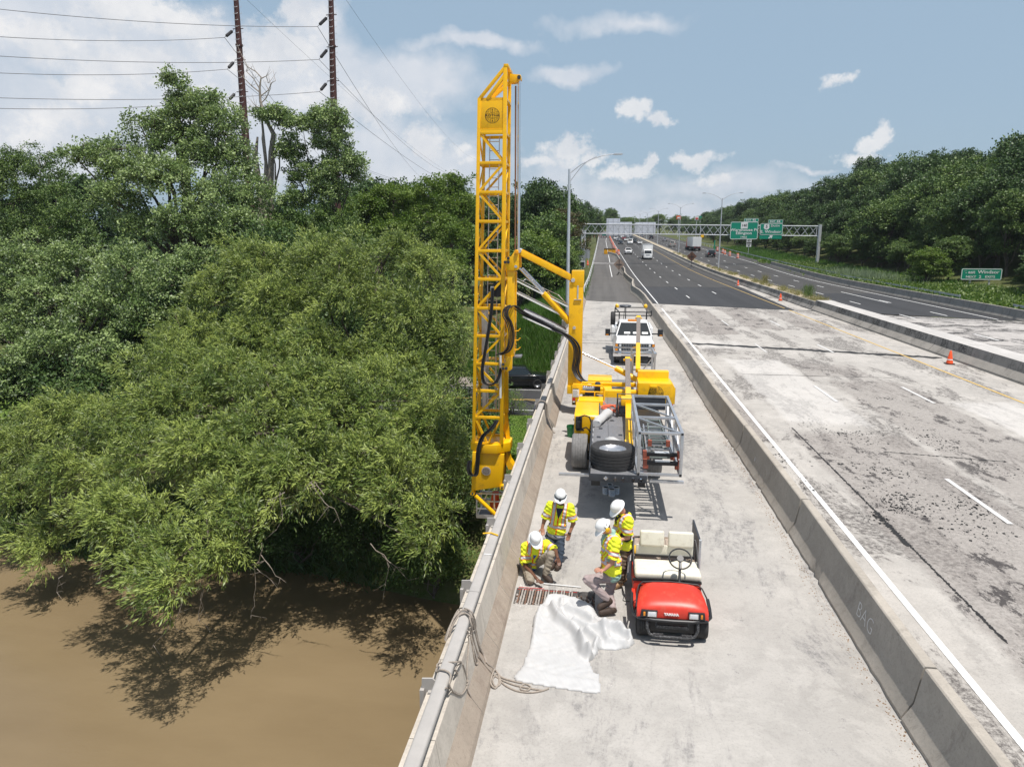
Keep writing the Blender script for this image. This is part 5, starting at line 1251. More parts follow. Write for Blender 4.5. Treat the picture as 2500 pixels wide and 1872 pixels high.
def wheel(cx, cy, cz, r, w, par, tyre='rubber', rim='alu', axis='x', n=32, name='wheel'):
    """a wheel mesh (tyre) with its rim as a sub-part"""
    mb = MB(); h = w/2; pr_ = [(r*.60, -h*.7), (r*.80, -h*.98), (r*.93, -h), (r*.985, -h*.86)]
    g_ = 5
    for i in range(g_):
        a = -h*.80+i*(1.6*h/g_); pr_ += [(r, a), (r, a+1.6*h/g_*.82), (r*.975, a+1.6*h/g_*.86), (r*.975, a+1.6*h/g_*.97)]
    pr_ = pr_[:-2]+[(r*.985, h*.86), (r*.93, h), (r*.80, h*.98), (r*.60, h*.7)]
    mb.lathe(pr_, (cx, cy, cz), axis, n); t = mb.build(name, tyre, par, smooth=True, angle=30)
    mb = MB(); q = h*.72
    mb.lathe([(r*.62, -q), (r*.57, -q*.9), (r*.50, -q*.4), (r*.22, -q*.5), (r*.2, -q*.8), (0, -q*.8)], (cx, cy, cz), axis, 20)
    mb.lathe([(r*.62, q), (r*.57, q*.9), (r*.50, q*.4), (r*.22, q*.5), (r*.2, q*.8), (0, q*.8)], (cx, cy, cz), axis, 20)
    mb.build('rim', rim, t, smooth=True); return t
OFFS[0] = Vector((0, 0, 0))
wheel(-.46, 18.92, .48, .48, .42, mach, 'rubber_dusty'); wheel(1.52, 18.6, .48, .48, .42, mach, 'rubber_dusty')
wheel(-.46, 20.1, .48, .48, .42, mach, 'rubber_dusty'); wheel(1.52, 19.8, .48, .48, .42, mach, 'rubber_dusty')
wheel(-.42, 26.3, .48, .48, .30, mach, 'rubber_dusty'); wheel(1.6, 26.3, .48, .48, .3, mach, 'rubber_dusty')
mb = MB(); mb.box((-.25, 18.7, .3), (1.3, 18.9, .5)); mb.box((-.2, 18.6, .45), (-.05, 19.4, .8)); P('axle', mb, 'black')
# fender housing
mb = MB(); mb.prism([(19.42, .55), (19.42, 1.34), (19.5, 1.40), (20.95, 1.40), (21.1, 1.3), (21.1, .55)], -.64, .04, 'x')
mb.v = [tuple(v) for v in mb.v]; P('fender_box', mb, 'yellow', bevel=.02)
mb = MB(); mb.box((.042, 19.5, .95), (.075, 21.0, 1.36)); P('fender_side', mb, 'steel_dk')
mb = MB(); mb.box((-.60, 19.26, 1.0), (-.42, 19.415, 1.34)); mb.cyl((-.51, 19.2, 1.05), (-.51, 19.2, 1.25), .06, n=10); mb.box((-.58, 19.22, .96), (-.36, 19.3, 1.0)); P('valve_block', mb, 'black', bevel=.01)
for q in ([(-.5, 19.25, 1.36), (-.35, 19.2, 1.42), (-.22, 19.22, 1.38), (-.16, 19.25, 1.2), (-.17, 19.3, 1.0)], [(-.42, 19.25, 1.02), (-.3, 19.2, 1.08), (-.2, 19.22, .98), (-.13, 19.28, .8)]):
    mb = MB(); mb.tube(q, .02, 8); P('hose', mb, 'hose', smooth=True)
# operator frame
def lab(par, x0, x1, z0, z1, y, mat): mb = MB(); mb.quad((x0, y, z0), (x1, y, z0), (x1, y, z1), (x0, y, z1)); return mb.build('sticker', mat, par, fix=False)
mb = MB(); mb.prism([(-.82, .98), (-.68, .98), (-.52, 1.50), (-.52, 1.62), (-.82, 1.64)], 22.25, 22.33); sp_ = P('side_panel', mb, 'yellow', bevel=.006)
lab(sp_, -.80, -.60, 1.25, 1.50, 22.243, 'white_pl'); lab(sp_, -.80, -.62, 1.505, 1.53, 22.242, 'text_black'); lab(sp_, -.81, -.71, 1.13, 1.22, 22.243, 'haz'); lab(sp_, -.81, -.71, 1.0, 1.12, 22.243, 'text_black'); lab(sp_, -.795, -.725, 1.07, 1.11, 22.241, 'white_pl')
for i in range(6): lab(sp_, -.79, -.62-.02*(i % 3), 1.27+i*.035, 1.277+i*.035, 22.241, 'text_black')
mb = MB(); mb.tube([(.20, 22.3, .95), (.20, 22.3, 1.52), (.14, 22.3, 1.62), (-.5, 22.3, 1.64), (-.8, 22.3, 1.66)], .028, 8); mb.tube([(-.1, 22.3, 1.0), (-.1, 22.3, 1.42)], .022, 6); mb.tube([(-.55, 22.3, 1.42), (.2, 22.3, 1.42)], .02, 6); P('guard_tube', mb, 'yellow', smooth=True)
mb = MB(); mb.box((-.60, 21.6, .92), (.17, 22.25, 1.28)); P('tank_box', mb, 'yellow', bevel=.015)
mb = MB(); mb.box((-.42, 22.6, 1.22), (-.05, 23.0, 1.34)); mb.box((-.1, 22.6, 1.3), (.08, 23.0, 1.62)); P('seat', mb, 'black', bevel=.05)
mb = MB(); mb.box((-.5, 22.9, 1.34), (.0, 23.2, 1.44)); mb.cyl((-.28, 23.0, 1.44), (-.28, 23.0, 1.52), .07, n=14); P('control_console', mb, 'galv', bevel=.01)
for i in range(7):
    mb = MB(); mb.tube([(-.48+i*.07, 22.95, 1.44), (-.48+i*.07, 22.9, 1.52)], .012, 6); P('lever', mb, 'black')
mb = MB(); mb.box((.19, 22.8, 1.0), (1.28, 23.1, 1.36)); P('cross_beam', mb, 'yellow', bevel=.012)
for i in range(10):
    x = .20+i*.108; mb = MB(); mb.quad((x, 22.795, .93), (x+.107, 22.795, .93), (x+.107, 22.795, .995), (x, 22.795, .995)); P('reflector', mb, 'reflect' if i % 2 == 0 else 'haz', fix=False)
mb = MB(); mb.box((-.55, 23.75, 1.30), (1.28, 23.95, 1.42)); mb.box((-.1, 23.2, 1.0), (.45, 23.7, 1.34)); P('cross_beam', mb, 'yellow', bevel=.012)
mb = MB(); mb.box((.42, 23.2, 1.0), (1.2, 23.72, 1.06)); P('walkway', mb, 'tread'); mb = MB(); mb.box((-.3, 24.2, .8), (1.3, 27, .9)); P('walkway', mb, 'tread')
mb = MB(); mb.box((-.36, 24.35, .9), (.48, 25.45, 1.38)); P('slew_housing', mb, 'yellow', bevel=.02)
mb = MB(); mb.box((-1.1, 24.9, .75), (-.4, 25.8, 1.05)); P('post_foot', mb, 'yellow', bevel=.02)
mb = MB(); mb.prism([(1.29, .95), (2.47, .95), (2.47, 1.50), (2.36, 1.66), (1.29, 1.66)], 22.70, 23.6); bx_ = P('equipment_box', mb, 'yellow', bevel=.012)
mb = MB(); mb.box((1.31, 23.6, 1.0), (2.33, 23.95, 1.88)); P('upper_box', mb, 'yellow', bevel=.012)
mb = MB(); mb.box((1.66, 22.62, 1.52), (1.88, 22.70, 1.60)); P('latch', mb, 'yellow', bevel=.01); mb = MB(); mb.box((2.475, 22.9, 1.2), (2.50, 23.0, 1.5)); P('hinge', mb, 'galv')
logo(1.86, 22.692, 1.335, .24, bx_)
for i in range(3): mb = MB(); mb.quad((2.33+i*.045, 22.69, .95), (2.375+i*.045, 22.69, .95), (2.375+i*.045, 22.69, 1.0), (2.33+i*.045, 22.69, 1.0)); P('reflector', mb, 'haz' if i % 2 else 'reflect', fix=False)
# the two long support booms
def boom(p0, p1, p2, w, name='boom'):
    mb = MB(); mb.bar(p0, p1, w, w*.9); P(name, mb, 'yellow', bevel=.008); mb = MB(); mb.bar(p1, p2, w, w*.9); P('boom_grating', mb, 'grating')
    mb = MB(); d = (p2-p1).normalized(); mb.bar(p2, p2+d*.25, w*1.1, w); mb.bar(p2+d*.12-Vector((w*.9, 0, 0)), p2+d*.12+Vector((w*.9, 0, 0)), .1, .06); P('boom_tip', mb, 'yellow')
q0, q1 = Vector((.80, 17.2, 1.2)), My(742, 100, 25.2); boom(q0, q0.lerp(q1, .58), q1, .165)
mb = MB(); mb.bar((.80, 17.2, 1.12), (.80, 17.2, 1.3), .2, .3); P('boom_foot', mb, 'yellow')
q0 = gy(1340+720/3.3125, 720+612/3.3125, 24.2); q1 = gy(1340+725/3.3125, 720+195/3.3125, 30.5); boom(q0, gy(1340+722/3.3125, 720+400/3.3125, 27.2), q1, .16)
for dy in (0, .3):
    a, b, c = gy(1340+268/3.3125, 720+468/3.3125, 25.2+dy), gy(1340+540/3.3125, 720+592/3.3125, 25.0+dy), gy(1340+715/3.3125, 720+688/3.3125, 24.7+dy)
    mb = MB(); mb.tube([a, b], .04, 12); P('cylinder_rod', mb, 'chrome', smooth=True); mb = MB(); mb.tube([b, c], .10, 16); P('cylinder_barrel', mb, 'yellow', smooth=True)
# aluminium guard frame at the front end
mb = MB()
for x in (1.25, 2.05):
    for y in (26.2, 27.4): mb.bar((x, y, .9), (x, y, 2.05), .07)
for z in (1.45, 2.05):
    for y in (26.2, 27.4): mb.bar((1.25, y, z), (2.05, y, z), .05)
mb.bar((1.25, 26.2, .95), (2.05, 26.2, 2.0), .04); mb.bar((1.25, 26.2, 2.0), (2.05, 27.4, 2.0), .04); mb.bar((2.05, 26.2, 2.05), (2.05, 27.4, 2.05), .05)
P('front_guard_frame', mb, 'alu')
# rear rack
OFFS[0] = DK
rk0, rk1, ra, rb, rz0, rz1 = .93, 1.84, 15.86, 19.5, .92, 1.86
def rbar(p, q, w=.065, n='rack_bar'): mb = MB(); mb.bar(p, q, w); P(n, mb, 'alu', bevel=.005)
for x in (rk0, rk1):
    for y in (ra, 17.2, 18.55, rb): rbar((x, y, rz0), (x, y, rz1), .055 if y != ra else .07, 'rack_post')
    rbar((x, ra-.035, rz1), (x, rb+.03, rz1)); rbar((x, ra-.035, rz0), (x, rb+.03, rz0)); rbar((x, ra, 1.4), (x, rb, 1.4), .035)
for y in (ra, 17.2, 18.55, rb): rbar((rk0, y, rz1), (rk1, y, rz1), .06)
for y in (ra, 17.8, rb): rbar((rk0, y, rz0), (rk1, y, rz0), .06)
rbar((rk0, ra+.05, rz1-.01), (rk1, 17.2, rz1-.01), .035) if False else None
rbar((rk0+.05, 17.1, rz1), (rk1-.03, ra+.05, rz1), .04, 'rack_brace'); rbar((rk0+.05, 18.5, rz1), (rk1-.03, 17.25, rz1), .04, 'rack_brace')
for (a, b) in ((ra, 17.2), (17.2, 18.55), (18.55, rb)): rbar((rk1, a, rz0), (rk1, b, rz1), .03, 'rack_brace')
for x in (rk0, rk1):
    for z in (rz0, rz1): mb = MB(); mb.cbox((x, ra-.04, z), (.045, .02, .045)); P('end_cap', mb, 'black')
mb = MB(); mb.box((rk0+.04, rb-.02, 1.5), (rk1-.04, rb, 1.88)); P('rack_panel', mb, 'steel_dk'); 
mb = MB(); mb.box((1.16, 19.2, .6), (1.90, 24, .72)); P('side_beam', mb, 'black')
# ---- things lying on the trailer
sw = thing('spare_tyre', 'big black spare tyre lying flat on the trailer rear deck', 'tyre', (.37, 16.42, .905))
wheel(.37, 16.42, 1.14, .51, .47, sw, 'rubber', 'alu', 'z', 40, 'tyre')
sw.children[0].children[0].scale = (1, 1, 1)
gen = thing('generator', 'portable generator in a black tube frame on the trailer deck', 'generator', (.78, 21.2, .9))
mb = MB(); mb.box((.62, 20.95, 1.0), (1.1, 21.55, 1.22)); mb.build('engine', 'steel_dk', gen, bevel=.03)
mb = MB(); mb.box((.68, 20.98, 1.22), (1.08, 21.52, 1.42)); mb.build('tank', 'yellow', gen, bevel=.03)
mb = MB()
for y in (20.9, 21.6): mb.tube([(.58, y, .92), (.58, y, 1.45), (1.14, y, 1.45), (1.14, y, .92)], .018, 6)
for x in (.58, 1.14): mb.tube([(x, 20.9, 1.45), (x, 21.6, 1.45)], .018, 6); mb.tube([(x, 20.9, .93), (x, 21.6, .93)], .018, 6)
mb.build('frame', 'black', gen)
for y in (21.0, 21.5): mb = MB(); mb.cyl((.54, y, 1.03), (.60, y, 1.03), .12, n=16); mb.build('wheel', 'black', gen)
mb = MB(); r = random.Random(4)
for k in range(9):
    pts_ = []; c = Vector((.38, 21.9, .93)); a0 = r.uniform(0, 6)
    for i in range(14):
        a = a0+i*.55; q = .14+.13*r.random(); pts_.append((c.x+q*math.cos(a)*1.1+k*.01, c.y+q*math.sin(a)*1.7, .92+.03*r.random()))
    mb.tube(pts_, .010, 5)
mb.tube([(.15, 22.6, 1.0), (.3, 22.2, .93), (.5, 21.5, .93), (.62, 21.0, 1.0)], .012, 5)
tag(mb.build('extension_cord', simple('orange_cord', (.75, .17, .08), .5), None, smooth=True, fix=False), 'tangled orange cord on the trailer deck beside the generator', 'cord')
for (pts_, lab_) in (([(-.02, 19.75, .10), (.05, 20.1, .13), (.20, 20.6, .12), (.30, 20.9, .14)], 'white rolled sheet leaning beside the yellow fender box'), ([(.62, 17.15, .08), (.5, 17.5, .17), (.36, 17.85, .16), (.30, 18.0, .11)], 'white crumpled sack behind the spare tyre')):
    t = thing('white_sack', lab_, 'sack', (pts_[0][0], pts_[0][1], .9)); mb = MB(); rr = random.Random(2); secs = []
    for i in range(9):
        f_ = i/8*(len(pts_)-1); a = min(int(f_), len(pts_)-2); u = f_-a; c = [pts_[a][j]*(1-u)+pts_[a+1][j]*u for j in range(3)]; rad = c[2]
        secs.append([(c[0]+(rad*1.15)*math.cos(th)*(1+.12*rr.uniform(-1, 1)), c[1]+.02*rr.uniform(-1, 1), .9+rad*.9+rad*.9*math.sin(th)*(1+.1*rr.uniform(-1, 1))) for th in [2*math.pi*j/14 for j in range(14)]])
    mb.loft(secs); mb.build('cloth', 'white_cloth', t, smooth=True, angle=60)
def ladder(label, x0, x1, y0, y1, z, rungs, feet=True, mat='alu', tilt=0):
    t = thing('ladder', label, 'ladder', ((x0+x1)/2, y0, z), 0, 'ladders stowed in the aluminium rack')
    for k, x in enumerate((x0, x1)):
        mb = MB(); mb.bar((x, y0, z), (x+(.06 if k == 0 else -.06), y1, z+tilt), .03, .075); rl = mb.build('rail', mat, t)
        if feet: mb = MB(); mb.box((x-.045, y0-.08, z-.06), (x+.045, y0+.02, z+.08)); mb.build('foot', simple('red_brown_plastic', (.32, .085, .05), .6) if 'rbp' not in MC else 'rbp', rl)
    for i in range(rungs):
        u = (i+.5)/rungs; y = y0+(y1-y0)*u; mb = MB(); mb.cbox(((x0+x1)/2, y, z+.01+tilt*u), (x1-x0-.05, .06, .03)); mb.build('rung', mat, t)
MC['rbp'] = simple('red_brown_plastic', (.32, .085, .05), .6)
MC['fiber'] = simple('grey_green_fibreglass', (.16, .19, .18), .5)
ladder('lowest ladder in the rack with red-brown feet at the rear', 1.12, 1.80, 16.25, 19.3, 1.0, 8, mat='fiber')
ladder('second ladder in the rack, lying on the lowest one', 1.16, 1.72, 16.5, 19.2, 1.14, 8)
ladder('top ladder in the rack with wide treads', 1.24, 1.66, 17.0, 19.1, 1.30, 6, feet=True, mat='fiber', tilt=.05)
t = thing('jack_stand_bars', 'pair of black and blue support bars with red-brown ends at the rack rear', 'support bars', (1.46, 16.15, 1.1))
for i, z in enumerate((1.12, 1.26)):
    mb = MB(); mb.bar((1.10, 16.05+i*.2, z), (1.82, 16.05+i*.2, z), .07, .09); b_ = mb.build('bar', 'black', t, bevel=.01)
    mb = MB(); mb.box((1.30, 16.0+i*.2, z+.04), (1.62, 16.12+i*.2, z+.055)); mb.build('plate', 'galv', b_)
    for x in (1.08, 1.84): mb = MB(); mb.cbox((x, 16.05+i*.2, z-.02), (.085, .1, .2)); mb.build('end_block', 'rbp', b_)
for (x, y, z, lab_) in ((1.75, 17.9, 1.42, 'narrow aluminium plank along the right side of the rack'),):
    t = thing('plank', lab_, 'plank', (x, 16.4, 1.3)); mb = MB(); mb.bar((x+.1, 16.3, 1.32), (x+.1, 19.4, 1.36), .04, .22); mb.build('board', 'alu', t)
# bucket and paint cans
OFFS[0] = Vector((0, 0, 0))
bk = thing('bucket', 'green plastic bucket standing left of the yellow fender box', 'bucket', (-.82, 22.0, 0))
mb = MB(); mb.lathe([(0, .005), (.115, .0), (.122, .02), (.142, .30), (.152, .305), (.152, .33), (.144, .33), (.146, .365), (.136, .365), (.128, .05), (0, .04)], (-.82, 22.0, 0), 'z', 28); mb.build('pail', 'green_plastic', bk, smooth=True)
mb = MB(); mb.tube([(-.82+.15*math.cos(a), 22.0+.03, .33-.16*math.sin(a)) for a in [math.pi*i/10 for i in range(11)]], .005, 5); mb.build('handle', 'black', bk)
for i, (x, y, lab_) in enumerate([(.255, 16.93, 'left paint can of the cluster behind the trailer bumper'), (.405, 16.80, 'nearest paint can of the cluster behind the trailer bumper'), (.515, 16.95, 'right paint can of the cluster behind the trailer bumper'), (.36, 17.12, 'farthest paint can of the cluster, deepest in the shade')]):
    t = thing('paint_can', lab_, 'paint can', (x, y, 0), 0, 'paint cans behind the trailer')
    mb = MB(); mb.lathe([(0, 0), (.08, 0), (.083, .006), (.079, .012), (.079, .178), (.083, .184), (.083, .19), (.072, .19), (.07, .176), (0, .176)], (x, y, 0), 'z', 24); mb.build('can', 'galv', t, smooth=True)
    mb = MB(); mb.lathe([(.0795, .03), (.0795, .16)], (x, y, 0), 'z', 24); mb.build('label', simple('blue_white_label', (.45, .52, .62), .5, var=.5, scale=25) if i == 0 else 'bw', t, smooth=True)
    mb = MB(); mb.lathe([(.06, .177), (0, .178)], (x, y, 0), 'z', 20); mb.build('opening', 'black', t)
    MC['bw'] = bpy.data.materials['blue_white_label']
# ------------------------------------------------------------------ lamps, gantry, signs, cones
def lamp_post(name, label, x, y, z0, h, arms, group=None, r=.13, arm_l=3.0, rise=.8, mat='lamp_steel', base=True):
    t = thing(name, label, 'street lamp', (x, y, z0), 0, group)
    mb = MB(); n = 8; mb.tube([(x, y, z0+h*i/n) for i in range(n+1)], [r*(1-.45*i/n) for i in range(n+1)], 14); mb.build('pole', mat, t, smooth=True)
    if base: mb = MB(); mb.box((x-.25, y-.25, z0), (x+.25, y+.25, z0+.35)); mb.build('base', 'steel_dk' if name == 'lamp_post' else 'galv', t, bevel=.02)
    for s in arms:
        P_ = [Vector((x+s*r*.4, y, z0+h-.25))]+[Vector((x+s*arm_l*u, y, z0+h-.25+rise*(1-(1-u)**2.2)+.25*u)) for u in (.25, .5, .75, 1)]
        mb = MB(); mb.tube(P_, [.045, .042, .038, .034, .03], 8); mb.build('arm', mat, t, smooth=True)
        if name == 'lamp_post':
            mb = MB(); mb.tube([(x, y, z0+h-.9)]+[tuple(Vector((x+s*arm_l*u*.62, y, z0+h-.9+(rise+.75)*(1-(1-u)**1.6)))) for u in (.4, .7, 1)], [.035, .032, .03, .028], 8); mb.build('arm_strut', mat, t, smooth=True)
        e = P_[-1]; mb = MB(); mb.prism([(0, -.04), (.12, .05), (.62, .04), (.72, -.02), (.6, -.07), (.12, -.07)], e.y-.15, e.y+.15)
        mb.v = [(e.x-.05*s+s*v[0], v[1], e.z+v[2]) for v in mb.v]; mb.build('lamp_head', mat, t, bevel=.01)
    return t
lp = lamp_post('lamp_post', 'tall bright steel lamp post on the parapet beside the yellow machine', -2.42, 53, .15, 10.85, (1,), arm_l=3.1, rise=1.0, r=.16)
mb = MB(); mb.box((-2.8, 52.6, -.9), (-2.0, 53.4, .15)); mb.build('bracket_base', 'barrier2', lp)
ly = [126, 192, 267, 335, 400, 465]
for i, y in enumerate(ly):
    lamp_post('double_lamp_post', '%s twin-armed lamp post along the median counting into the distance' % ORD[i], 19.9+.1*i, y, zr(y)+.3, 12.1, (-1, 1), 'twin-armed lamp posts along the median', r=.13 if i < 2 else .16, arm_l=2.7, rise=.85, mat='galv')
# overhead gantry
GY = 154.0
gt = thing('sign_gantry', 'long galvanised truss gantry across all highway lanes', 'gantry', (19.6, GY, zr(GY)))
gx0, gx1 = -4.1, 43.6; zt = lambda x: 8.72-.011*(x-gx0)+.05; zb = lambda x: zt(x)-1.95
for yy_ in (GY-.6, GY+.6):
    for f_ in (zt, zb): mb = MB(); mb.tube([(gx0, yy_, f_(gx0)), (gx1, yy_, f_(gx1))], .105, 8); mb.build('chord', 'galv', gt, smooth=True)
n = 30; dx = (gx1-gx0-.6)/n
for i in range(n):
    a = gx0+.3+i*dx; b = a+dx
    for (p, q) in (((a, zb(a)), (b, zt(b))), ((a, zt(a)), (b, zb(b)))) if i % 2 == 0 else (((a, zt(a)), (b, zb(b))), ((a, zb(a)), (b, zt(b)))):
        mb = MB(); mb.bar((p[0]+.06, GY-.6, p[1]), (q[0]-.06, GY-.6, q[1]), .09, .07, up=(0, 1, 0)); mb.build('web_bar', 'galv', gt)
    mb = MB(); mb.bar((a, GY-.6, zt(a)), (b, GY+.6, zt(b)), .06); mb.build('web_bar', 'galv', gt)
for x in (gx0+.3, 19.3, 20.2, gx1-.4):
    mb = MB(); mb.bar((x, GY-.6, zb(x)), (x, GY-.6, zt(x)), .12); mb.build('upright', 'galv', gt)
for x, zz in ((gx0-.1, -1.8), (gx1+.1, -.2)):
    for yy_ in (GY-.75, GY+.75): mb = MB(); mb.tube([(x+(yy_ > GY)*.6, yy_, zz), (x+(yy_ > GY)*.6, yy_, zt(x)+.35)], .26, 12); mb.build('leg', 'galv', gt, smooth=True)
    for k in range(4): mb = MB(); mb.bar((x, GY-.75, 1+k*1.4), (x+.6, GY+.75, 1+(k+1)*1.4), .1); mb.build('leg_brace', 'galv', gt)
def W2(x, y, Y=GY-1.1): return gy(1750+x/8.2808, 500+y/8.2808, Y)
def sign(name, label, pts, Y, f, mat='sign_green', border=True, parts=(), back=False, mount=None, group=None, rad=.18):
    """pts: two opposite corners in the crop; a rounded panel with a white border strip"""
    a, b = f(*pts[0], Y), f(*pts[1], Y); x0, x1, z1, z0 = a.x, b.x, a.z, b.z
    t = thing(name, label, 'road sign', ((x0+x1)/2, Y, z0), 0, group)
    def rr_(x0, x1, z0, z1, r, n=4):
        P_ = []
        for cx, cz, a0 in ((x1-r, z0+r, -math.pi/2), (x1-r, z1-r, 0), (x0+r, z1-r, math.pi/2), (x0+r, z0+r, math.pi)):
            P_ += [(cx+r*math.cos(a0+math.pi/2*i/n), cz+r*math.sin(a0+math.pi/2*i/n)) for i in range(n+1)]
        return P_
    mb = MB(); mb.prism(rr_(x0, x1, z0, z1, rad), Y, Y+.05); mb.build('panel', mat, t)
    if border:
        w = (x1-x0)*.0135+.02; o = rr_(x0+.03, x1-.03, z0+.03, z1-.03, rad); i_ = rr_(x0+.03+w, x1-.03-w, z0+.03+w, z1-.03-w, max(.02, rad-w)); mb = MB(); m = len(o)
        for k in range(m): mb.quad((o[k][0], Y-.012, o[k][1]), (o[(k+1) % m][0], Y-.012, o[(k+1) % m][1]), (i_[(k+1) % m][0], Y-.012, i_[(k+1) % m][1]), (i_[k][0], Y-.012, i_[k][1]))
        mb.build('border', 'text_white', t, fix=False)
    return t, (x0, x1, z0, z1)
R90 = (math.pi/2, 0, 0)
Ys = GY-1.1
t, (x0, x1, z0, z1) = sign('exit_sign', 'green overhead sign for Warehouse Pt and Ellington under an EXIT 45 tab', ((282, 345), (822, 700)), Ys, W2, rad=.3)
def tx(s, px, py, size, mat='text_white', sx=1.1, off=.012, par=None, Y=Ys, f=W2): c = f(px, py, Y); return text(s, size, (c.x, Y-.02, c.z), R90, mat, par, sx=sx, off=off, ext=.004)
tx('Warehouse Pt', 552, 510, .76, par=t, sx=1.22); tx('Ellington', 545, 576, .76, par=t, sx=1.22); tx('1', 487, 655, .5, par=t); tx('MILE', 556, 655, .42, par=t, sx=1.2)
c = W2(558, 420, Ys); mb = MB(); mb.box((c.x-.68, Ys-.02, c.z-.62), (c.x+.68, Ys-.006, c.z+.62)); mb.build('route_shield', 'text_white', t); text('140', .72, (c.x, Ys-.03, c.z), R90, 'text_black', t, sx=1.0, off=.012, ext=.003)
t, _ = sign('exit_tab', 'small green EXIT 45 tab above the Warehouse Pt sign', ((555, 275), (845, 350)), Ys+.004, W2, rad=.1); tx('EXIT', 640, 312, .42, par=t, sx=1.2); tx('45', 757, 312, .62, par=t, sx=1.15)
t, _ = sign('exit_sign', 'green overhead sign for 5 South E. Windsor with a white arrow', ((880, 375), (1325, 612)), Ys, W2, rad=.3)
tx('E. Windsor', 1090, 547, .74, par=t, sx=1.2); tx('S', 1108, 426, .62, par=t); tx('OUTH', 1186, 430, .46, par=t, sx=1.2)
c = W2(1008, 445, Ys); mb = MB(); mb.add([(c.x+a*.62, Ys-.02, c.z+b*.62) for a, b in ((-.55, .85), (-.3, .75), (0, .9), (.3, .75), (.55, .85), (.9, .55), (.8, .1), (.92, -.3), (.6, -.8), (0, -1), (-.6, -.8), (-.92, -.3), (-.8, .1), (-.9, .55))], [tuple(range(14))]); mb.build('route_shield', 'text_white', t, fix=False)
text('5', .82, (c.x, Ys-.03, c.z), R90, 'text_black', t, off=.012, ext=.003)
t, _ = sign('exit_sign', 'plain green arrow panel under the E. Windsor sign', ((866, 603), (1308, 692)), Ys+.02, W2, border=False, rad=.05)
a, b = W2(1045, 678, Ys), W2(1130, 618, Ys); d = (b-a).normalized(); nn = Vector((-d.z, 0, d.x)); mb = MB(); h_ = b-d*.55
mb.add([a+nn*.13, a-nn*.13, h_-nn*.13, h_-nn*.40, b, h_+nn*.40, h_+nn*.13], [(0, 1, 2, 3, 4, 5, 6)]); mb.v = [(v[0], Ys-.03, v[2]) for v in mb.v]; mb.build('arrow', 'text_white', t, fix=False)
t, _ = sign('exit_tab', 'small green EXIT 44 tab above the E. Windsor sign', ((1046, 302), (1336, 378)), Ys+.004, W2, rad=.1); tx('EXIT', 1130, 340, .42, par=t, sx=1.2); tx('44', 1246, 340, .62, par=t, sx=1.15)
# backs of the north-bound signs
def back_sign(label, x0, x1, z0, z1, y, mat='sign_back', name='overhead_sign', nseg=None, posts=(), zg=0, group=None):
    t = thing(name, label, 'road sign', ((x0+x1)/2, y, z0), 0, group); n_ = nseg or max(2, int((z1-z0)/.33)); dz = (z1-z0)/n_
    for i in range(n_): mb = MB(); mb.box((x0, y, z0+i*dz+.008), (x1, y+.04, z0+(i+1)*dz-.008)); mb.build('panel', mat, t)
    k = max(2, int((x1-x0)/1.25)+1)
    for i in range(k):
        x = x0+(x1-x0)*(i+.35)/(k-.3); mb = MB(); mb.box((x-.04, y-.10, z0+.05), (x+.04, y-.003, z1-.05)); mb.build('stiffener', 'galv', t)
    for x in posts: mb = MB(); mb.box((x-.05, y-.05, zg), (x+.05, y+.05 if False else y-.005, z1)); mb.build('post', 'galv', t)
    return t
yb = GY+1.2
g_ = 'backs of overhead signs'
back_sign('wide pale back of the left overhead sign, seen through the truss', .92, 6.25, 6.3, 9.2, yb, group=None)
back_sign('short pale tab standing on the left overhead sign back', .92, 3.75, 9.22, 9.95, yb, group=None)
back_sign('pale back of the right overhead sign in the middle of the gantry', 6.95, 11.2, 6.9, 9.15, yb)
back_sign('mid-sized grey sign back on three posts beside the closed lane', -4.8, -2.35, 1.75, 3.75, 150, 'sign_grey', nseg=1, posts=(-4.5, -3.6, -2.65), zg=-3)
back_sign('grey sign back behind the near lamp post', -5.0, -3.6, .95, 2.8, 99, 'sign_grey', nseg=1, posts=(-4.7, -3.9), zg=-2)
back_sign('low grey sign back left of the near lamp post', -5.6, -5.02, .9, 2.2, 99.4, 'sign_grey', nseg=1, posts=(-5.3,), zg=-2)
back_sign('narrow grey delineator board at the parapet end', -2.35, -2.05, .1, 1.5, 78, 'sign_grey', nseg=1, posts=(-2.2,), zg=-1)
t = thing('marker_box', 'small dark box on a post in the grass below the signs', 'utility box', (-3.3, 125, -1)); mb = MB(); mb.box((-3.6, 124.8, 1.0), (-2.9, 125.2, 1.9)); mb.build('box', 'steel_dk', t); mb = MB(); mb.box((-3.7, 124.7, 1.91), (-2.8, 125.3, 2.0)); mb.build('lid', 'sign_back', t); mb = MB(); mb.box((-3.3, 124.95, -1.5), (-3.2, 125.05, 1.0)); mb.build('post', 'galv', t)
# East Windsor ground sign
def W6(x, y, Y): return gy(1740+x/2.9105, 480+y/2.9105, Y)
t, q = sign('town_sign', 'green roadside sign reading East Windsor next 2 exits with a worn first letter', ((1770, 510), (2050, 594)), 93, W6, rad=.15)
def t6(s, x, y, size, sx=1.1, off=.008): c = W6(x, y, 93); return text(s, size, (c.x, 92.98, c.z), R90, 'text_white', t, sx=sx, off=off, ext=.003)
t6('ast', 1840, 537, .55, 1.25); t6('Windsor', 1960, 537, .55, 1.22); t6('NEXT', 1834, 571, .36, 1.25); t6('2', 1899, 571, .48, 1.2); t6('EXITS', 1970, 571, .36, 1.25)
c = W6(1798, 541, 93); mb = MB(); mb.box((c.x-.03, 92.98, c.z-.05), (c.x+.12, 92.985, c.z)); mb.box((c.x-.22, 92.98, c.z+.18), (c.x+.1, 92.985, c.z+.2)); mb.build('worn_letter', 'text_white', t)
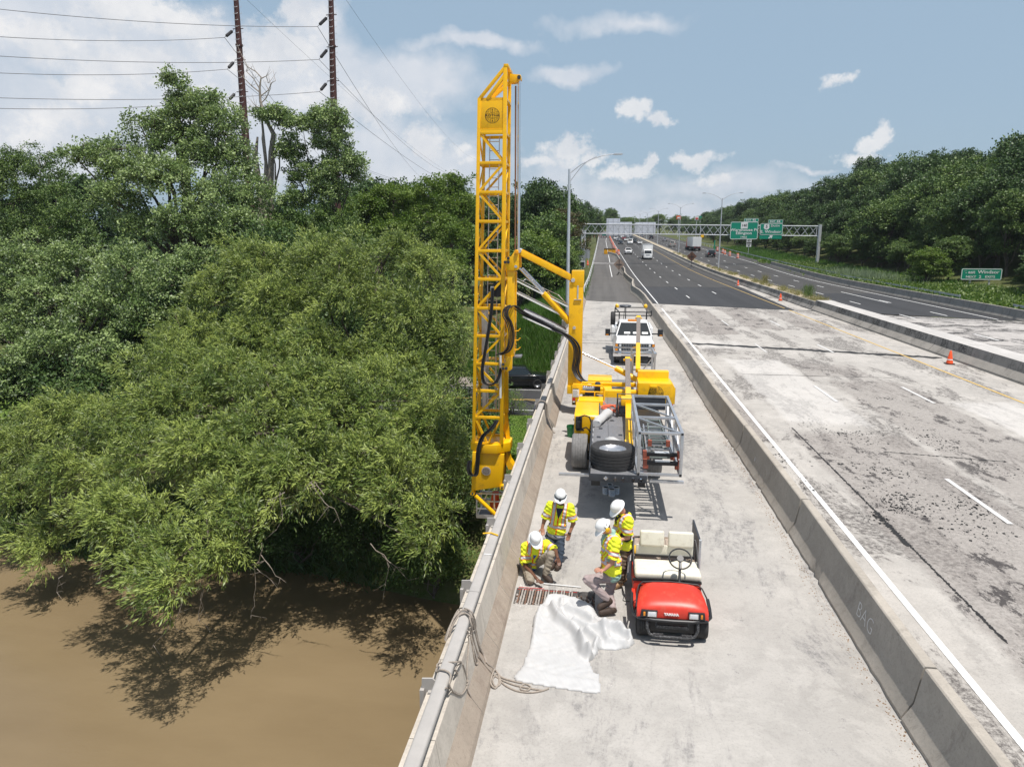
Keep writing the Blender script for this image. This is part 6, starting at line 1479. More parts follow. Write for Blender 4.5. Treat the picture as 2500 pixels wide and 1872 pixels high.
for x in (1828, 1965): a = W6(x, 600, 93.1); mb = MB(); mb.box((a.x-.08, 93.06, -2), (a.x+.08, 93.2, a.z+.3)); mb.build('post', 'galv', t)
t = thing('town_sign_edge', 'torn corner strip', 'sign') ; bpy.data.objects.remove(t)
# speed limit sign
a = gy(1829, 585, 192); xs_ = a.x
t = thing('speed_sign', 'white speed limit sign reading 65 over 40 below the gantry', 'road sign', (xs_, 192, 3)); w_ = .6
mb = MB(); mb.box((xs_-w_, 192, 4.4), (xs_+w_, 192.04, 6.3)); mb.build('panel', 'text_white', t); mb = MB(); mb.box((xs_-w_, 191.99, 3.55), (xs_+w_, 192.03, 4.35)); mb.build('lower_panel', 'text_white', t)
for s, z, sz in (('LIMIT', 5.95, .36), ('65', 5.2, .85), ('MINIMUM', 4.18, .2), ('40', 3.82, .5)): text(s, sz, (xs_, 191.97, z), R90, 'text_black', t, off=.015, ext=.002)
mb = MB(); mb.box((xs_-.55, 191.98, 4.45), (xs_+.55, 191.99, 4.7)); mb.build('stripe', 'text_black', t); mb = MB(); mb.box((xs_-.05, 192.05, 0), (xs_+.05, 192.12, 5)); mb.build('post', 'galv', t)
t = thing('delineator', 'small green marker post in the verge beyond the barrels', 'marker', (gy(1745, 590, 230).x, 230, 1.5)); o_ = t.location; mb = MB(); mb.box((o_.x-.15, 230, 2), (o_.x+.15, 230.04, 5)); mb.build('panel', 'sign_green', t)
t = thing('gantry_tag', 'small yellow plate hanging under the gantry truss middle', 'plate', (20.6, GY-.9, 6.2)); mb = MB(); mb.box((20.3, GY-.92, 6.0), (20.9, GY-.88, 6.6)); mb.build('panel', 'yellow', t)
# diamond work-zone sign backs
for (x, y, z, s, mt, lab, rz) in ((2.9, 118, 1.75, .95, 'brown_ply', 'tilted plywood diamond sign back leaning on the temporary barrier', .25), (17.2, 141, 2.2, .95, 'brown_ply2', 'rusty brown diamond sign back on the median edge', -.1)):
    t = thing('diamond_sign', lab, 'work sign', (x, y, zr(y)), rz, 'diamond work sign backs')
    for k in range(1): mb = MB(); mb.prism([(x-s, z+zr(y)), (x, z-s+zr(y)), (x+s, z+zr(y)), (x, z+s+zr(y))], y-.02, y+.02); mb.build('panel', mt, t)
    mb = MB(); mb.box((x-.03, y-.08, zr(y)+.2), (x+.03, y-.03, z+s+zr(y))); mb.box((x-s*.5, y-.07, z-.03+zr(y)), (x+s*.5, y-.03, z+.03+zr(y))); mb.bar((x, y, zr(y)+.5), (x-.5, y-.5, zr(y)), .05); mb.bar((x, y, zr(y)+.5), (x+.5, y-.5, zr(y)), .05); mb.bar((x, y, zr(y)+.5), (x, y+.6, zr(y)), .05); mb.build('stand', 'black', t)
# yellow crash cushion at the head of the barrier row
t = thing('crash_cushion', 'orange-yellow crash cushion at the far head of the barrier row', 'crash cushion', (2.3, 200, zr(200)))
for k, (x, w) in enumerate(((1.2, 1.0), (2.3, 1.1), (3.4, 1.0))): mb = MB(); mb.box((x-w/2, 200, zr(200)), (x+w/2-.03, 201.5, zr(200)+1.45)); mb.build('cell', 'yellow_dk', t, bevel=.06)
mb = MB(); mb.box((.7, 199.9, zr(200)+1.46), (3.9, 201.6, zr(200)+1.56)); mb.build('lid', 'black', t)
# cones
cw = simple('cone_orange', (.85, .10, .02), .5, var=.1)
def cone_mesh():
    mb = MB(); mb.lathe([(.165, .04), (.045, .70), (.03, .71)], n=20); mb.m = 1; mb.lathe([(.121, .27), (.094, .40)], n=20); mb.lathe([(.083, .46), (.069, .53)], n=20); mb.v = [(v[0]*(1.03 if i >= 60 else 1), v[1]*(1.03 if i >= 60 else 1), v[2]) for i, v in enumerate(mb.v)]
    return mb
def make_cone(label, x, y, s=1.0):
    t = thing('traffic_cone', label, 'cone', (x, y, zr(y)+.01), 0, 'orange cones along the median'); t.scale = (s, s, s)
    mb = MB(); mb.lathe([(.17, .04), (.045, .70), (.03, .715), (0, .715)], n=20); link_ = mb; o = _mk(mb, 'body', cw, t)
    mb = MB(); mb.lathe([(.140, .22), (.098, .37)], n=20); _mk(mb, 'reflective_band', 'reflect', t)
    mb = MB(); mb.lathe([(.090, .44), (.074, .52)], n=20); _mk(mb, 'reflective_band', 'reflect', t)
    mb = MB(); mb.box((-.2, -.2, 0), (.2, .2, .04)); _mk(mb, 'base', 'black', t); return t
def _mk(mb, name, mat, t):
    me = bpy.data.meshes.new(name); me.from_pydata([tuple(v) for v in mb.v], [], mb.f); me.shade_smooth(); me.set_sharp_from_angle(angle=.6); return link(name, me, mat, t)
make_cone('nearest orange cone on the white deck beside the median', 17.5, 37.5, .95); make_cone('orange cone at the foot of the median near the end of the white deck', 17.75, 73.3, 1.0); make_cone('farthest single orange cone on the pale shoulder', 17.73, 95.7, 1.0)
make_cone('orange cone in the grass below the grey sign backs', -2.75, 149, 1.4)
# barrels
def barrel_proto():
    t = thing('traffic_barrel', '', 'barrel', (0, 0, 0), 0, 'orange barrels')
    prof = [(.29, .06), (.285, .22), (.275, .23), (.27, .44), (.26, .45), (.255, .66), (.245, .67), (.24, .88), (.225, .9), (.21, .98), (0, .98)]
    mb = MB(); mb.lathe(prof, n=16); _mk(mb, 'body', 'orange', t)
    for a, b in ((.26, .38), (.49, .60), (.71, .82)):
        mb = MB(); ra = .292-.058*a; rb = .292-.058*b; mb.lathe([(ra, a), (rb, b)], n=16); _mk(mb, 'reflective_band', 'reflect', t)
    mb = MB(); mb.lathe([(0, 0), (.38, 0), (.38, .05), (.29, .07)], n=16); _mk(mb, 'base', 'black', t); return t
bp = barrel_proto(); first = True
def put_barrel(x, y, label, s=1.0):
    global first
    o = bp if first else copy_tree(bp); first = False
    o.location = (x, y, zr(y)+.01); o.scale = (s, s, s); o['label'] = label
for i, (x, y) in enumerate([(4.6, 196), (4.7, 200), (4.55, 204.5)]+[(4.1+.12*math.sin(j), 211+j*8.2) for j in range(24)]): put_barrel(x, y, '%s orange barrel of the line closing the left lane, counting away' % ORD[i], 1.15)
for i, (x, y) in enumerate([(32.9, 180.3), (33.0, 192), (33.15, 200.6), (33.8, 208), (34.7, 223.4)]): put_barrel(x, y, '%s orange barrel on the southbound shoulder below the gantry, counting away' % ORD[i], 1.2)
for i, (px, py) in enumerate([(1451, 579), (1456, 578), (1462, 579), (1468, 577), (1474, 580), (1480, 578)]):
    v = gy(px, py, 405); put_barrel(v.x, 405, '%s orange barrel of the cluster across the far ramp, from the left' % ORD[i], 1.2)
# wooden stockade fence
t = thing('stockade_fence', 'tall weathered wooden board fence among the trees left of the closed lane', 'fence', (-7.8, 118, -1))
r = random.Random(5); a, b = gy(1334, 660, 118), gy(1386, 660, 106); n = 30
for i in range(n):
    u = i/(n-1); p = a.lerp(b, u); h = gy(0, 616, p.y).z+r.uniform(-.25, .2)
    mb = MB(); mb.bar((p.x, p.y, h-5.5), (p.x+r.uniform(-.02, .02), p.y, h), (b-a).length/n*.9, .04, up=(0, 1, 0)); mb.build('board', 'fence_wood', t)
# weathering-steel transmission poles and lines
def pole(label, base_px, top_px, Y, arms, name='transmission_pole'):
    b = gy(base_px/1.7696, 960/1.7696, Y); tp = gy(top_px/1.7696, 0, Y); z0 = G(b.x, Y); zt_ = tp.z+6
    t = thing(name, label, 'power pole', (b.x, Y, z0), 0, 'steel transmission poles')
    mb = MB(); n = 12; X = lambda z: b.x+(tp.x-b.x)*(z-b.z)/(tp.z-b.z); R = lambda z: .78-.0105*(z-z0)
    mb.tube([(X(z0+(zt_-z0)*i/n), Y, z0+(zt_-z0)*i/n) for i in range(n+1)], [R(z0+(zt_-z0)*i/n) for i in range(n+1)], 12); mb.build('shaft', 'weather', t, smooth=True, angle=20)
    zf = tp.z-15.2
    for zz in (zf, tp.z-7.5+2): mb = MB(); mb.tube([(X(zz), Y, zz-.12), (X(zz), Y, zz+.12)], R(zz)+.1, 12); mb.build('flange', 'weather', t)
    z = zf-4.4
    while z < tp.z+1:
        for s in (0,): mb = MB(); rr_ = R(z)+.12; mb.tube([(X(z)-.27, Y-rr_+.1, z), (X(z)-.25, Y-rr_-.1, z-.14), (X(z)+.25, Y-rr_-.1, z-.14), (X(z)+.27, Y-rr_+.1, z)], .028, 4); mb.build('step', 'galv', t)
        mb = MB(); rr_ = R(z)+.03; mb.tube([(X(z)+rr_, Y, z), (X(z)+rr_+.28, Y, z), (X(z)+rr_+.28, Y, z+.14)], .022, 4); mb.build('step', 'galv', t)
        z += .78
    wires = []
    for (ax, ay, ex, ey) in arms:
        A = gy(ax/1.7696, ay/1.7696, Y); E_ = gy(ex/1.7696, ey/1.7696, Y-2); mb = MB(); n_ = 9
        mb.tube([A, E_], .03, 5); 
        for k in range(n_): c = A.lerp(E_, .25+.6*k/n_); d = (E_-A).normalized(); mb.tube([c-d*.05, c+d*.05], [.21, .15], 8)
        mb.build('insulator', 'porcelain', t, fix=False); wires.append(E_)
        mb = MB(); z = A.z+.1; mb.box((X(z)-R(z)-.35, Y-.06, z-.03), (X(z)+R(z)+.35, Y+.06, z+.05)); mb.build('cross_bracket', 'weather', t)
    return t, wires
tA, wA = pole('left rust-brown steel power pole', 1085, 1020, 95, [(1010, 130, 970, 163), (1013, 265, 982, 300), (1018, 402, 987, 435)])
tB, wB = pole('right rust-brown steel power pole', 1455, 1430, 95, [(1420, 70, 1372, 116), (1420, 208, 1378, 258), (1415, 355, 1380, 397)])
def span(P0, P1, sag, label, r=.03, n=24):
    P_ = []
    for i in range(n+1):
        u = i/n; p = P0.lerp(P1, u); p.z -= sag*4*u*(1-u); P_.append(p)
    t = bpy.data.objects; mb = MB(); mb.tube(P_, r, 4, cap=False); return tag(mb.build('power_line', 'wire', None, fix=False), label, 'power line', 'conductors of the transmission line')
nm = ['top', 'middle', 'bottom']
for k, (w, ylst) in enumerate(((wA, (110, 282, 449)), (wB, (-8, 202, 404)))):
    for j in range(3):
        e = gy(-700/1.7696, (ylst[j]-(700*.055 if k == 1 and j == 0 else 700*.02))/1.7696, 62)
        span(w[j], e, .9, '%s cable running left from the %s brown pole' % (nm[j], ('left', 'right')[k]))
ends = [((1560, 830), (1700, 775), (1850, 795)), ((1850, 790), (1960, 755), (2055, 825))]
for k, w in enumerate((wA, wB)):
    for j in range(3):
        q = ends[k][j]; e = gy(q[0]/1.7696, q[1]/1.7696, 330); span(w[j], e, 3.0, '%s cable running away right from the %s brown pole' % (nm[j], ('left', 'right')[k]), r=.035)
for (p, q, lab) in (((1035, 10), (2050, 800), 'thin high wire rising past the left brown pole'), ((1468, 0), (2054, 690), 'thin high wire passing beside the right brown pole')):
    span(gy(p[0]/1.7696, (p[1]-40)/1.7696, 95), gy(q[0]/1.7696, q[1]/1.7696, 330), 3.5, lab, r=.02)
for i, (px, py, Y) in enumerate(((1158, 500, 210), (1213, 500, 230))):
    v = gy(px, py, Y); t = thing('transmission_pole', '%s small dark pole seen through the yellow mast' % ('left', 'right')[i], 'power pole', (v.x, Y, G(v.x, Y)), 0, 'steel transmission poles'); mb = MB(); mb.tube([(v.x, Y, G(v.x, Y)), (v.x, Y, v.z)], .45, 8); mb.build('shaft', 'weather', t)
# far roadside billboards
for (px, py, w, h, mt, lab) in ((1657, 531, 2.6, 2.2, 'orange', 'tiny red and white pylon sign on the far horizon'), (1701, 533, 2.2, 2.4, 'white', 'tiny white and red pylon sign near the far wood'), (1710, 532, 1.6, 2.0, 'sign_green', 'tiny green pylon sign near the far wood')):
    v = gy(px, py, 430); t = thing('pylon_sign', lab, 'pylon sign', (v.x, 430, G(v.x, 430))); mb = MB(); mb.box((v.x-w/2, 430, v.z-h/2), (v.x+w/2, 430.4, v.z+h/2)); mb.build('panel', mt, t)
    if mt != 'sign_green': mb = MB(); mb.box((v.x-w*.3, 429.8, v.z-h*.3), (v.x+w*.3, 429.99, v.z+h*.1)); mb.build('emblem', 'haz' if mt == 'white' else 'white', t)
    mb = MB(); mb.box((v.x-.2, 430.1, G(v.x, 430)), (v.x+.2, 430.3, v.z-h/2)); mb.build('post', 'galv', t)
t = thing('direction_sign', 'small green guide sign above the queue at the road end', 'road sign', (0, 400, 6)); v = gy(1476, 573, 400); mb = MB(); mb.box((v.x-1.3, 400, v.z-.6), (v.x+1.3, 400.1, v.z+.6)); mb.build('panel', 'sign_green', t); mb = MB(); mb.box((v.x-1.1, 400.1, 5), (v.x-1, 400.2, v.z)); mb.build('post', 'galv', t)

# ------------------------------------------------------------------ vehicles (local frame: front at y = 0 looking to -y)
def rrect(hw, z0, z1, r, y, n=3, top_in=0.0):
    P_ = []
    for cx, cz, a0, ti in ((hw-r, z0+r, -math.pi/2, 0), (hw-r-top_in, z1-r, 0, 1), (-(hw-r-top_in), z1-r, math.pi/2, 1), (-(hw-r), z0+r, math.pi, 0)):
        for i in range(n+1): a = a0+math.pi/2*i/n; P_.append((cx+r*math.cos(a), y, cz+r*math.sin(a)))
    return P_
def vehicle(name, label, cat, group, colour, kind):
    t = thing(name, label, cat, (0, 0, 0), 0, group); K_ = kind
    Lc, hw = K_['L'], K_['W']/2
    mb = MB(); mb.loft([rrect(hw*s, z0, z1, .10, y, 3, ti) for y, s, z0, z1, ti in K_['body']]); mb.build('body', colour, t, smooth=True, angle=40)
    (yb0, yb1, yt0, yt1, zb, zt_, wb, wt) = K_['cab']
    B = [(-wb, yb0, zb), (wb, yb0, zb), (wb, yb1, zb), (-wb, yb1, zb)]; T = [(-wt, yt0, zt_), (wt, yt0, zt_), (wt, yt1, zt_), (-wt, yt1, zt_)]
    mb = MB(); mb.add(B+T, [(4, 5, 6, 7), (0, 1, 5, 4), (1, 2, 6, 5), (2, 3, 7, 6), (3, 0, 4, 7)]); mb.build('cabin', colour, t, bevel=.05)
    def pane(nm_, p, q, r_, s_, in_=.10):
        p, q, r_, s_ = map(Vector, (p, q, r_, s_)); c = (p+q+r_+s_)/4; nr = (q-p).cross(s_-p).normalized()
        if nr.dot(c-Vector((0, (yb0+yb1)/2, zb+.2))) < 0: nr = -nr
        V = [c+(v-c)*(1-in_)+nr*.012 for v in (p, q, r_, s_)]; mb = MB(); mb.quad(*V); return mb.build(nm_, 'glass', t, fix=False)
    pane('windshield', B[0], B[1], T[1], T[0]); pane('rear_window', B[2], B[3], T[3], T[2], .16); pane('side_window', B[1], B[2], T[2], T[1], .14); pane('side_window', B[3], B[0], T[0], T[3], .14)
    zh = K_.get('zh', .72)
    for s in (-1, 1):
        mb = MB(); mb.box((s*hw*.60-.14, -.012, zh-.07), (s*hw*.60+.14+.06*s, .06, zh+.07)); mb.build('headlight', 'lens', t, bevel=.01)
        mb = MB(); mb.box((s*hw*.80-.10, Lc-.05, zh-.02), (s*hw*.80+.10, Lc+.012, zh+.18)); mb.build('taillight', 'haz', t, bevel=.01)
        mb = MB(); mb.box((s*(hw+.10)-.09, K_['cab'][0]+.35, zb-.02), (s*(hw+.10)+.09, K_['cab'][0]+.45, zb+.13)); mb.build('mirror', colour, t, bevel=.02)
    mb = MB(); mb.box((-hw*.42, -.01, zh-.13), (hw*.42, .05, zh+.07)); mb.build('grille', 'black', t)
    mb = MB(); mb.box((-hw*.9, -.03, .28), (hw*.9, .05, .46)); mb.build('bumper', K_.get('bump', 'black'), t, bevel=.02)
    mb = MB(); mb.box((-.15, Lc+.0, .55), (.15, Lc+.02, .65)); mb.build('number_plate', 'white', t)
    R_ = K_.get('R', .34)
    for y in K_['ax']:
        for s in (-1, 1): wheel(s*(hw-.10), y, R_, R_, .22, t, 'rubber', 'alu', 'x', 16)
    return t
car_k = dict(L=4.6, W=1.82, body=[(0, .80, .30, .70, .1), (.15, .92, .22, .78, .1), (1.2, 1, .20, .94, .08), (3.6, 1, .20, .98, .08), (4.45, .94, .26, .98, .1), (4.6, .84, .34, .92, .1)], cab=(1.15, 4.1, 1.95, 3.45, .93, 1.43, .84, .62), ax=(.85, 3.65), zh=.64)
suv_k = dict(L=4.75, W=1.92, body=[(0, .84, .34, .88, .1), (.12, .94, .26, .96, .1), (1.15, 1, .24, 1.08, .06), (3.9, 1, .24, 1.12, .06), (4.6, .96, .3, 1.12, .08), (4.75, .88, .36, 1.0, .1)], cab=(1.1, 4.62, 1.75, 4.35, 1.08, 1.70, .90, .70), ax=(.9, 3.75), zh=.80, R=.38)
van_k = dict(L=5.6, W=2.0, body=[(0, .84, .36, .95, .1), (.12, .95, .28, 1.1, .1), (.9, 1, .26, 1.2, .04), (5.5, 1, .26, 1.25, .04), (5.6, .97, .3, 1.2, .04)], cab=(.75, 5.55, 1.45, 5.5, 1.2, 2.1, .97, .82), ax=(.95, 4.4), zh=.82, R=.37)
pick_k = dict(L=5.8, W=1.98, body=[(0, .88, .40, 1.05, .06), (.1, .96, .34, 1.12, .05), (1.35, 1, .34, 1.22, .04), (5.7, 1, .36, 1.20, .02), (5.8, .98, .4, 1.15, .02)], cab=(1.3, 3.9, 2.0, 3.65, 1.2, 1.86, .92, .74), ax=(.95, 4.7), zh=.90, R=.41, bump='chrome')
TR = 'vehicles driving on the highway'
def place(t, x, y, away=False):
    t.location = (x, y, zr(y)+.02); t.rotation_euler = (0, 0, math.pi if away else 0)
    if away: t.location.y -= 0
MC['silver'] = simple('silver_car_paint', (.42, .43, .44), .3, .5, var=.04); MC['tan'] = simple('tan_car_paint', (.42, .40, .36), .35, .4, var=.04)
MC['carblack'] = simple('black_car_paint', (.010, .011, .013), .15, var=.1, spec=.8); MC['cardk'] = simple('dark_blue_car_paint', (.02, .026, .035), .2, var=.1); MC['carred'] = simple('dark_red_car_paint', (.20, .01, .02), .3, var=.1)
place(vehicle('suv', 'white suv with black grille driving left of the box truck', 'car', TR, 'white', suv_k), 7.35, 199)
place(vehicle('sedan', 'dark sedan in the left lane far behind the white suv', 'car', TR, 'cardk', car_k), 7.4, 285)
place(vehicle('van', 'white van in the middle lane behind the box truck', 'van', TR, 'white', van_k), 11.0, 283)
place(vehicle('sedan', 'white sedan in the right lane beside the white van', 'car', TR, 'white', car_k), 14.75, 283)
place(vehicle('suv', 'small white suv nearest the barrel line far away', 'car', TR, 'white', suv_k), 6.7, 350)
place(vehicle('suv', 'dark red suv in the far queue', 'car', TR, 'carred', suv_k), 10.6, 352)
place(vehicle('suv', 'black suv partly behind the white sedan', 'car', TR, 'cardk', suv_k), 13.4, 300)
place(vehicle('sedan', 'silver sedan in the far queue beyond the dark red suv', 'car', TR, 'silver', car_k), 13.8, 345)
place(vehicle('van', 'far white van close under the gantry signs', 'van', TR, 'white', van_k), 14.6, 395)
place(vehicle('sedan', 'far dark sedan in the left lane at the queue end', 'car', TR, 'cardk', car_k), 7.6, 392)
place(vehicle('pickup', 'tan pickup driving away behind the semi-trailer', 'car', TR, 'tan', pick_k), 24.6, 262, True)
place(vehicle('suv', 'black suv driving away below the lamp post', 'car', TR, 'carblack', suv_k), 27.2, 188, True)
place(vehicle('sedan', 'light sedan driving away ahead of the tan pickup', 'car', TR, 'silver', car_k), 27.9, 330, True)
place(vehicle('pickup', 'dark pickup driving away far ahead on the southbound side', 'car', TR, 'cardk', pick_k), 24.6, 372, True)
place(vehicle('sedan', 'farthest silver car on the southbound side', 'car', TR, 'silver', car_k), 22.4, 415, True)
for (src_, x_, y_, aw_, lab_) in (('suv', 10.9, 420, False, 'tiny white suv at the tail of the far queue, middle lane'), ('suv.002', 7.3, 432, False, 'tiny dark red suv at the tail of the far queue, left lane'), ('sedan', 14.8, 372, False, 'tiny dark sedan in the right lane of the far queue'),
    ('van', 10.8, 385, False, 'tiny white van in the middle lane of the far queue'), ('suv.003', 14.7, 440, False, 'tiny black suv at the tail of the far queue, right lane'), ('sedan.002', 7.3, 330, False, 'small silver sedan in the left lane of the far queue'), ('sedan.001', 10.9, 328, False, 'small white sedan in the middle lane of the far queue'), ('suv.003', 14.6, 322, False, 'small black suv in the right lane of the far queue')):
    c_ = copy_tree(bpy.data.objects[src_]); c_['label'] = lab_; place(c_, x_, y_, aw_)
# box truck
def wv(t, hw, ys_, R_, w=.25, mat='rubber'):
    for y in ys_:
        for s in (-1, 1): wheel(s*(hw-.12), y, R_, R_, w, t, mat, 'alu', 'x', 16)
t = thing('box_truck', 'white box truck driving towards the camera in the middle lane', 'truck', (0, 0, 0), 0, TR)
mb = MB(); mb.box((-1.2, 1.75, .95), (1.2, 7.6, 3.55)); mb.build('cargo_box', 'white', t, bevel=.04)
mb = MB(); mb.box((-1.22, 1.72, 3.50), (1.22, 1.80, 3.58)); mb.box((-1.22, 1.72, .93), (1.22, 1.80, 1.0)); mb.build('box_frame', 'galv', t)
mb = MB(); mb.loft([rrect(.98, .45, 1.35, .1, 0, 3, .0), rrect(1.0, .4, 1.5, .1, .08, 3, .0), rrect(1.0, .4, 2.1, .15, .45, 3, .08), rrect(1.0, .4, 2.35, .15, .9, 3, .10), rrect(1.0, .4, 2.35, .15, 1.65, 3, .1)]); mb.build('cab', 'white', t, smooth=True, angle=35)
mb = MB(); mb.quad((-.88, .02, 1.42), (.88, .02, 1.42), (.80, .40, 2.12), (-.80, .40, 2.12)); mb.v = [(v[0], v[1]-.02, v[2]) for v in mb.v]; mb.build('windshield', 'glass', t, fix=False)
for s in (-1, 1):
    mb = MB(); mb.box((s*.72-.15, -.03, .72), (s*.72+.15, .05, .92)); mb.build('headlight', 'lens', t, bevel=.01); mb = MB(); mb.box((s*1.12-.06, .3, 1.4), (s*1.12+.06, .42, 1.85)); mb.build('mirror', 'black', t)
    mb = MB(); mb.quad((s*1.006, .75, 1.4), (s*1.006, 1.5, 1.4), (s*.95, 1.5, 2.1), (s*.95, .85, 2.1)); mb.build('side_window', 'glass', t, fix=False)
mb = MB(); mb.box((-.45, -.02, .95), (.45, .03, 1.2)); mb.build('grille', 'galv', t); mb = MB(); mb.box((-.98, -.05, .42), (.98, .1, .62)); mb.build('bumper', 'white_pl', t, bevel=.02); mb = MB(); mb.box((-.4, .8, .4), (.4, 7.4, .9)); mb.build('chassis', 'black', t)
wv(t, 1.0, (1.0, 5.8), .42); place(t, 10.9, 172)
# semi-trailer (away)
t = thing('semi_trailer_truck', 'white semi-trailer truck driving away in the southbound lanes', 'truck', (0, 0, 0), 0, TR)
mb = MB(); mb.box((-1.29, 4.5, 1.15), (1.29, 18.5, 4.05)); mb.build('trailer_box', 'white', t, bevel=.03)
for s in (-1, 1): mb = MB(); mb.box((.02 if s > 0 else -1.24, 18.5, 1.25), (1.24 if s > 0 else -.02, 18.53, 3.95)); mb.build('rear_door', 'white_pl', t)
for k in range(7): mb = MB(); mb.box((-1.1+k*.34, 18.53, .9), (-.95+k*.34, 18.56, 1.05)); mb.build('taillight', 'haz' if k % 3 else 'black', t)
mb = MB(); mb.box((-1.2, 18.3, .5), (1.2, 18.45, .62)); mb.box((-.9, 18.35, .5), (-.8, 18.45, 1.15)); mb.box((.8, 18.35, .5), (.9, 18.45, 1.15)); mb.build('under_ride_bar', 'steel_dk', t); mb = MB(); mb.box((-.5, 1.2, .6), (.5, 18.3, 1.12)); mb.build('chassis', 'black', t)
mb = MB(); mb.loft([rrect(1.1, .5, 1.7, .1, 0, 3), rrect(1.15, .5, 1.9, .1, 1.3, 3), rrect(1.2, .5, 3.5, .2, 2.0, 3), rrect(1.2, .5, 3.9, .2, 3.9, 3)]); mb.build('tractor', 'haz', t, smooth=True, angle=35)
wv(t, 1.25, (1.2, 4.6, 5.9, 15.4, 16.7), .5, .5); t.location = (28.4, 240, zr(230)); t.rotation_euler = (0, 0, math.pi); t.location.y = 222+18.5
# black pickup under the bridge
bpk = vehicle('pickup', 'black pickup parked on the gravel by the road under the bridge', 'pickup truck', None, 'carblack', pick_k)
bpk.location = (-4.55, 62.6, -7.0); bpk.rotation_euler = (0, 0, math.radians(98))
# service truck facing the camera
t = thing('service_truck', 'white service pickup with a black rack facing the camera behind the trailer', 'pickup truck', (1.76, 35.0, 0)); S0 = Vector((1.76, 35.0, 0)); OFFS[0] = S0
def q_(mb, name, mat, **k): return mb.build(name, mat, t, **k)
mb = MB(); mb.loft([rrect(.94, .50, 1.12, .10, .12, 3, .02), rrect(.99, .46, 1.18, .10, .25, 3, .04), rrect(1.02, .42, 1.28, .12, .9, 3, .12), rrect(1.02, .42, 1.33, .12, 1.5, 3, .10), rrect(1.02, .42, 1.30, .08, 2.0, 3, .04), rrect(1.02, .42, 1.30, .08, 3.5, 3, .04)]); q_(mb, 'body', 'white', smooth=True, angle=35)
mb = MB()
for s in (-1, 1): mb.prism([(.35, 1.15), (.4, 1.22), (1.5, 1.36), (1.5, 1.2)], s*.30-.03, s*.30+.03, 'x')
q_(mb, 'hood_ridge', 'white', smooth=True)
B = [(-.93, 1.42, 1.30), (.93, 1.42, 1.30), (.93, 3.45, 1.30), (-.93, 3.45, 1.30)]; T = [(-.72, 2.12, 1.93), (.72, 2.12, 1.93), (.74, 3.35, 1.95), (-.74, 3.35, 1.95)]
mb = MB(); mb.add(B+T, [(4, 5, 6, 7), (0, 1, 5, 4), (1, 2, 6, 5), (2, 3, 7, 6), (3, 0, 4, 7)]); q_(mb, 'cabin', 'white', bevel=.06)
mb = MB(); mb.quad((-.85, 1.415, 1.345), (.85, 1.415, 1.345), (.66, 2.055, 1.90), (-.66, 2.055, 1.90)); mb.v = [(v[0], v[1]-.004, v[2]+.012) for v in mb.v]; q_(mb, 'windshield', 'glass', fix=False)
for k, (x, w) in enumerate(((-.5, .3), (-.05, .25), (.4, .3))): mb = MB(); mb.quad((x, 1.47, 1.40), (x+w, 1.47, 1.40), (x+w, 1.56, 1.48), (x, 1.56, 1.48)); mb.v = [(v[0], v[1]-.004, v[2]+.014) for v in mb.v]; q_(mb, 'paper', 'white_pl', fix=False)
for s in (-1, 1):
    mb = MB(); mb.quad((s*.935, 1.75, 1.36), (s*.935, 3.3, 1.36), (s*.765, 3.2, 1.86), (s*.77, 2.2, 1.86)); q_(mb, 'side_window', 'glass', fix=False)
    mb = MB(); mb.box((s*.95-.06, 1.62, 1.36), (s*1.25+.0, 1.70, 1.42)) if s > 0 else mb.box((-1.25, 1.62, 1.36), (-.89, 1.70, 1.42)); mb.box((s*1.33-.13, 1.55, 1.28), (s*1.33+.13, 1.72, 1.62)); m_ = q_(mb, 'mirror', 'black', bevel=.02)
    mb = MB(); mb.box((s*1.36-.07, 1.54, 1.31), (s*1.36+.07, 1.552, 1.36)); mb.build('turn_signal', 'amber', m_)
    for z, w in ((1.02, .075), (.80, .065)):
        mb = MB(); mb.box((s*.80-.17, .085, z-w), (s*.80+.17, .16, z+w)); hl = q_(mb, 'headlight_housing', 'steel_dk', bevel=.01)
        mb = MB(); mb.cyl((s*.72, .07, z), (s*.72, .1, z), .06, n=14); mb.build('headlight', 'lens', hl, smooth=True)
        mb = MB(); mb.box((s*.90-.06, .072, z-w*.8), (s*.90+.06, .1, z+w*.8)); mb.build('turn_signal', 'amber', hl)
    mb = MB(); mb.box((s*.86-.2, .0, .46), (s*.86+.2, .14, .70)); q_(mb, 'bumper_corner', 'chrome', bevel=.03)
mb = MB(); mb.box((-.62, .10, .72), (.62, .15, 1.10)); gr = q_(mb, 'grille', 'steel_dk')
for i in range(15):
    for z in (.80, 1.02): mb = MB(); mb.cbox((-.56+i*.08, .095, z), (.012, .02, .13)); mb.build('grille_bar', 'galv', gr)
for z in (.72, .91, 1.11): mb = MB(); mb.box((-.64, .07, z-.022), (.64, .14, z+.022)); q_(mb, 'grille_trim', 'chrome', bevel=.006)
mb = MB(); mb.box((-.12, .045, .885), (.12, .07, .935)); mb.box((-.05, .044, .865), (.05, .07, .955)); q_(mb, 'emblem', 'yellow_dk', bevel=.004)
mb = MB(); mb.box((-.68, -.02, .50), (.68, .12, .66)); q_(mb, 'bumper', 'chrome', bevel=.03); mb = MB(); mb.box((-.9, .05, .30), (.9, .2, .50)); q_(mb, 'lower_valance', 'black', bevel=.02)
mb = MB(); mb.box((-.16, -.03, .5), (.16, -.02, .58)); q_(mb, 'number_plate', 'white')
for s in (-1, 1):
    for y in (1.0, 5.0): OFFS[0] = S0; wheel(s*.86, y, .41, .41, .26, t, 'rubber', 'alu', 'x', 20)
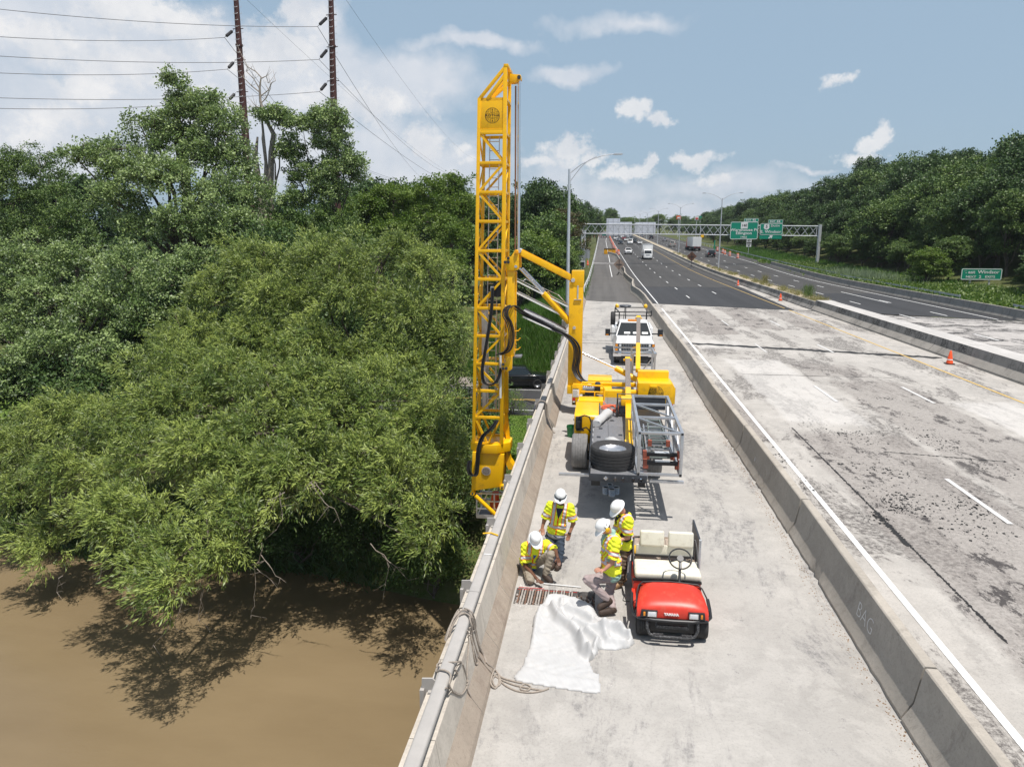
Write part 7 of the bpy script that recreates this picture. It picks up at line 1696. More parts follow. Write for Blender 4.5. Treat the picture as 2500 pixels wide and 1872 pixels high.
mb = MB(); mb.box((-1.1, 3.6, .65), (-.75, 6.2, 1.45)); mb.box((.75, 3.6, .65), (1.1, 6.2, 1.45)); mb.box((-.75, 3.6, .65), (.75, 6.2, .80)); q_(mb, 'service_body', 'white', bevel=.02)
mb = MB(); mb.box((-.3, 2.35, 1.95), (.2, 2.6, 2.03)); q_(mb, 'beacon', 'amber', bevel=.015); mb = MB()
for x in (-.72, .72): mb.bar((x, 3.55, 1.3), (x, 3.55, 2.30), .06); mb.bar((x*1.25, 6.1, 1.3), (x*1.25, 6.1, 2.30), .06); mb.bar((x, 3.55, 2.28), (x*1.25, 6.1, 2.28), .05)
mb.bar((-1.0, 3.55, 2.12), (1.0, 3.55, 2.12), .05); mb.bar((-1.0, 3.55, 2.30), (1.0, 3.55, 2.30), .05); mb.bar((-.9, 6.1, 2.30), (.9, 6.1, 2.30), .05); mb.bar((.98, 3.5, 2.1), (.98, 3.5, 2.4), .05)
q_(mb, 'rack', 'black'); mb = MB(); mb.bar((-.35, 4.5, .9), (-.35, 4.5, 2.5), .05); mb.bar((-.55, 4.5, .9), (-.4, 4.5, 2.5), .03); mb.lathe([(0, -.04), (.3, -.04), (.34, 0), (.3, .04), (0, .04)], (-.38, 4.5, 2.54), 'z', 16); q_(mb, 'hoist', 'steel_dk')
for s in (-1, 1): mb = MB(); mb.lathe([(0, 0), (.10, 0), (.11, .12), (.03, .2), (0, .2)], (s*.8, 5.8, 2.33), 'z', 12); q_(mb, 'strobe', 'yellow'); 
mb = MB(); mb.lathe([(.0, -.13), (.36, -.13), (.4, -.08), (.4, .08), (.36, .13), (0, .13)], (-1.02, 5.2, 1.75), 'x', 20); q_(mb, 'spare_wheel', 'rubber', smooth=True)
OFFS[0] = Vector((0, 0, 0))
# ------------------------------------------------------------------ utility cart
def C0(x, y): return (1120+x/2.629, 1120+y/2.629)
def K_(x, y): return (1520+x/5.017, 1260+y/5.017)
ct = thing('utility_cart', 'faded red utility cart with cream seats parked on the closed lane', 'cart', (1.26, 11.6, 0))
def c_(mb, name, mat, par=None, **k): return mb.build(name, mat, par or ct, **k)
cx_ = 1.25
def hood_ring(y, hw, z0, z1, crown_=.03, n=10):
    P_ = []
    for i in range(n+1):
        u = -1+2*i/n; P_.append((cx_+hw*u*(1 if abs(u) < .99 else .985), y, z1+crown_*(1-u*u)-(.05 if abs(u) > .99 else 0)-.012*(abs(u) > .75)))
    for i in range(n, -1, -1):
        u = -1+2*i/n; P_.append((cx_+hw*u, y, z0))
    return P_
mb = MB(); mb.loft([hood_ring(10.345, .53, .44, .50, .01), hood_ring(10.35, .55, .43, .555, .02), hood_ring(10.385, .56, .43, .605, .03), hood_ring(10.47, .555, .43, .645, .035), hood_ring(10.65, .53, .43, .70, .035), hood_ring(10.86, .485, .43, .745, .03), hood_ring(10.90, .47, .43, .735, .03)])
hood = c_(mb, 'hood', 'red', smooth=True, angle=50)
mb = MB(); mb.tube([(cx_+x, y, z) for x, y, z in ((-.56, 10.42, .56), (-.55, 10.65, .66), (-.505, 10.86, .71), (-.44, 10.91, .745), (0, 10.915, .775), (.44, 10.91, .745), (.505, 10.86, .71), (.55, 10.65, .66), (.56, 10.42, .56))], .012, 6); c_(mb, 'hood_trim', 'black', hood, smooth=True)
mb = MB(); mb.tube([(cx_+x, y, z) for x, y, z in ((-.61, 10.98, .50), (-.62, 10.72, .43), (-.60, 10.48, .42), (-.52, 10.355, .42), (-.3, 10.315, .415), (0, 10.305, .415), (.3, 10.315, .415), (.52, 10.355, .42), (.60, 10.48, .42), (.62, 10.72, .43), (.61, 10.9, .50))], .028, 10); c_(mb, 'bumper', 'black', smooth=True)
worn = simple('worn_black_tube', (.03, .03, .032), .5, var=.4, scale=30, dirt=(.5, .5, .5))
mb = MB(); mb.tube([(cx_+x, y, z) for x, y, z in ((-.39, 10.36, .42), (-.39, 10.30, .28), (-.35, 10.27, .20), (-.26, 10.255, .17), (.26, 10.255, .17), (.35, 10.27, .20), (.39, 10.30, .28), (.39, 10.36, .42))], .024, 10); c_(mb, 'nerf_bar', worn, smooth=True)
mb = MB(); mb.bar((cx_-.25, 10.33, .30), (cx_+.25, 10.33, .30), .03, .05); mb.box((cx_-.3, 10.24, .19), (cx_-.14, 10.3, .205)); mb.box((cx_+.14, 10.24, .19), (cx_+.3, 10.3, .205)); mb.bar((cx_-.25, 10.33, .3), (cx_-.25, 10.36, .42), .02); mb.bar((cx_+.25, 10.33, .3), (cx_+.25, 10.36, .42), .02); c_(mb, 'front_step', worn)
for s in (-1, 1):
    x0, x1 = cx_+s*.36-.125, cx_+s*.36+.125
    mb = MB(); mb.prism([(x0-(.015 if s < 0 else -.01), .455), (x1+(.015 if s > 0 else -.01), .455), (x1+(.0 if s > 0 else 0), .565), (x0, .565)], 10.315, 10.36); bz = c_(mb, 'headlight_bezel', 'black', hood, bevel=.006)
    xl_ = cx_+s*.32; mb = MB(); mb.box((xl_-.055, 10.305, .475), (xl_+.055, 10.318, .548)); c_(mb, 'headlight', 'lens', bevel=.006)
    mb = MB(); mb.box((xl_-.068, 10.308, .468), (xl_+.068, 10.3145, .555)); c_(mb, 'headlight_rim', 'chrome', bevel=.004)
    xa = cx_+s*.44; mb = MB(); mb.box((xa-.016, 10.303, .478), (xa+.016, 10.318, .545)); c_(mb, 'turn_signal', 'amber', bevel=.006)
text('YAMAHA', .052, (cx_-.02, 10.338, .508), (math.radians(82), 0, 0), 'text_white', hood, sx=1.05, off=.0022, ext=.006)
mb = MB(); mb.box((cx_-.50, 10.45, .14), (cx_+.50, 10.95, .42)); mb.box((cx_-.30, 10.6, .12), (cx_+.3, 13.0, .26)); c_(mb, 'underbody', 'black')
mb = MB(); mb.box((cx_-.56, 10.88, .26), (cx_+.56, 11.36, .29)); mb.quad((cx_-.5, 10.9, .29), (cx_+.5, 10.9, .29), (cx_+.5, 10.9, .70), (cx_-.5, 10.9, .70)); c_(mb, 'floor', 'black')
mb = MB(); mb.box((cx_-.565, 11.36, .27), (cx_+.565, 12.10, .555)); c_(mb, 'seat_base', 'red', bevel=.02); mb = MB(); mb.box((cx_-.575, 11.35, .53), (cx_+.575, 11.4, .565)); c_(mb, 'seat_trim', 'black')
for s in (-1, 1): mb = MB(); mb.box((cx_+s*.56-.03, 10.9, .24), (cx_+s*.56+.03, 11.40, .38)); c_(mb, 'side_sill', 'red', bevel=.01)
def cushion(lo, hi, name, r=.05, tilt=0):
    mb = MB(); mb.box(lo, hi); 
    if tilt: c = Vector([(a+b)/2 for a, b in zip(lo, hi)]); Rm = Matrix.Rotation(tilt, 4, 'X'); mb.v = [tuple(c+(Rm @ (Vector(v)-c))) for v in mb.v]
    import bmesh as bb
    me = bpy.data.meshes.new(name); og = origin(ct); me.from_pydata([tuple(Vector(v)-og) for v in mb.v], [], mb.f); bm = bb.new(); bm.from_mesh(me); bb.ops.recalc_face_normals(bm, faces=bm.faces); bb.ops.bevel(bm, geom=list(bm.edges), offset=r, segments=5, profile=.55, affect='EDGES', clamp_overlap=True); bm.to_mesh(me); bm.free(); me.shade_smooth()
    return link(name, me, 'cream', ct)
cushion((cx_-.545, 11.36, .56), (cx_+.575, 11.93, .685), 'seat', .055)
cushion((cx_-.44, 12.0, .88), (cx_-.01, 12.09, 1.16), 'seat_back', .04, -.18); cushion((cx_+.06, 12.0, .88), (cx_+.50, 12.09, 1.16), 'seat_back', .04, -.18)
mb = MB(); mb.box((cx_-.50, 12.02, .70), (cx_+.50, 12.05, .90)); c_(mb, 'back_panel', 'cream', bevel=.01); mb = MB(); mb.box((cx_-.52, 11.99, .685), (cx_+.52, 12.03, .72)); c_(mb, 'back_rail', 'black')
for s in (-1, 1): mb = MB(); mb.tube([(cx_+s*.54, 11.5, .58), (cx_+s*.555, 11.75, .72), (cx_+s*.555, 12.0, .90), (cx_+s*.54, 12.1, .99), (cx_+s*.44, 12.12, 1.0)], .016, 7); mb.tube([(cx_+s*.555, 12.05, .4), (cx_+s*.555, 12.08, .98)], .014, 6); c_(mb, 'hip_rail', 'black', smooth=True)
stc = Vector(gz(*K_(706, 520), 1.02)); Rw = Matrix.Translation(stc) @ Matrix.Rotation(math.radians(38), 4, 'X')
mb = MB(); mb.tube([tuple(Rw @ Vector((.185*math.cos(a), .185*math.sin(a), 0))) for a in [2*math.pi*i/28 for i in range(28)]], .013, 7, closed=True); sw_ = c_(mb, 'steering_wheel', 'black', smooth=True)
mb = MB(); mb.cyl(Rw @ Vector((0, 0, -.02)), Rw @ Vector((0, 0, .02)), .055, n=14)
for a in (-.35, math.pi+.35, -math.pi/2): mb.bar(Rw @ Vector((0, 0, 0)), Rw @ Vector((.18*math.cos(a), .18*math.sin(a), 0)), .035, .01)
c_(mb, 'spoke', 'black', sw_); mb = MB(); mb.cyl(stc, (1.40, 10.93, .62), .022, n=10); c_(mb, 'steering_column', 'black')
mb = MB(); nb = 7
for i in range(nb):
    w = 1.16/nb; mb = MB(); mb.box((cx_-.56+i*w+.003, 12.15, .56), (cx_-.56+(i+1)*w-.003, 13.08, .58)); c_(mb, 'bed_board', 'wood')
mb = MB(); mb.box((cx_-.50, 12.2, .40), (cx_+.50, 13.0, .56)); c_(mb, 'bed_frame', 'steel_dk')
mb = MB(); mb.box((cx_+.615, 12.1, .50), (cx_+.645, 13.10, .98)); c_(mb, 'side_board', 'steel_dk'); mb = MB(); mb.box((cx_-.635, 12.1, .42), (cx_-.61, 13.08, .80)); c_(mb, 'side_board', 'galv'); mb = MB(); mb.box((cx_-.60, 13.08, .50), (cx_+.61, 13.10, .60)); c_(mb, 'tail_board', 'wood')
mb = MB(); mb.bar((cx_+.63, 12.12, .3), (cx_+.63, 12.12, 1.0), .04); mb.bar((cx_-.62, 12.12, .3), (cx_-.62, 12.12, .9), .04); c_(mb, 'corner_post', 'galv')
for x in (.815, 1.715): wheel(x, 10.62, .235, .235, .21, ct, 'rubber', 'galv', 'x', 26); wheel(x, 12.6, .235, .235, .21, ct, 'rubber', 'galv', 'x', 26)
t = thing('yellow_bag', 'crumpled yellow bag lying in the cart bed behind the left seat back', 'bag', (.78, 12.4, .585)); r = random.Random(8); secs = []
for i in range(6): u = i/5; rad = .09*math.sin(math.pi*(u*.8+.1)); secs.append([(.78+rad*1.2*math.cos(a)*r.uniform(.85, 1.15), 12.28+u*.2, .585+rad*.7+rad*.8*math.sin(a)*r.uniform(.85, 1.15)) for a in [2*math.pi*j/10 for j in range(10)]])
mb = MB(); mb.loft(secs); mb.build('cloth', simple('yellow_bag_cloth', (.80, .48, .05), .7), t, smooth=True, angle=60)

# ------------------------------------------------------------------ smooth bodies from blended shapes
def smin(a, b, k):
    h = np.clip(.5+.5*(b-a)/k, 0, 1); return b*(1-h)+a*h-k*h*(1-h)
def sdf_mesh(name, prims, res=.011, k=.03, cuts=(), post=None):
    """prims: ('c', a, b, ra, rb) tapered limb or ('e', centre, (rx,ry,rz), R3x3 or None); cuts: planes (point, normal) removing the normal side"""
    lo = np.full(3, 1e9); hi = -lo
    for p in prims:
        if p[0] == 'c': m = max(p[3], p[4]); a = np.minimum(p[1], p[2])-m; b = np.maximum(p[1], p[2])+m
        else: m = max(p[2]); a = np.array(p[1])-m; b = np.array(p[1])+m
        lo = np.minimum(lo, a); hi = np.maximum(hi, b)
    lo -= .04; hi += .04; n = np.ceil((hi-lo)/res).astype(int)+1
    ax = [lo[i]+res*np.arange(n[i]) for i in range(3)]
    Dm = np.full(tuple(n), .2, np.float32)
    for p in prims:
        if p[0] == 'c': m = max(p[3], p[4]); a = np.minimum(p[1], p[2])-m; b = np.maximum(p[1], p[2])+m
        else: m = max(p[2]); a = np.array(p[1])-m; b = np.array(p[1])+m
        a = a-k*1.6-res*2; b = b+k*1.6+res*2
        s = [slice(max(0, int((a[i]-lo[i])/res)), min(n[i], int((b[i]-lo[i])/res)+2)) for i in range(3)]
        X, Y, Z = np.meshgrid(ax[0][s[0]], ax[1][s[1]], ax[2][s[2]], indexing='ij')
        Q = np.stack([X, Y, Z], -1)
        if p[0] == 'c':
            A = np.array(p[1], float); Bv = np.array(p[2], float)-A; L2 = max(1e-9, Bv @ Bv); h = np.clip(((Q-A) @ Bv)/L2, 0, 1)
            d = np.linalg.norm(Q-A-h[..., None]*Bv, axis=-1)-(p[3]+(p[4]-p[3])*h)
        else:
            q = Q-np.array(p[1], float)
            if p[3] is not None: q = q @ np.array(p[3])
            rr_ = np.array(p[2], float); k0 = np.linalg.norm(q/rr_, axis=-1); k1 = np.linalg.norm(q/rr_**2, axis=-1)+1e-9; d = k0*(k0-1)/k1
        Dm[s[0], s[1], s[2]] = smin(Dm[s[0], s[1], s[2]], d, k)
    if cuts:
        X, Y, Z = np.meshgrid(*ax, indexing='ij')
        for c in cuts:
            pt, nn = c[0], c[1]; dd = (X-pt[0])*nn[0]+(Y-pt[1])*nn[1]+(Z-pt[2])*nn[2]
            if len(c) > 2: dd = np.where((X-c[2][0])**2+(Y-c[2][1])**2+(Z-c[2][2])**2 < c[3]**2, dd, -1)
            Dm = np.maximum(Dm, dd)
    ins = Dm < 0
    c = [ins[i:n[0]-1+i, j:n[1]-1+j, l:n[2]-1+l] for i in (0, 1) for j in (0, 1) for l in (0, 1)]
    s_ = sum(x.astype(np.int8) for x in c); act = (s_ > 0) & (s_ < 8); I = np.argwhere(act)
    vid = np.full(act.shape, -1, np.int64); vid[act] = np.arange(len(I))
    acc = np.zeros((len(I), 3)); cnt = np.zeros(len(I))
    for axs in range(3):
        o = [i for i in range(3) if i != axs]
        for u in (0, 1):
            for v in (0, 1):
                of = np.zeros(3, int); of[o[0]] = u; of[o[1]] = v; p0 = I+of; e = np.zeros(3, int); e[axs] = 1; p1 = p0+e
                d0 = Dm[p0[:, 0], p0[:, 1], p0[:, 2]]; d1 = Dm[p1[:, 0], p1[:, 1], p1[:, 2]]; m = (d0 < 0) != (d1 < 0)
                t_ = np.where(m, d0/(d0-d1+1e-12), 0); acc[m] += (p0+e*t_[:, None])[m]; cnt[m] += 1
    V = lo+res*acc/cnt[:, None]; F_ = []
    for axs in range(3):
        o = [(axs+1) % 3, (axs+2) % 3]; sl0 = [slice(1, -1)]*3; sl0[axs] = slice(0, -1); sl1 = list(sl0); sl1[axs] = slice(1, None)
        a = ins[tuple(sl0)]; b = ins[tuple(sl1)]; E_ = np.argwhere(a != b)
        base = E_.copy(); base[:, o[0]] += 1; base[:, o[1]] += 1
        fl = a[E_[:, 0], E_[:, 1], E_[:, 2]]
        q = []
        for du, dv in ((-1, -1), (0, -1), (0, 0), (-1, 0)):
            w = base.copy(); w[:, o[0]] += du; w[:, o[1]] += dv; q.append(vid[w[:, 0], w[:, 1], w[:, 2]])
        q = np.stack(q, 1); q[~fl] = q[~fl][:, ::-1]; F_.append(q)
    Fq = np.concatenate(F_); Fq = Fq[(Fq >= 0).all(1)]
    if post: V = post(V)
    return V, Fq
def sdf_obj(name, mat, par, prims, res=.011, k=.03, cuts=(), post=None, attrs=None):
    V, Fq = sdf_mesh(name, prims, res, k, cuts, post); og = np.array(origin(par)); me = bpy.data.meshes.new(name)
    me.vertices.add(len(V)); me.vertices.foreach_set('co', (V-og).reshape(-1).astype(np.float32)); me.loops.add(len(Fq)*4); me.loops.foreach_set('vertex_index', Fq.reshape(-1).astype(np.int32))
    me.polygons.add(len(Fq)); me.polygons.foreach_set('loop_start', np.arange(0, len(Fq)*4, 4, dtype=np.int32)); me.polygons.foreach_set('loop_total', np.full(len(Fq), 4, np.int32)); me.update(calc_edges=True); me.validate(); me.shade_smooth()
    if attrs:
        for an, fn in attrs.items(): at_ = me.attributes.new(an, 'FLOAT', 'POINT'); at_.data.foreach_set('value', fn(V).astype(np.float32))
    return link(name, me, mat, par)
def vest_mat():
    m = MT('hi_vis_vest'); a = m.n('ShaderNodeAttribute'); a.attribute_name = 'band'; z_ = m.n('ShaderNodeAttribute'); z_.attribute_name = 'zip'
    f = m.ramp(m.noise(9, 4, .6), .35, .65); c = m.mix(f, (.74, .86, .03), (.92, .95, .06))
    org = m.math('LESS_THAN', a.outputs['Fac'], .016); sil = m.math('LESS_THAN', a.outputs['Fac'], 0.0); zp = m.math('LESS_THAN', z_.outputs['Fac'], 0.0)
    c = m.mix(zp, c, (.90, .20, .02)); c = m.mix(org, c, (.92, .22, .02)); c = m.mix(sil, c, (.55, .55, .56)); m.col(c); m.set(.75, 0, .2); m.bump(m.noise(14, 4, .6), .5, .02); return m.m
MC['vest'] = vest_mat()
def nrm(v): v = np.array(v, float); return v/np.linalg.norm(v)
def figure(label, J, face, skin, trousers, shirt, boots, hairm='hair', group=None, loc=None, bulk=1.0, beard=False, hand_pose=None):
    """J: joints; face: unit vector the face looks along"""
    g = {k_: np.array(v, float) for k_, v in J.items()}; loc = loc or (g['pelvis'][0], g['pelvis'][1], 0)
    t = thing('person', label, 'person', loc, 0, group)
    up_h = nrm(g['head']-g['neck']); fdir = nrm(np.array(face)-up_h*np.dot(face, up_h)); side = np.cross(fdir, up_h)
    Rh = np.stack([side, fdir, up_h], 1); hc = g['head']
    spine = nrm(g['neck']-g['pelvis']); sh = nrm(g['shR']-g['shL']); front = np.cross(spine, sh); front = front if np.dot(front, face) > 0 else -front
    sh = np.cross(front, spine)*(1 if np.dot(np.cross(front, spine), sh) > 0 else -1); Rt = np.stack([sh, front, spine], 1)
    def w3(o, a, b, c): return o+side*a+fdir*b+up_h*c
    body = [('e', hc, (.074, .094, .112), Rh), ('e', w3(hc, 0, .055, -.055), (.05, .045, .05), Rh), ('c', w3(hc, 0, .088, .0), w3(hc, 0, .112, -.03), .010, .014), ('e', w3(hc, .076, 0, -.01), (.012, .02, .032), Rh), ('e', w3(hc, -.076, 0, -.01), (.012, .02, .032), Rh),
            ('c', w3(hc, -.02, .088, -.055), w3(hc, .02, .088, -.055), .009, .009), ('c', w3(hc, -.035, .083, .022), w3(hc, .035, .083, .022), .012, .012),
            ('c', g['neck']-spine*.02, w3(hc, 0, -.02, -.05), .056, .052)]
    ch = g['neck']*.78+g['pelvis']*.22; wa = g['neck']*.35+g['pelvis']*.65
    body += [('e', ch, (.165*bulk, .115*bulk, .17), Rt), ('e', wa, (.145*bulk, .11*bulk, .15), Rt), ('e', g['pelvis'], (.155*bulk, .115*bulk, .12), Rt)]
    for s in 'LR':
        body += [('c', g['sh'+s], g['el'+s], .054, .043), ('c', g['el'+s], g['wr'+s], .041, .028), ('c', g['neck']-spine*.05, g['sh'+s], .06, .055)]
        if 'hip'+s in g: body += [('c', g['hip'+s], g['kn'+s], .085, .056), ('c', g['kn'+s], g['an'+s], .055, .038), ('c', g['an'+s]+np.array([0, 0, -.02]), g['toe'+s]+np.array([0, 0, -.01]), .030, .026)]
        # hand: palm, four unequal fingers and a thumb
        d = nrm(g['ha'+s]-g['wr'+s]); pn = nrm(np.cross(d, hand_pose[s] if hand_pose else sh)); sd = np.cross(pn, d); w = g['wr'+s]; pc = w+d*.05
        body += [('e', pc, (.042, .018, .050), np.stack([sd, pn, d], 1))]
        curl = pn*(.35)
        for i, (o, ln) in enumerate(((-.031, .066), (-.011, .076), (.010, .071), (.029, .056))):
            b = w+d*.085+sd*o; m_ = b+nrm(d+curl*.5)*ln*.5; e = m_+nrm(d+curl*1.6)*ln*.5; body += [('c', b, m_, .0095, .009), ('c', m_, e, .009, .0075)]
        b = w+d*.03+sd*(-.034); m_ = b+nrm(d*.6-sd*.9+curl*.3)*.035; body += [('c', b, m_, .012, .010), ('c', m_, m_+nrm(d+curl)*.03, .010, .008)]
    sdf_obj('body', skin, t, body, .0085, .016)
    # trousers
    tr = [('e', g['pelvis'], (.172*bulk, .132*bulk, .125), Rt)]; cuts = []
    for s in 'LR': tr += [('c', g['hip'+s], g['kn'+s], .098, .076), ('c', g['kn'+s], g['an'+s]+(g['kn'+s]-g['an'+s])*.12, .076, .064)]
    def wrinkle(V):
        a = .006*np.sin(V[:, 2]*85+V[:, 0]*40)+.006*np.sin(V[:, 1]*70+V[:, 2]*50+2); c = V.mean(0); d = V-c; d[:, 2] *= .2; d /= np.linalg.norm(d, axis=1, keepdims=True)+1e-6; return V+d*a[:, None]
    sdf_obj('trousers', trousers, t, tr, .011, .03, post=wrinkle)
    for s in 'LR':
        f_ = nrm(g['toe'+s]-g['an'+s]); sdf_obj('boot', boots, t, [('c', g['an'+s]+(g['kn'+s]-g['an'+s])*.22, g['an'+s], .056, .052), ('c', g['an'+s]+np.array([0, 0, -.018]), g['toe'+s]+np.array([0, 0, .008]), .052, .048), ('c', g['an'+s]+np.array([0, 0, -.04])-f_*.03, g['toe'+s]+np.array([0, 0, -.02]), .045, .045)], .011, .02, cuts=[((0, 0, .004 if g['toe'+s][2] < .12 else g['toe'+s][2]-.075), (0, 0, -1))])
    # shirt: collar, hem and sleeves peeping out
    sdf_obj('shirt', shirt, t, [('e', ch, (.178*bulk, .128*bulk, .18), Rt), ('e', wa, (.160*bulk, .124*bulk, .16), Rt), ('e', g['pelvis']+spine*.02, (.178*bulk, .138*bulk, .105), Rt), ('c', g['neck']-spine*.03, g['neck']+spine*.035, .068, .062)]+[('c', g['neck']-spine*.05, g['sh'+s], .068, .064) for s in 'LR'], .011, .03, post=wrinkle)
    # vest with short wide sleeves
    vp = [('e', ch, (.196*bulk, .146*bulk, .185), Rt), ('e', wa, (.185*bulk, .148*bulk, .17), Rt), ('e', g['pelvis']+spine*.09, (.188*bulk, .152*bulk, .12), Rt)]
    for s in 'LR': m_ = g['sh'+s]*.2+g['el'+s]*.8; vp += [('c', g['neck']-spine*.075, g['sh'+s]-spine*.004, .066, .076), ('c', g['sh'+s], m_, .078, .092)]
    Lsp = np.linalg.norm(g['neck']-g['pelvis']); h0 = .34*Lsp
    def band(V):
        h = (V-g['pelvis']) @ spine; lat = (V-g['pelvis']) @ sh; b = np.minimum(np.abs(h-h0)-.027, np.maximum(np.abs(np.abs(lat)-.105)-.024, h0-h))
        for s in 'LR':
            A = g['sh'+s]; Bv = g['el'+s]-A; Ln = np.linalg.norm(Bv); u = Bv/Ln; t_ = (V-A) @ u; dd = np.linalg.norm(V-A-t_[:, None]*u, axis=1); arm = (dd < .115) & (t_ > .045)
            b = np.where(arm, np.minimum(np.abs(t_-.58*Ln)-.026, np.abs(t_-.95*Ln)+.01), b)
        return b
    def zp(V):
        lat = (V-g['pelvis']) @ sh; fr = (V-g['pelvis']) @ front; h = (V-g['pelvis']) @ spine; return np.where((fr > .03), np.abs(lat)-.014, 1.0)+np.where(h > .8*Lsp, 1, 0)
    cuts = [(g['pelvis']-spine*.005, -spine, g['pelvis'], .42)]
    for s in 'LR': u = nrm(g['el'+s]-g['sh'+s]); e_ = g['sh'+s]*.16+g['el'+s]*.84; cuts.append((e_, u, e_, .16))
    # V neck: a wedge cut out of the front
    sdf_obj('vest', 'vest', t, vp, .0095, .035, cuts=cuts, post=wrinkle, attrs={'band': band, 'zip': zp})
    vn = g['neck']-spine*.0; mbv = MB()
    a, b, c = vn+front*.115+sh*.065+spine*.0, vn+front*.115-sh*.065, vn-spine*.20+front*.168
    pts_ = [vn+sh*.07+front*.12-spine*.01, vn-sh*.07+front*.12-spine*.01, vn-sh*.035-spine*.10+front*.185, vn-spine*.20+front*.192, vn+sh*.035-spine*.10+front*.185]
    mbv.add([tuple(p) for p in pts_]+[tuple(p-front*.03) for p in pts_], [(0, 1, 2, 3, 4), (9, 8, 7, 6, 5)]+[(i, 5+i, 5+(i+1) % 5, (i+1) % 5) for i in range(5)]); mbv.build('shirt_front', shirt, t, smooth=True)
    # hair and helmet
    sdf_obj('hair', hairm, t, [('e', w3(hc, 0, -.028, .01), (.080, .080, .095), Rh)]+([('e', w3(hc, 0, .052, -.078), (.052, .048, .034), Rh), ('c', w3(hc, -.07, .01, -.05), w3(hc, -.04, .06, -.085), .014, .018), ('c', w3(hc, .07, .01, -.05), w3(hc, .04, .06, -.085), .014, .018)] if beard else []), .011, .01)
    he = thing('hard_hat', 'white hard hat worn by the '+label, 'hard hat', tuple(hc)); he['label'] = 'white hard hat of the ' + SHORT
    Mh = Matrix(((side[0], fdir[0], up_h[0], 0), (side[1], fdir[1], up_h[1], 0), (side[2], fdir[2], up_h[2], 0), (0, 0, 0, 1))); Mh = Matrix.Translation(Vector(hc)) @ Mh
    mb = MB(); prof = [(.112, .022), (.112, .035), (.108, .075), (.094, .112), (.068, .138), (.036, .151), (0, .155)]; n_ = 32; b0 = 0
    for r_, h_ in prof:
        for j in range(n_):
            a = 2*math.pi*j/n_; ridge = .006*(abs(math.sin(a)) > .97)*(h_ > .05); mb.v.append(tuple(Mh @ Vector(((r_+0)*math.cos(a)*.95, (r_+0)*math.sin(a)*1.16, h_+ridge))))
    for i in range(len(prof)-1):
        for j in range(n_): j2 = (j+1) % n_; mb.f.append((i*n_+j, i*n_+j2, (i+1)*n_+j2, (i+1)*n_+j)); mb.mi.append(0)
    mb.build('shell', 'white_pl', he, smooth=True, fix=False, angle=60)
    mb = MB(); rings = []
    for (rr_, h_) in ((.110, .022), (.130, .016), (.130, .022), (.110, .034)):
        ring = []
        for j in range(n_):
            a = 2*math.pi*j/n_; fx = max(0, math.sin(a))**3; e_ = (rr_-.110)*(1+2.6*fx); ring.append(tuple(Mh @ Vector(((.110+e_)*math.cos(a)*.95, (.110+e_)*math.sin(a)*1.16, h_-.012*fx*(rr_ > .12)))))
        rings.append(ring)
    mb.loft(rings, cap=False); mb.build('brim', 'white_pl', he, smooth=True, fix=False)
    return t, he, Mh, g, Rt, front, spine, sh
def q5(x, y, Y): v = gy(1240+x/5.52, 1170+y/5.52, Y); return (v.x, v.y, v.z)
def q6(x, y, Y): v = gy(1410+x/5.018, 1200+y/5.018, Y); return (v.x, v.y, v.z)
def gr5(x, y, z): v = gz(1240+x/5.52, 1170+y/5.52, z); return (v.x, v.y, v.z)
def gr6(x, y, z): v = gz(1410+x/5.018, 1200+y/5.018, z); return (v.x, v.y, v.z)
# standing man by the parapet
SHORT = 'standing man in jeans near the parapet'
J = dict(head=q5(708, 232, 12.90), neck=q5(705, 352, 12.98), shL=q5(575, 345, 13.0), shR=q5(835, 372, 13.0), elL=q5(492, 545, 13.02), elR=q5(882, 590, 13.0), wrL=q5(462, 650, 12.95), wrR=q5(832, 722, 12.92), haL=q5(470, 712, 12.9), haR=q5(808, 800, 12.9),
  pelvis=q5(645, 735, 13.0), hipL=q5(568, 760, 13.0), hipR=q5(700, 772, 13.0), knL=q5(585, 945, 12.9), knR=q5(712, 955, 12.92), anL=gr5(610, 1125, .10), anR=gr5(690, 1140, .10), toeL=gr5(585, 1185, .05), toeR=gr5(660, 1195, .05))
J['knL'] = tuple((np.array(J['hipL'])+np.array(J['anL']))/2+np.array([0, -.03, 0])); J['knR'] = tuple((np.array(J['hipR'])+np.array(J['anR']))/2+np.array([.02, -.04, 0]))
t1, he, Mh, g, Rt, front, spine, sh = figure('bearded man standing in jeans and hi-vis vest beside the parapet', J, (0.02, -1, -.55), 'skin_m', 'jeans', 'shirt_navy', 'boot_br', beard=True)
mb = MB(); mb.tube([tuple(Mh @ Vector((.114*math.cos(a)*.96, .114*math.sin(a)*1.17, .05))) for a in [math.pi*i/12 for i in range(13)]], .011, 6); mb.cyl(Mh @ Vector((0, .13, .05)), Mh @ Vector((0, .165, .05)), .024, n=12); mb.build('headlamp', 'black', he)
mb = MB(); w = Vector(J['wrR']); d_ = (Vector(J['haR'])-w).normalized(); mb.tube([w-d_*.012, w+d_*.012], .036, 14); mb.build('wristwatch', 'black', t1)
mb = MB(); mb.tube([tuple(Vector(J['head'])+Mh.to_3x3() @ Vector((x, .092-abs(x)*.5, .012))) for x in (-.06, -.03, 0, .03, .06)], .014, 6); mb.build('sunglasses', 'black', t1)
mb = MB(); mb = MB(); sdf_obj('shirt_hem', 'shirt_grey', t1, [('e', g['pelvis']+spine*.0, (.186, .146, .10), Rt)], .012, .02, cuts=[(g['pelvis']-spine*.075, -spine)])
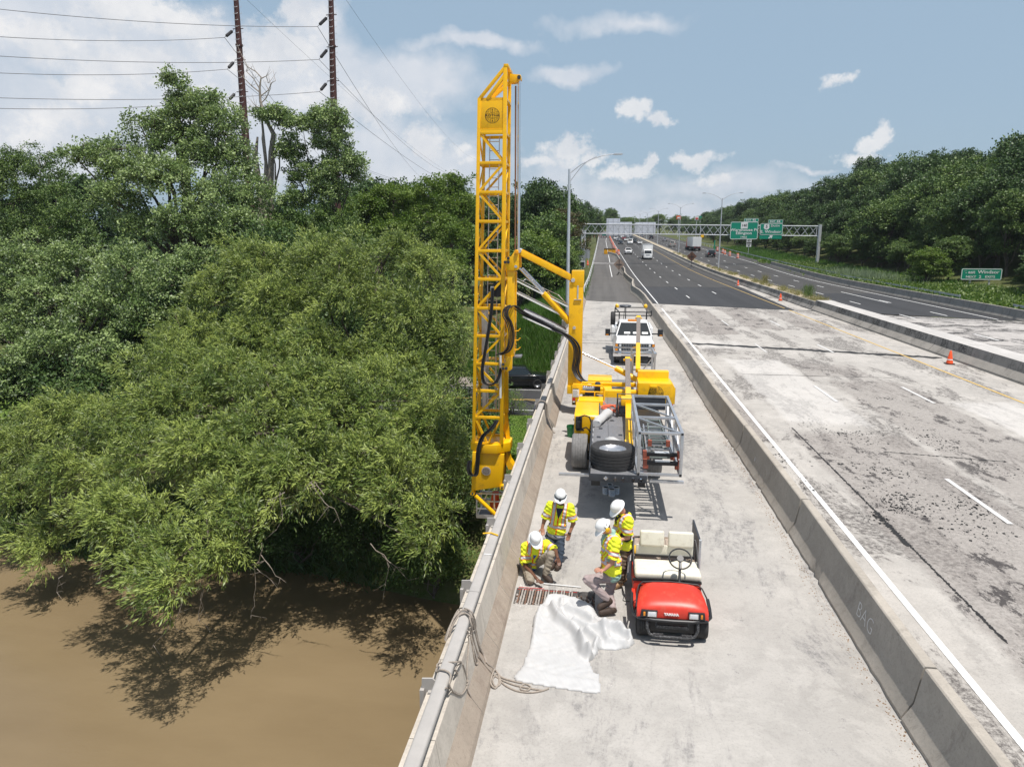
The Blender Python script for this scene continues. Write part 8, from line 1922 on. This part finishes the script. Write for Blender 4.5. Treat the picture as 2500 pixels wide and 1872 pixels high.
# kneeling man
SHORT = 'kneeling man at the open joint'
J = dict(head=q5(372, 800, 12.25), neck=q5(365, 880, 12.42), shL=q5(235, 905, 12.45), shR=q5(512, 868, 12.5), elL=q5(235, 1165, 12.30), elR=q5(640, 965, 12.32), wrL=q5(395, 1345, 11.98), wrR=q5(668, 1050, 12.10), haL=q5(462, 1400, 11.9), haR=q5(690, 1140, 12.05),
  pelvis=q5(290, 1135, 12.62), hipL=q5(245, 1150, 12.6), hipR=q5(345, 1140, 12.6), knL=gr5(300, 1352, .10), knR=q5(580, 1015, 12.22), anL=gr5(190, 1290, .12), anR=gr5(505, 1290, .13), toeL=gr5(170, 1240, .06), toeR=gr5(575, 1370, .05))
J['anL'] = (J['knL'][0]-.10, J['knL'][1]+.42, .10); J['toeL'] = (J['knL'][0]-.10, J['knL'][1]+.46, .035)
J['haL'] = tuple(np.array(J['wrL'])+nrm(np.array(J['haL'])-np.array(J['wrL']))*.09); J['haR'] = tuple(np.array(J['wrR'])+nrm(np.array(J['haR'])-np.array(J['wrR']))*.09)
t2, he, Mh, g, Rt, front, spine, sh = figure('man kneeling by the opened joint reaching down beside the grate', J, (.35, -.75, -.8), 'skin_d', 'khaki', 'shirt_blue', 'boot_br', bulk=1.08)
# man with ear muffs
SHORT = 'man with yellow ear muffs'
J = dict(head=q6(325, 432, 11.30), neck=q6(418, 510, 11.36), shL=q6(470, 610, 11.20), shR=q6(380, 560, 11.56), elL=q6(425, 868, 11.10), elR=q6(330, 800, 11.55), wrL=q6(330, 955, 11.05), wrR=q6(300, 930, 11.35), haL=q6(255, 965, 11.05), haR=q6(250, 945, 11.3),
  pelvis=q6(410, 1000, 11.38), hipL=q6(400, 1045, 11.28), hipR=q6(430, 1050, 11.46), knL=q6(125, 1075, 11.12), knR=q6(385, 1240, 11.36), anL=q6(385, 1330, 11.14), anR=gr6(432, 1435, .12), toeL=q6(275, 1410, 11.08), toeR=gr6(290, 1482, .06))
J['haL'] = tuple(np.array(J['wrL'])+nrm(np.array(J['haL'])-np.array(J['wrL']))*.09)
t3, he, Mh, g, Rt, front, spine, sh = figure('man with yellow ear muffs and one knee raised beside the white tarp', J, (-.8, -.25, -.75), 'skin_l', 'pinkgrey', 'shirt_mint', 'boot_br', bulk=1.12)
for s in (-1, 1):
    em = thing('ear_muff', ('near' if s < 0 else 'far')+' yellow cup of the ear muffs on the white hard hat', 'ear muff', tuple(Mh @ Vector((s*.10, -.01, .0)))); mb = MB(); mb.lathe([(0, 0), (.036, 0), (.044, .012), (.044, .03), (.03, .045), (0, .048)], (0, 0, 0), 'x', 18, M=Mh @ Matrix.Translation(Vector((s*.088, -.012, -.012))) @ Matrix.Scale(s, 4, (1, 0, 0))); mb.build('cup', 'muff', em, smooth=True)
    mb = MB(); mb.tube([Mh @ Vector((s*.115, -.012, .03)), Mh @ Vector((s*.122, -.012, .07))], .008, 6); mb.build('arm', 'black', em)
mb = MB(); mb.lathe([(.106, .022), (.106, .06)], (0, 0, 0), 'z', 20, a0=math.pi*1.15, a1=math.pi*1.85, M=Mh @ Matrix.Diagonal((1, 1.18, 1, 1))); mb.build('back_guard', 'black', he)
sdf_obj('shirt_hem', 'shirt_mint', t3, [('e', g['pelvis']-spine*.02, (.200, .165, .115), Rt)], .012, .02, cuts=[(g['pelvis']-spine*.12, -spine)])
# man at the back
SHORT = 'man standing behind the one with ear muffs'
J = dict(head=q6(500, 195, 12.05), neck=q6(575, 262, 12.15), shL=q6(620, 350, 12.02), shR=q6(520, 340, 12.35), elL=q6(615, 560, 11.98), elR=q6(470, 520, 12.3), wrL=q6(500, 600, 11.92), wrR=q6(430, 560, 12.1), haL=q6(440, 600, 11.9), haR=q6(400, 570, 12.05),
  pelvis=q6(570, 690, 12.2), hipL=q6(560, 730, 12.1), hipR=q6(590, 730, 12.28), knL=q6(535, 910, 12.05), knR=q6(560, 900, 12.3), anL=gr6(520, 1110, .11), anR=gr6(560, 1060, .11), toeL=gr6(430, 1165, .05), toeR=gr6(470, 1100, .05))
J['haL'] = tuple(np.array(J['wrL'])+nrm(np.array(J['haL'])-np.array(J['wrL']))*.09); J['haR'] = tuple(np.array(J['wrR'])+nrm(np.array(J['haR'])-np.array(J['wrR']))*.09)
figure('man in camouflage trousers standing behind the one with ear muffs', J, (-.8, -.45, -.7), 'skin_l', 'camo', 'shirt_black', 'boot_tan')

# ------------------------------------------------------------------ tarpaulin
ol = [(690,882),(630,885),(560,895),(505,955),(480,1010),(466,1100),(450,1200),(405,1325),(345,1390),(362,1420),(620,1462),(880,1500),(915,1490),(906,1372),(872,1366),(842,1292),(862,1285),(895,1240),(902,1217),(1000,1222),(1100,1205),(1132,1175),(1115,1135),(1045,1098),(1062,1060),(1000,1020),(900,1010),(872,960),(830,920),(765,898)]
OL = [gz(*C0(x, y), .03) for x, y in ol]; poly = np.array([(v.x, v.y) for v in OL])
res = .022; xs = np.arange(poly[:, 0].min(), poly[:, 0].max()+res, res); ys = np.arange(poly[:, 1].min(), poly[:, 1].max()+res, res); X, Y = np.meshgrid(xs, ys)
inside = np.zeros(X.shape, bool); dist_ = np.full(X.shape, 9.)
for i in range(len(poly)):
    (x0, y0), (x1, y1) = poly[i], poly[(i+1) % len(poly)]
    c = ((y0 > Y) != (y1 > Y)) & (X < (x1-x0)*(Y-y0)/(y1-y0+1e-12)+x0); inside ^= c
    L2 = (x1-x0)**2+(y1-y0)**2; h = np.clip(((X-x0)*(x1-x0)+(Y-y0)*(y1-y0))/L2, 0, 1); dist_ = np.minimum(dist_, np.hypot(X-x0-h*(x1-x0), Y-y0-h*(y1-y0)))
Hh = .018+.02*np.minimum(1, dist_/.06)
def ridge(pts, a, w):
    global Hh
    P_ = [gz(*C0(x, y), .03) for x, y in pts]; d = np.full(X.shape, 9.); 
    for p, q in zip(P_[:-1], P_[1:]):
        L2 = (q.x-p.x)**2+(q.y-p.y)**2; h = np.clip(((X-p.x)*(q.x-p.x)+(Y-p.y)*(q.y-p.y))/L2, 0, 1); d = np.minimum(d, np.hypot(X-p.x-h*(q.x-p.x), Y-p.y-h*(q.y-p.y)))
    Hh = Hh+1.05*a*np.exp(-(d/(w*1.3))**2)*np.minimum(1, dist_/.05)
ridge([(560,900),(640,905),(740,930),(830,970)], .10, .10); ridge([(520,960),(490,1060),(475,1150)], .07, .07); ridge([(600,960),(640,1040),(720,1090),(770,1160),(800,1250),(850,1280)], .15, .045); ridge([(690,970),(790,1005),(860,1050)], .12, .045)
ridge([(740,1060),(830,1095),(930,1110),(1040,1120)], .12, .045); ridge([(820,1120),(890,1180),(880,1230)], .13, .04); ridge([(930,1110),(960,1180),(1060,1190)], .10, .05); ridge([(930,1060),(980,1060),(1050,1085)], .05, .04); ridge([(660,930),(650,1000),(680,1040)], .06, .03); ridge([(400,1340),(600,1400),(880,1440)], .02, .05); ridge([(780,1170),(820,1240),(850,1285)], .10, .025)
ridge([(1050,1110),(1100,1140),(1110,1180)], .08, .04); ridge([(900,1090),(1000,1110),(1090,1150)], .09, .03)
Hh = Hh+.006*np.sin(X*31+np.sin(Y*13)*2)*np.sin(Y*23+X*9)+.004*np.sin(X*70+Y*44)+.012*np.maximum(0, np.sin((X*3+Y*9)))*(Y < 10.8)
idx = -np.ones(X.shape, int); keep = inside; idx[keep] = np.arange(keep.sum()); V = np.stack([X[keep], Y[keep], Hh[keep]], 1).tolist(); Fc = []
ny_, nx_ = X.shape; r = random.Random(1)
for j in range(ny_-1):
    for i in range(nx_-1):
        q = (idx[j, i], idx[j, i+1], idx[j+1, i+1], idx[j+1, i])
        if min(q) >= 0: Fc.append(tuple(int(v) for v in q))
import collections
ec = collections.Counter()
for f in Fc:
    for a, b in zip(f, f[1:]+f[:1]): ec[(a, b)] += 1
lowv = {}
for (a, b) in list(ec):
    if (b, a) not in ec:
        for v in (a, b):
            if v not in lowv: lowv[v] = len(V); V.append([V[v][0], V[v][1], .003])
        Fc.append((b, a, lowv[a], lowv[b]))
me = bpy.data.meshes.new('tarpaulin'); me.from_pydata(V, [], Fc); me.shade_smooth(); tag(link('tarpaulin', me, 'white_cloth'), 'crumpled white sheet spread on the deck in front of the open joint', 'tarpaulin')
# ------------------------------------------------------------------ ropes
def D_(x, y): return (960+x/3.172, 1350+y/3.172)
def smooth_pts(Q, m=5):
    S = []
    for i in range(len(Q)-1):
        p0, p1, p2, p3 = Q[max(0, i-1)], Q[i], Q[i+1], Q[min(len(Q)-1, i+2)]
        for k in range(m): t_ = k/m; S.append(.5*((2*p1)+(-p0+p2)*t_+(2*p0-5*p1+4*p2-p3)*t_*t_+(-p0+3*p1-3*p2+p3)*t_**3))
    return S+[Q[-1]]
def on_wall(x, y):
    """first hit of the photo ray with the parapet profile, 12 mm proud"""
    r_ = ray(*D_(x, y)); best = None
    pf = [(-1.41, 0), (-1.44, .08), (-1.63, .34), (-1.70, .80), (-1.71, .965), (-1.88, 1.02)]
    z = 1.03
    while z > 0:
        t_ = (z-H)/r_.z; px = r_.x*t_; wx = np.interp(z, [p[1] for p in pf], [p[0] for p in pf])
        if z < .80 and px < wx+.012 or (z >= .90 and -1.90 < px < -1.69): return Vector((px, r_.y*t_, z+.008))
        if px > -1.41+.01 and z < .02: break
        z -= .006
    t_ = (.012-H)/r_.z; return Vector((r_.x*t_, r_.y*t_, .014))
rt_ = thing('rope', 'grey climbing rope draped over the metal rail and coiled down to the white sheet', 'rope', (-1.7, 9.3, .9))
def rope(pts, r_=.013, par=rt_):
    Q = smooth_pts([p if isinstance(p, Vector) else on_wall(*p) for p in pts]); mb = MB(); mb.tube(Q, r_, 7); return mb.build('strand', 'rope', par, smooth=True, fix=False)
def off(x, y, z, dx=0): v = gz(*D_(x, y), z); v.x += dx; return v
rope([off(405, 680, .80), off(425, 620, .88), off(460, 520, .97), (520, 450), (575, 450), (612, 500), (640, 600), (665, 700), (700, 790), (722, 850)])
rope([off(415, 672, .78), off(440, 600, .88), off(480, 500, .97), (530, 465), (580, 480), (600, 540), (618, 650), (650, 760), (700, 850), (745, 905), (790, 950), (850, 985), (940, 1020), (1050, 1045), (1150, 1060)])
rope([off(432, 640, .82), off(470, 540, .95), (515, 480), (560, 470), (600, 500), (628, 590), (655, 690), (700, 790), (735, 860), (790, 905), (840, 960), (930, 990), (1000, 1005)])
rope([off(398, 670, .78), off(440, 560, .93), (505, 440), (560, 432), (615, 470), (640, 580), (600, 640), (640, 800), (655, 850), (640, 860), (625, 790), (605, 640), (590, 580)], .011)
rope([(785, 900), (765, 950), (755, 1010), (790, 1045), (820, 1000), (815, 940), (790, 905)]); rope([(800, 930), (770, 980), (790, 1030), (830, 1010), (825, 960)], .012)
rope([(830, 990), (880, 1030), (960, 1065), (1060, 1078), (1150, 1065), (1205, 1045)]); rope([(985, 1035), (1020, 1012), (1065, 1035), (1040, 1062), (990, 1055), (985, 1035)], .011)
rt2 = thing('rope', 'second grey rope knotted round the rail with hanging loops below the draped one', 'rope', (-1.8, 8.2, .9))
rope([off(345, 870, .9), off(330, 920, .96), (370, 905), (420, 920), (445, 950), (435, 1010), (440, 1050)], .013, rt2); rope([(440, 1040), (470, 1080), (520, 1100), (560, 1060), (585, 990), (575, 1040), (600, 1110), (585, 1060), (570, 1020)], .010, rt2)
rope([off(365, 830, .9), off(340, 880, .93), off(355, 850, .95), (490, 845), (530, 850), (500, 870), (480, 905), (500, 935), (480, 900)], .010, rt2); rope([(540, 860), (565, 940), (580, 1020)], .008, rt2); rope([(575, 600), (585, 700), (575, 850), (572, 1000)], .008, rt2)
rope([(405, 1045), (450, 1055), (500, 1090), (525, 1095)], .009, rt2)
rt3 = thing('rope', 'pale rope tied round the far rail and hanging down at the parapet gap', 'rope', (-1.6, 22.8, .8))
mb = MB(); mb.tube(smooth_pts([Vector(p) for p in ((-2.0, 22.4, .75), (-1.92, 22.4, 1.0), (-1.8, 22.42, 1.05), (-1.68, 22.45, .98), (-1.66, 22.5, .80), (-1.62, 22.5, .5), (-1.52, 22.45, .25), (-1.42, 22.4, .03), (-1.36, 22.3, .02))]), .02, 7); mb.build('strand', 'rope', rt3, smooth=True)
t = thing('rail_tie', 'yellow strap end tied on the rail', 'strap', (-1.85, 13.0, 1.02)); mb = MB(); a = gz(1120+155/2.629, 1120+478/2.629, 1.03); b = gz(1120+252/2.629, 1120+490/2.629, 1.03); mb.tube([a, a.lerp(b, .5)+Vector((0, .05, .01)), b], .014, 6); mb.build('strap', 'muff', t)
t = thing('rail_tape', 'thin white tape across the rail beside the kneeling man', 'tape', (-1.8, 11, 1.02)); mb = MB(); mb.box((-1.85, 11.02, 1.018), (-1.72, 11.04, 1.028)); mb.build('tape', 'white', t)
t = thing('ruler', 'thin white measuring stick on the deck in front of the kneeling man', 'ruler', (-.6, 11.95, .02)); mb = MB(); mb.bar(gz(*C0(540, 797), .03), gz(*C0(785, 822), .02), .022, .008); mb.build('stick', 'white', t)
# hammer-like hook rod at the cart
t = thing('tow_hook', 'thin rope with a hook lying at the cart front wheel', 'hook', (.55, 11.3, 0)); mb = MB(); mb.tube(smooth_pts([gz(*C0(x, y), .012) for x, y in ((1048, 825), (1050, 860), (1060, 880), (1055, 905), (1080, 912), (1120, 912))]), .006, 5); mb.build('strand', 'black', t)
# ------------------------------------------------------------------ air
mb = MB(); mb.box((-1500, -310, -13.8), (1500, 3600, 62)); hz = mb.build('haze', None, fix=False)
hm = bpy.data.materials.new('air'); hm.use_nodes = True; hn = hm.node_tree; hn.nodes.clear(); ho = hn.nodes.new('ShaderNodeOutputMaterial'); hv = hn.nodes.new('ShaderNodeVolumePrincipled')
hv.inputs['Density'].default_value = .00013; hv.inputs['Color'].default_value = (.80, .87, .95, 1); hv.inputs['Anisotropy'].default_value = .2; hn.links.new(hv.outputs[0], ho.inputs[1]); hz.data.materials.append(hm); tag(hz, kind='stuff')
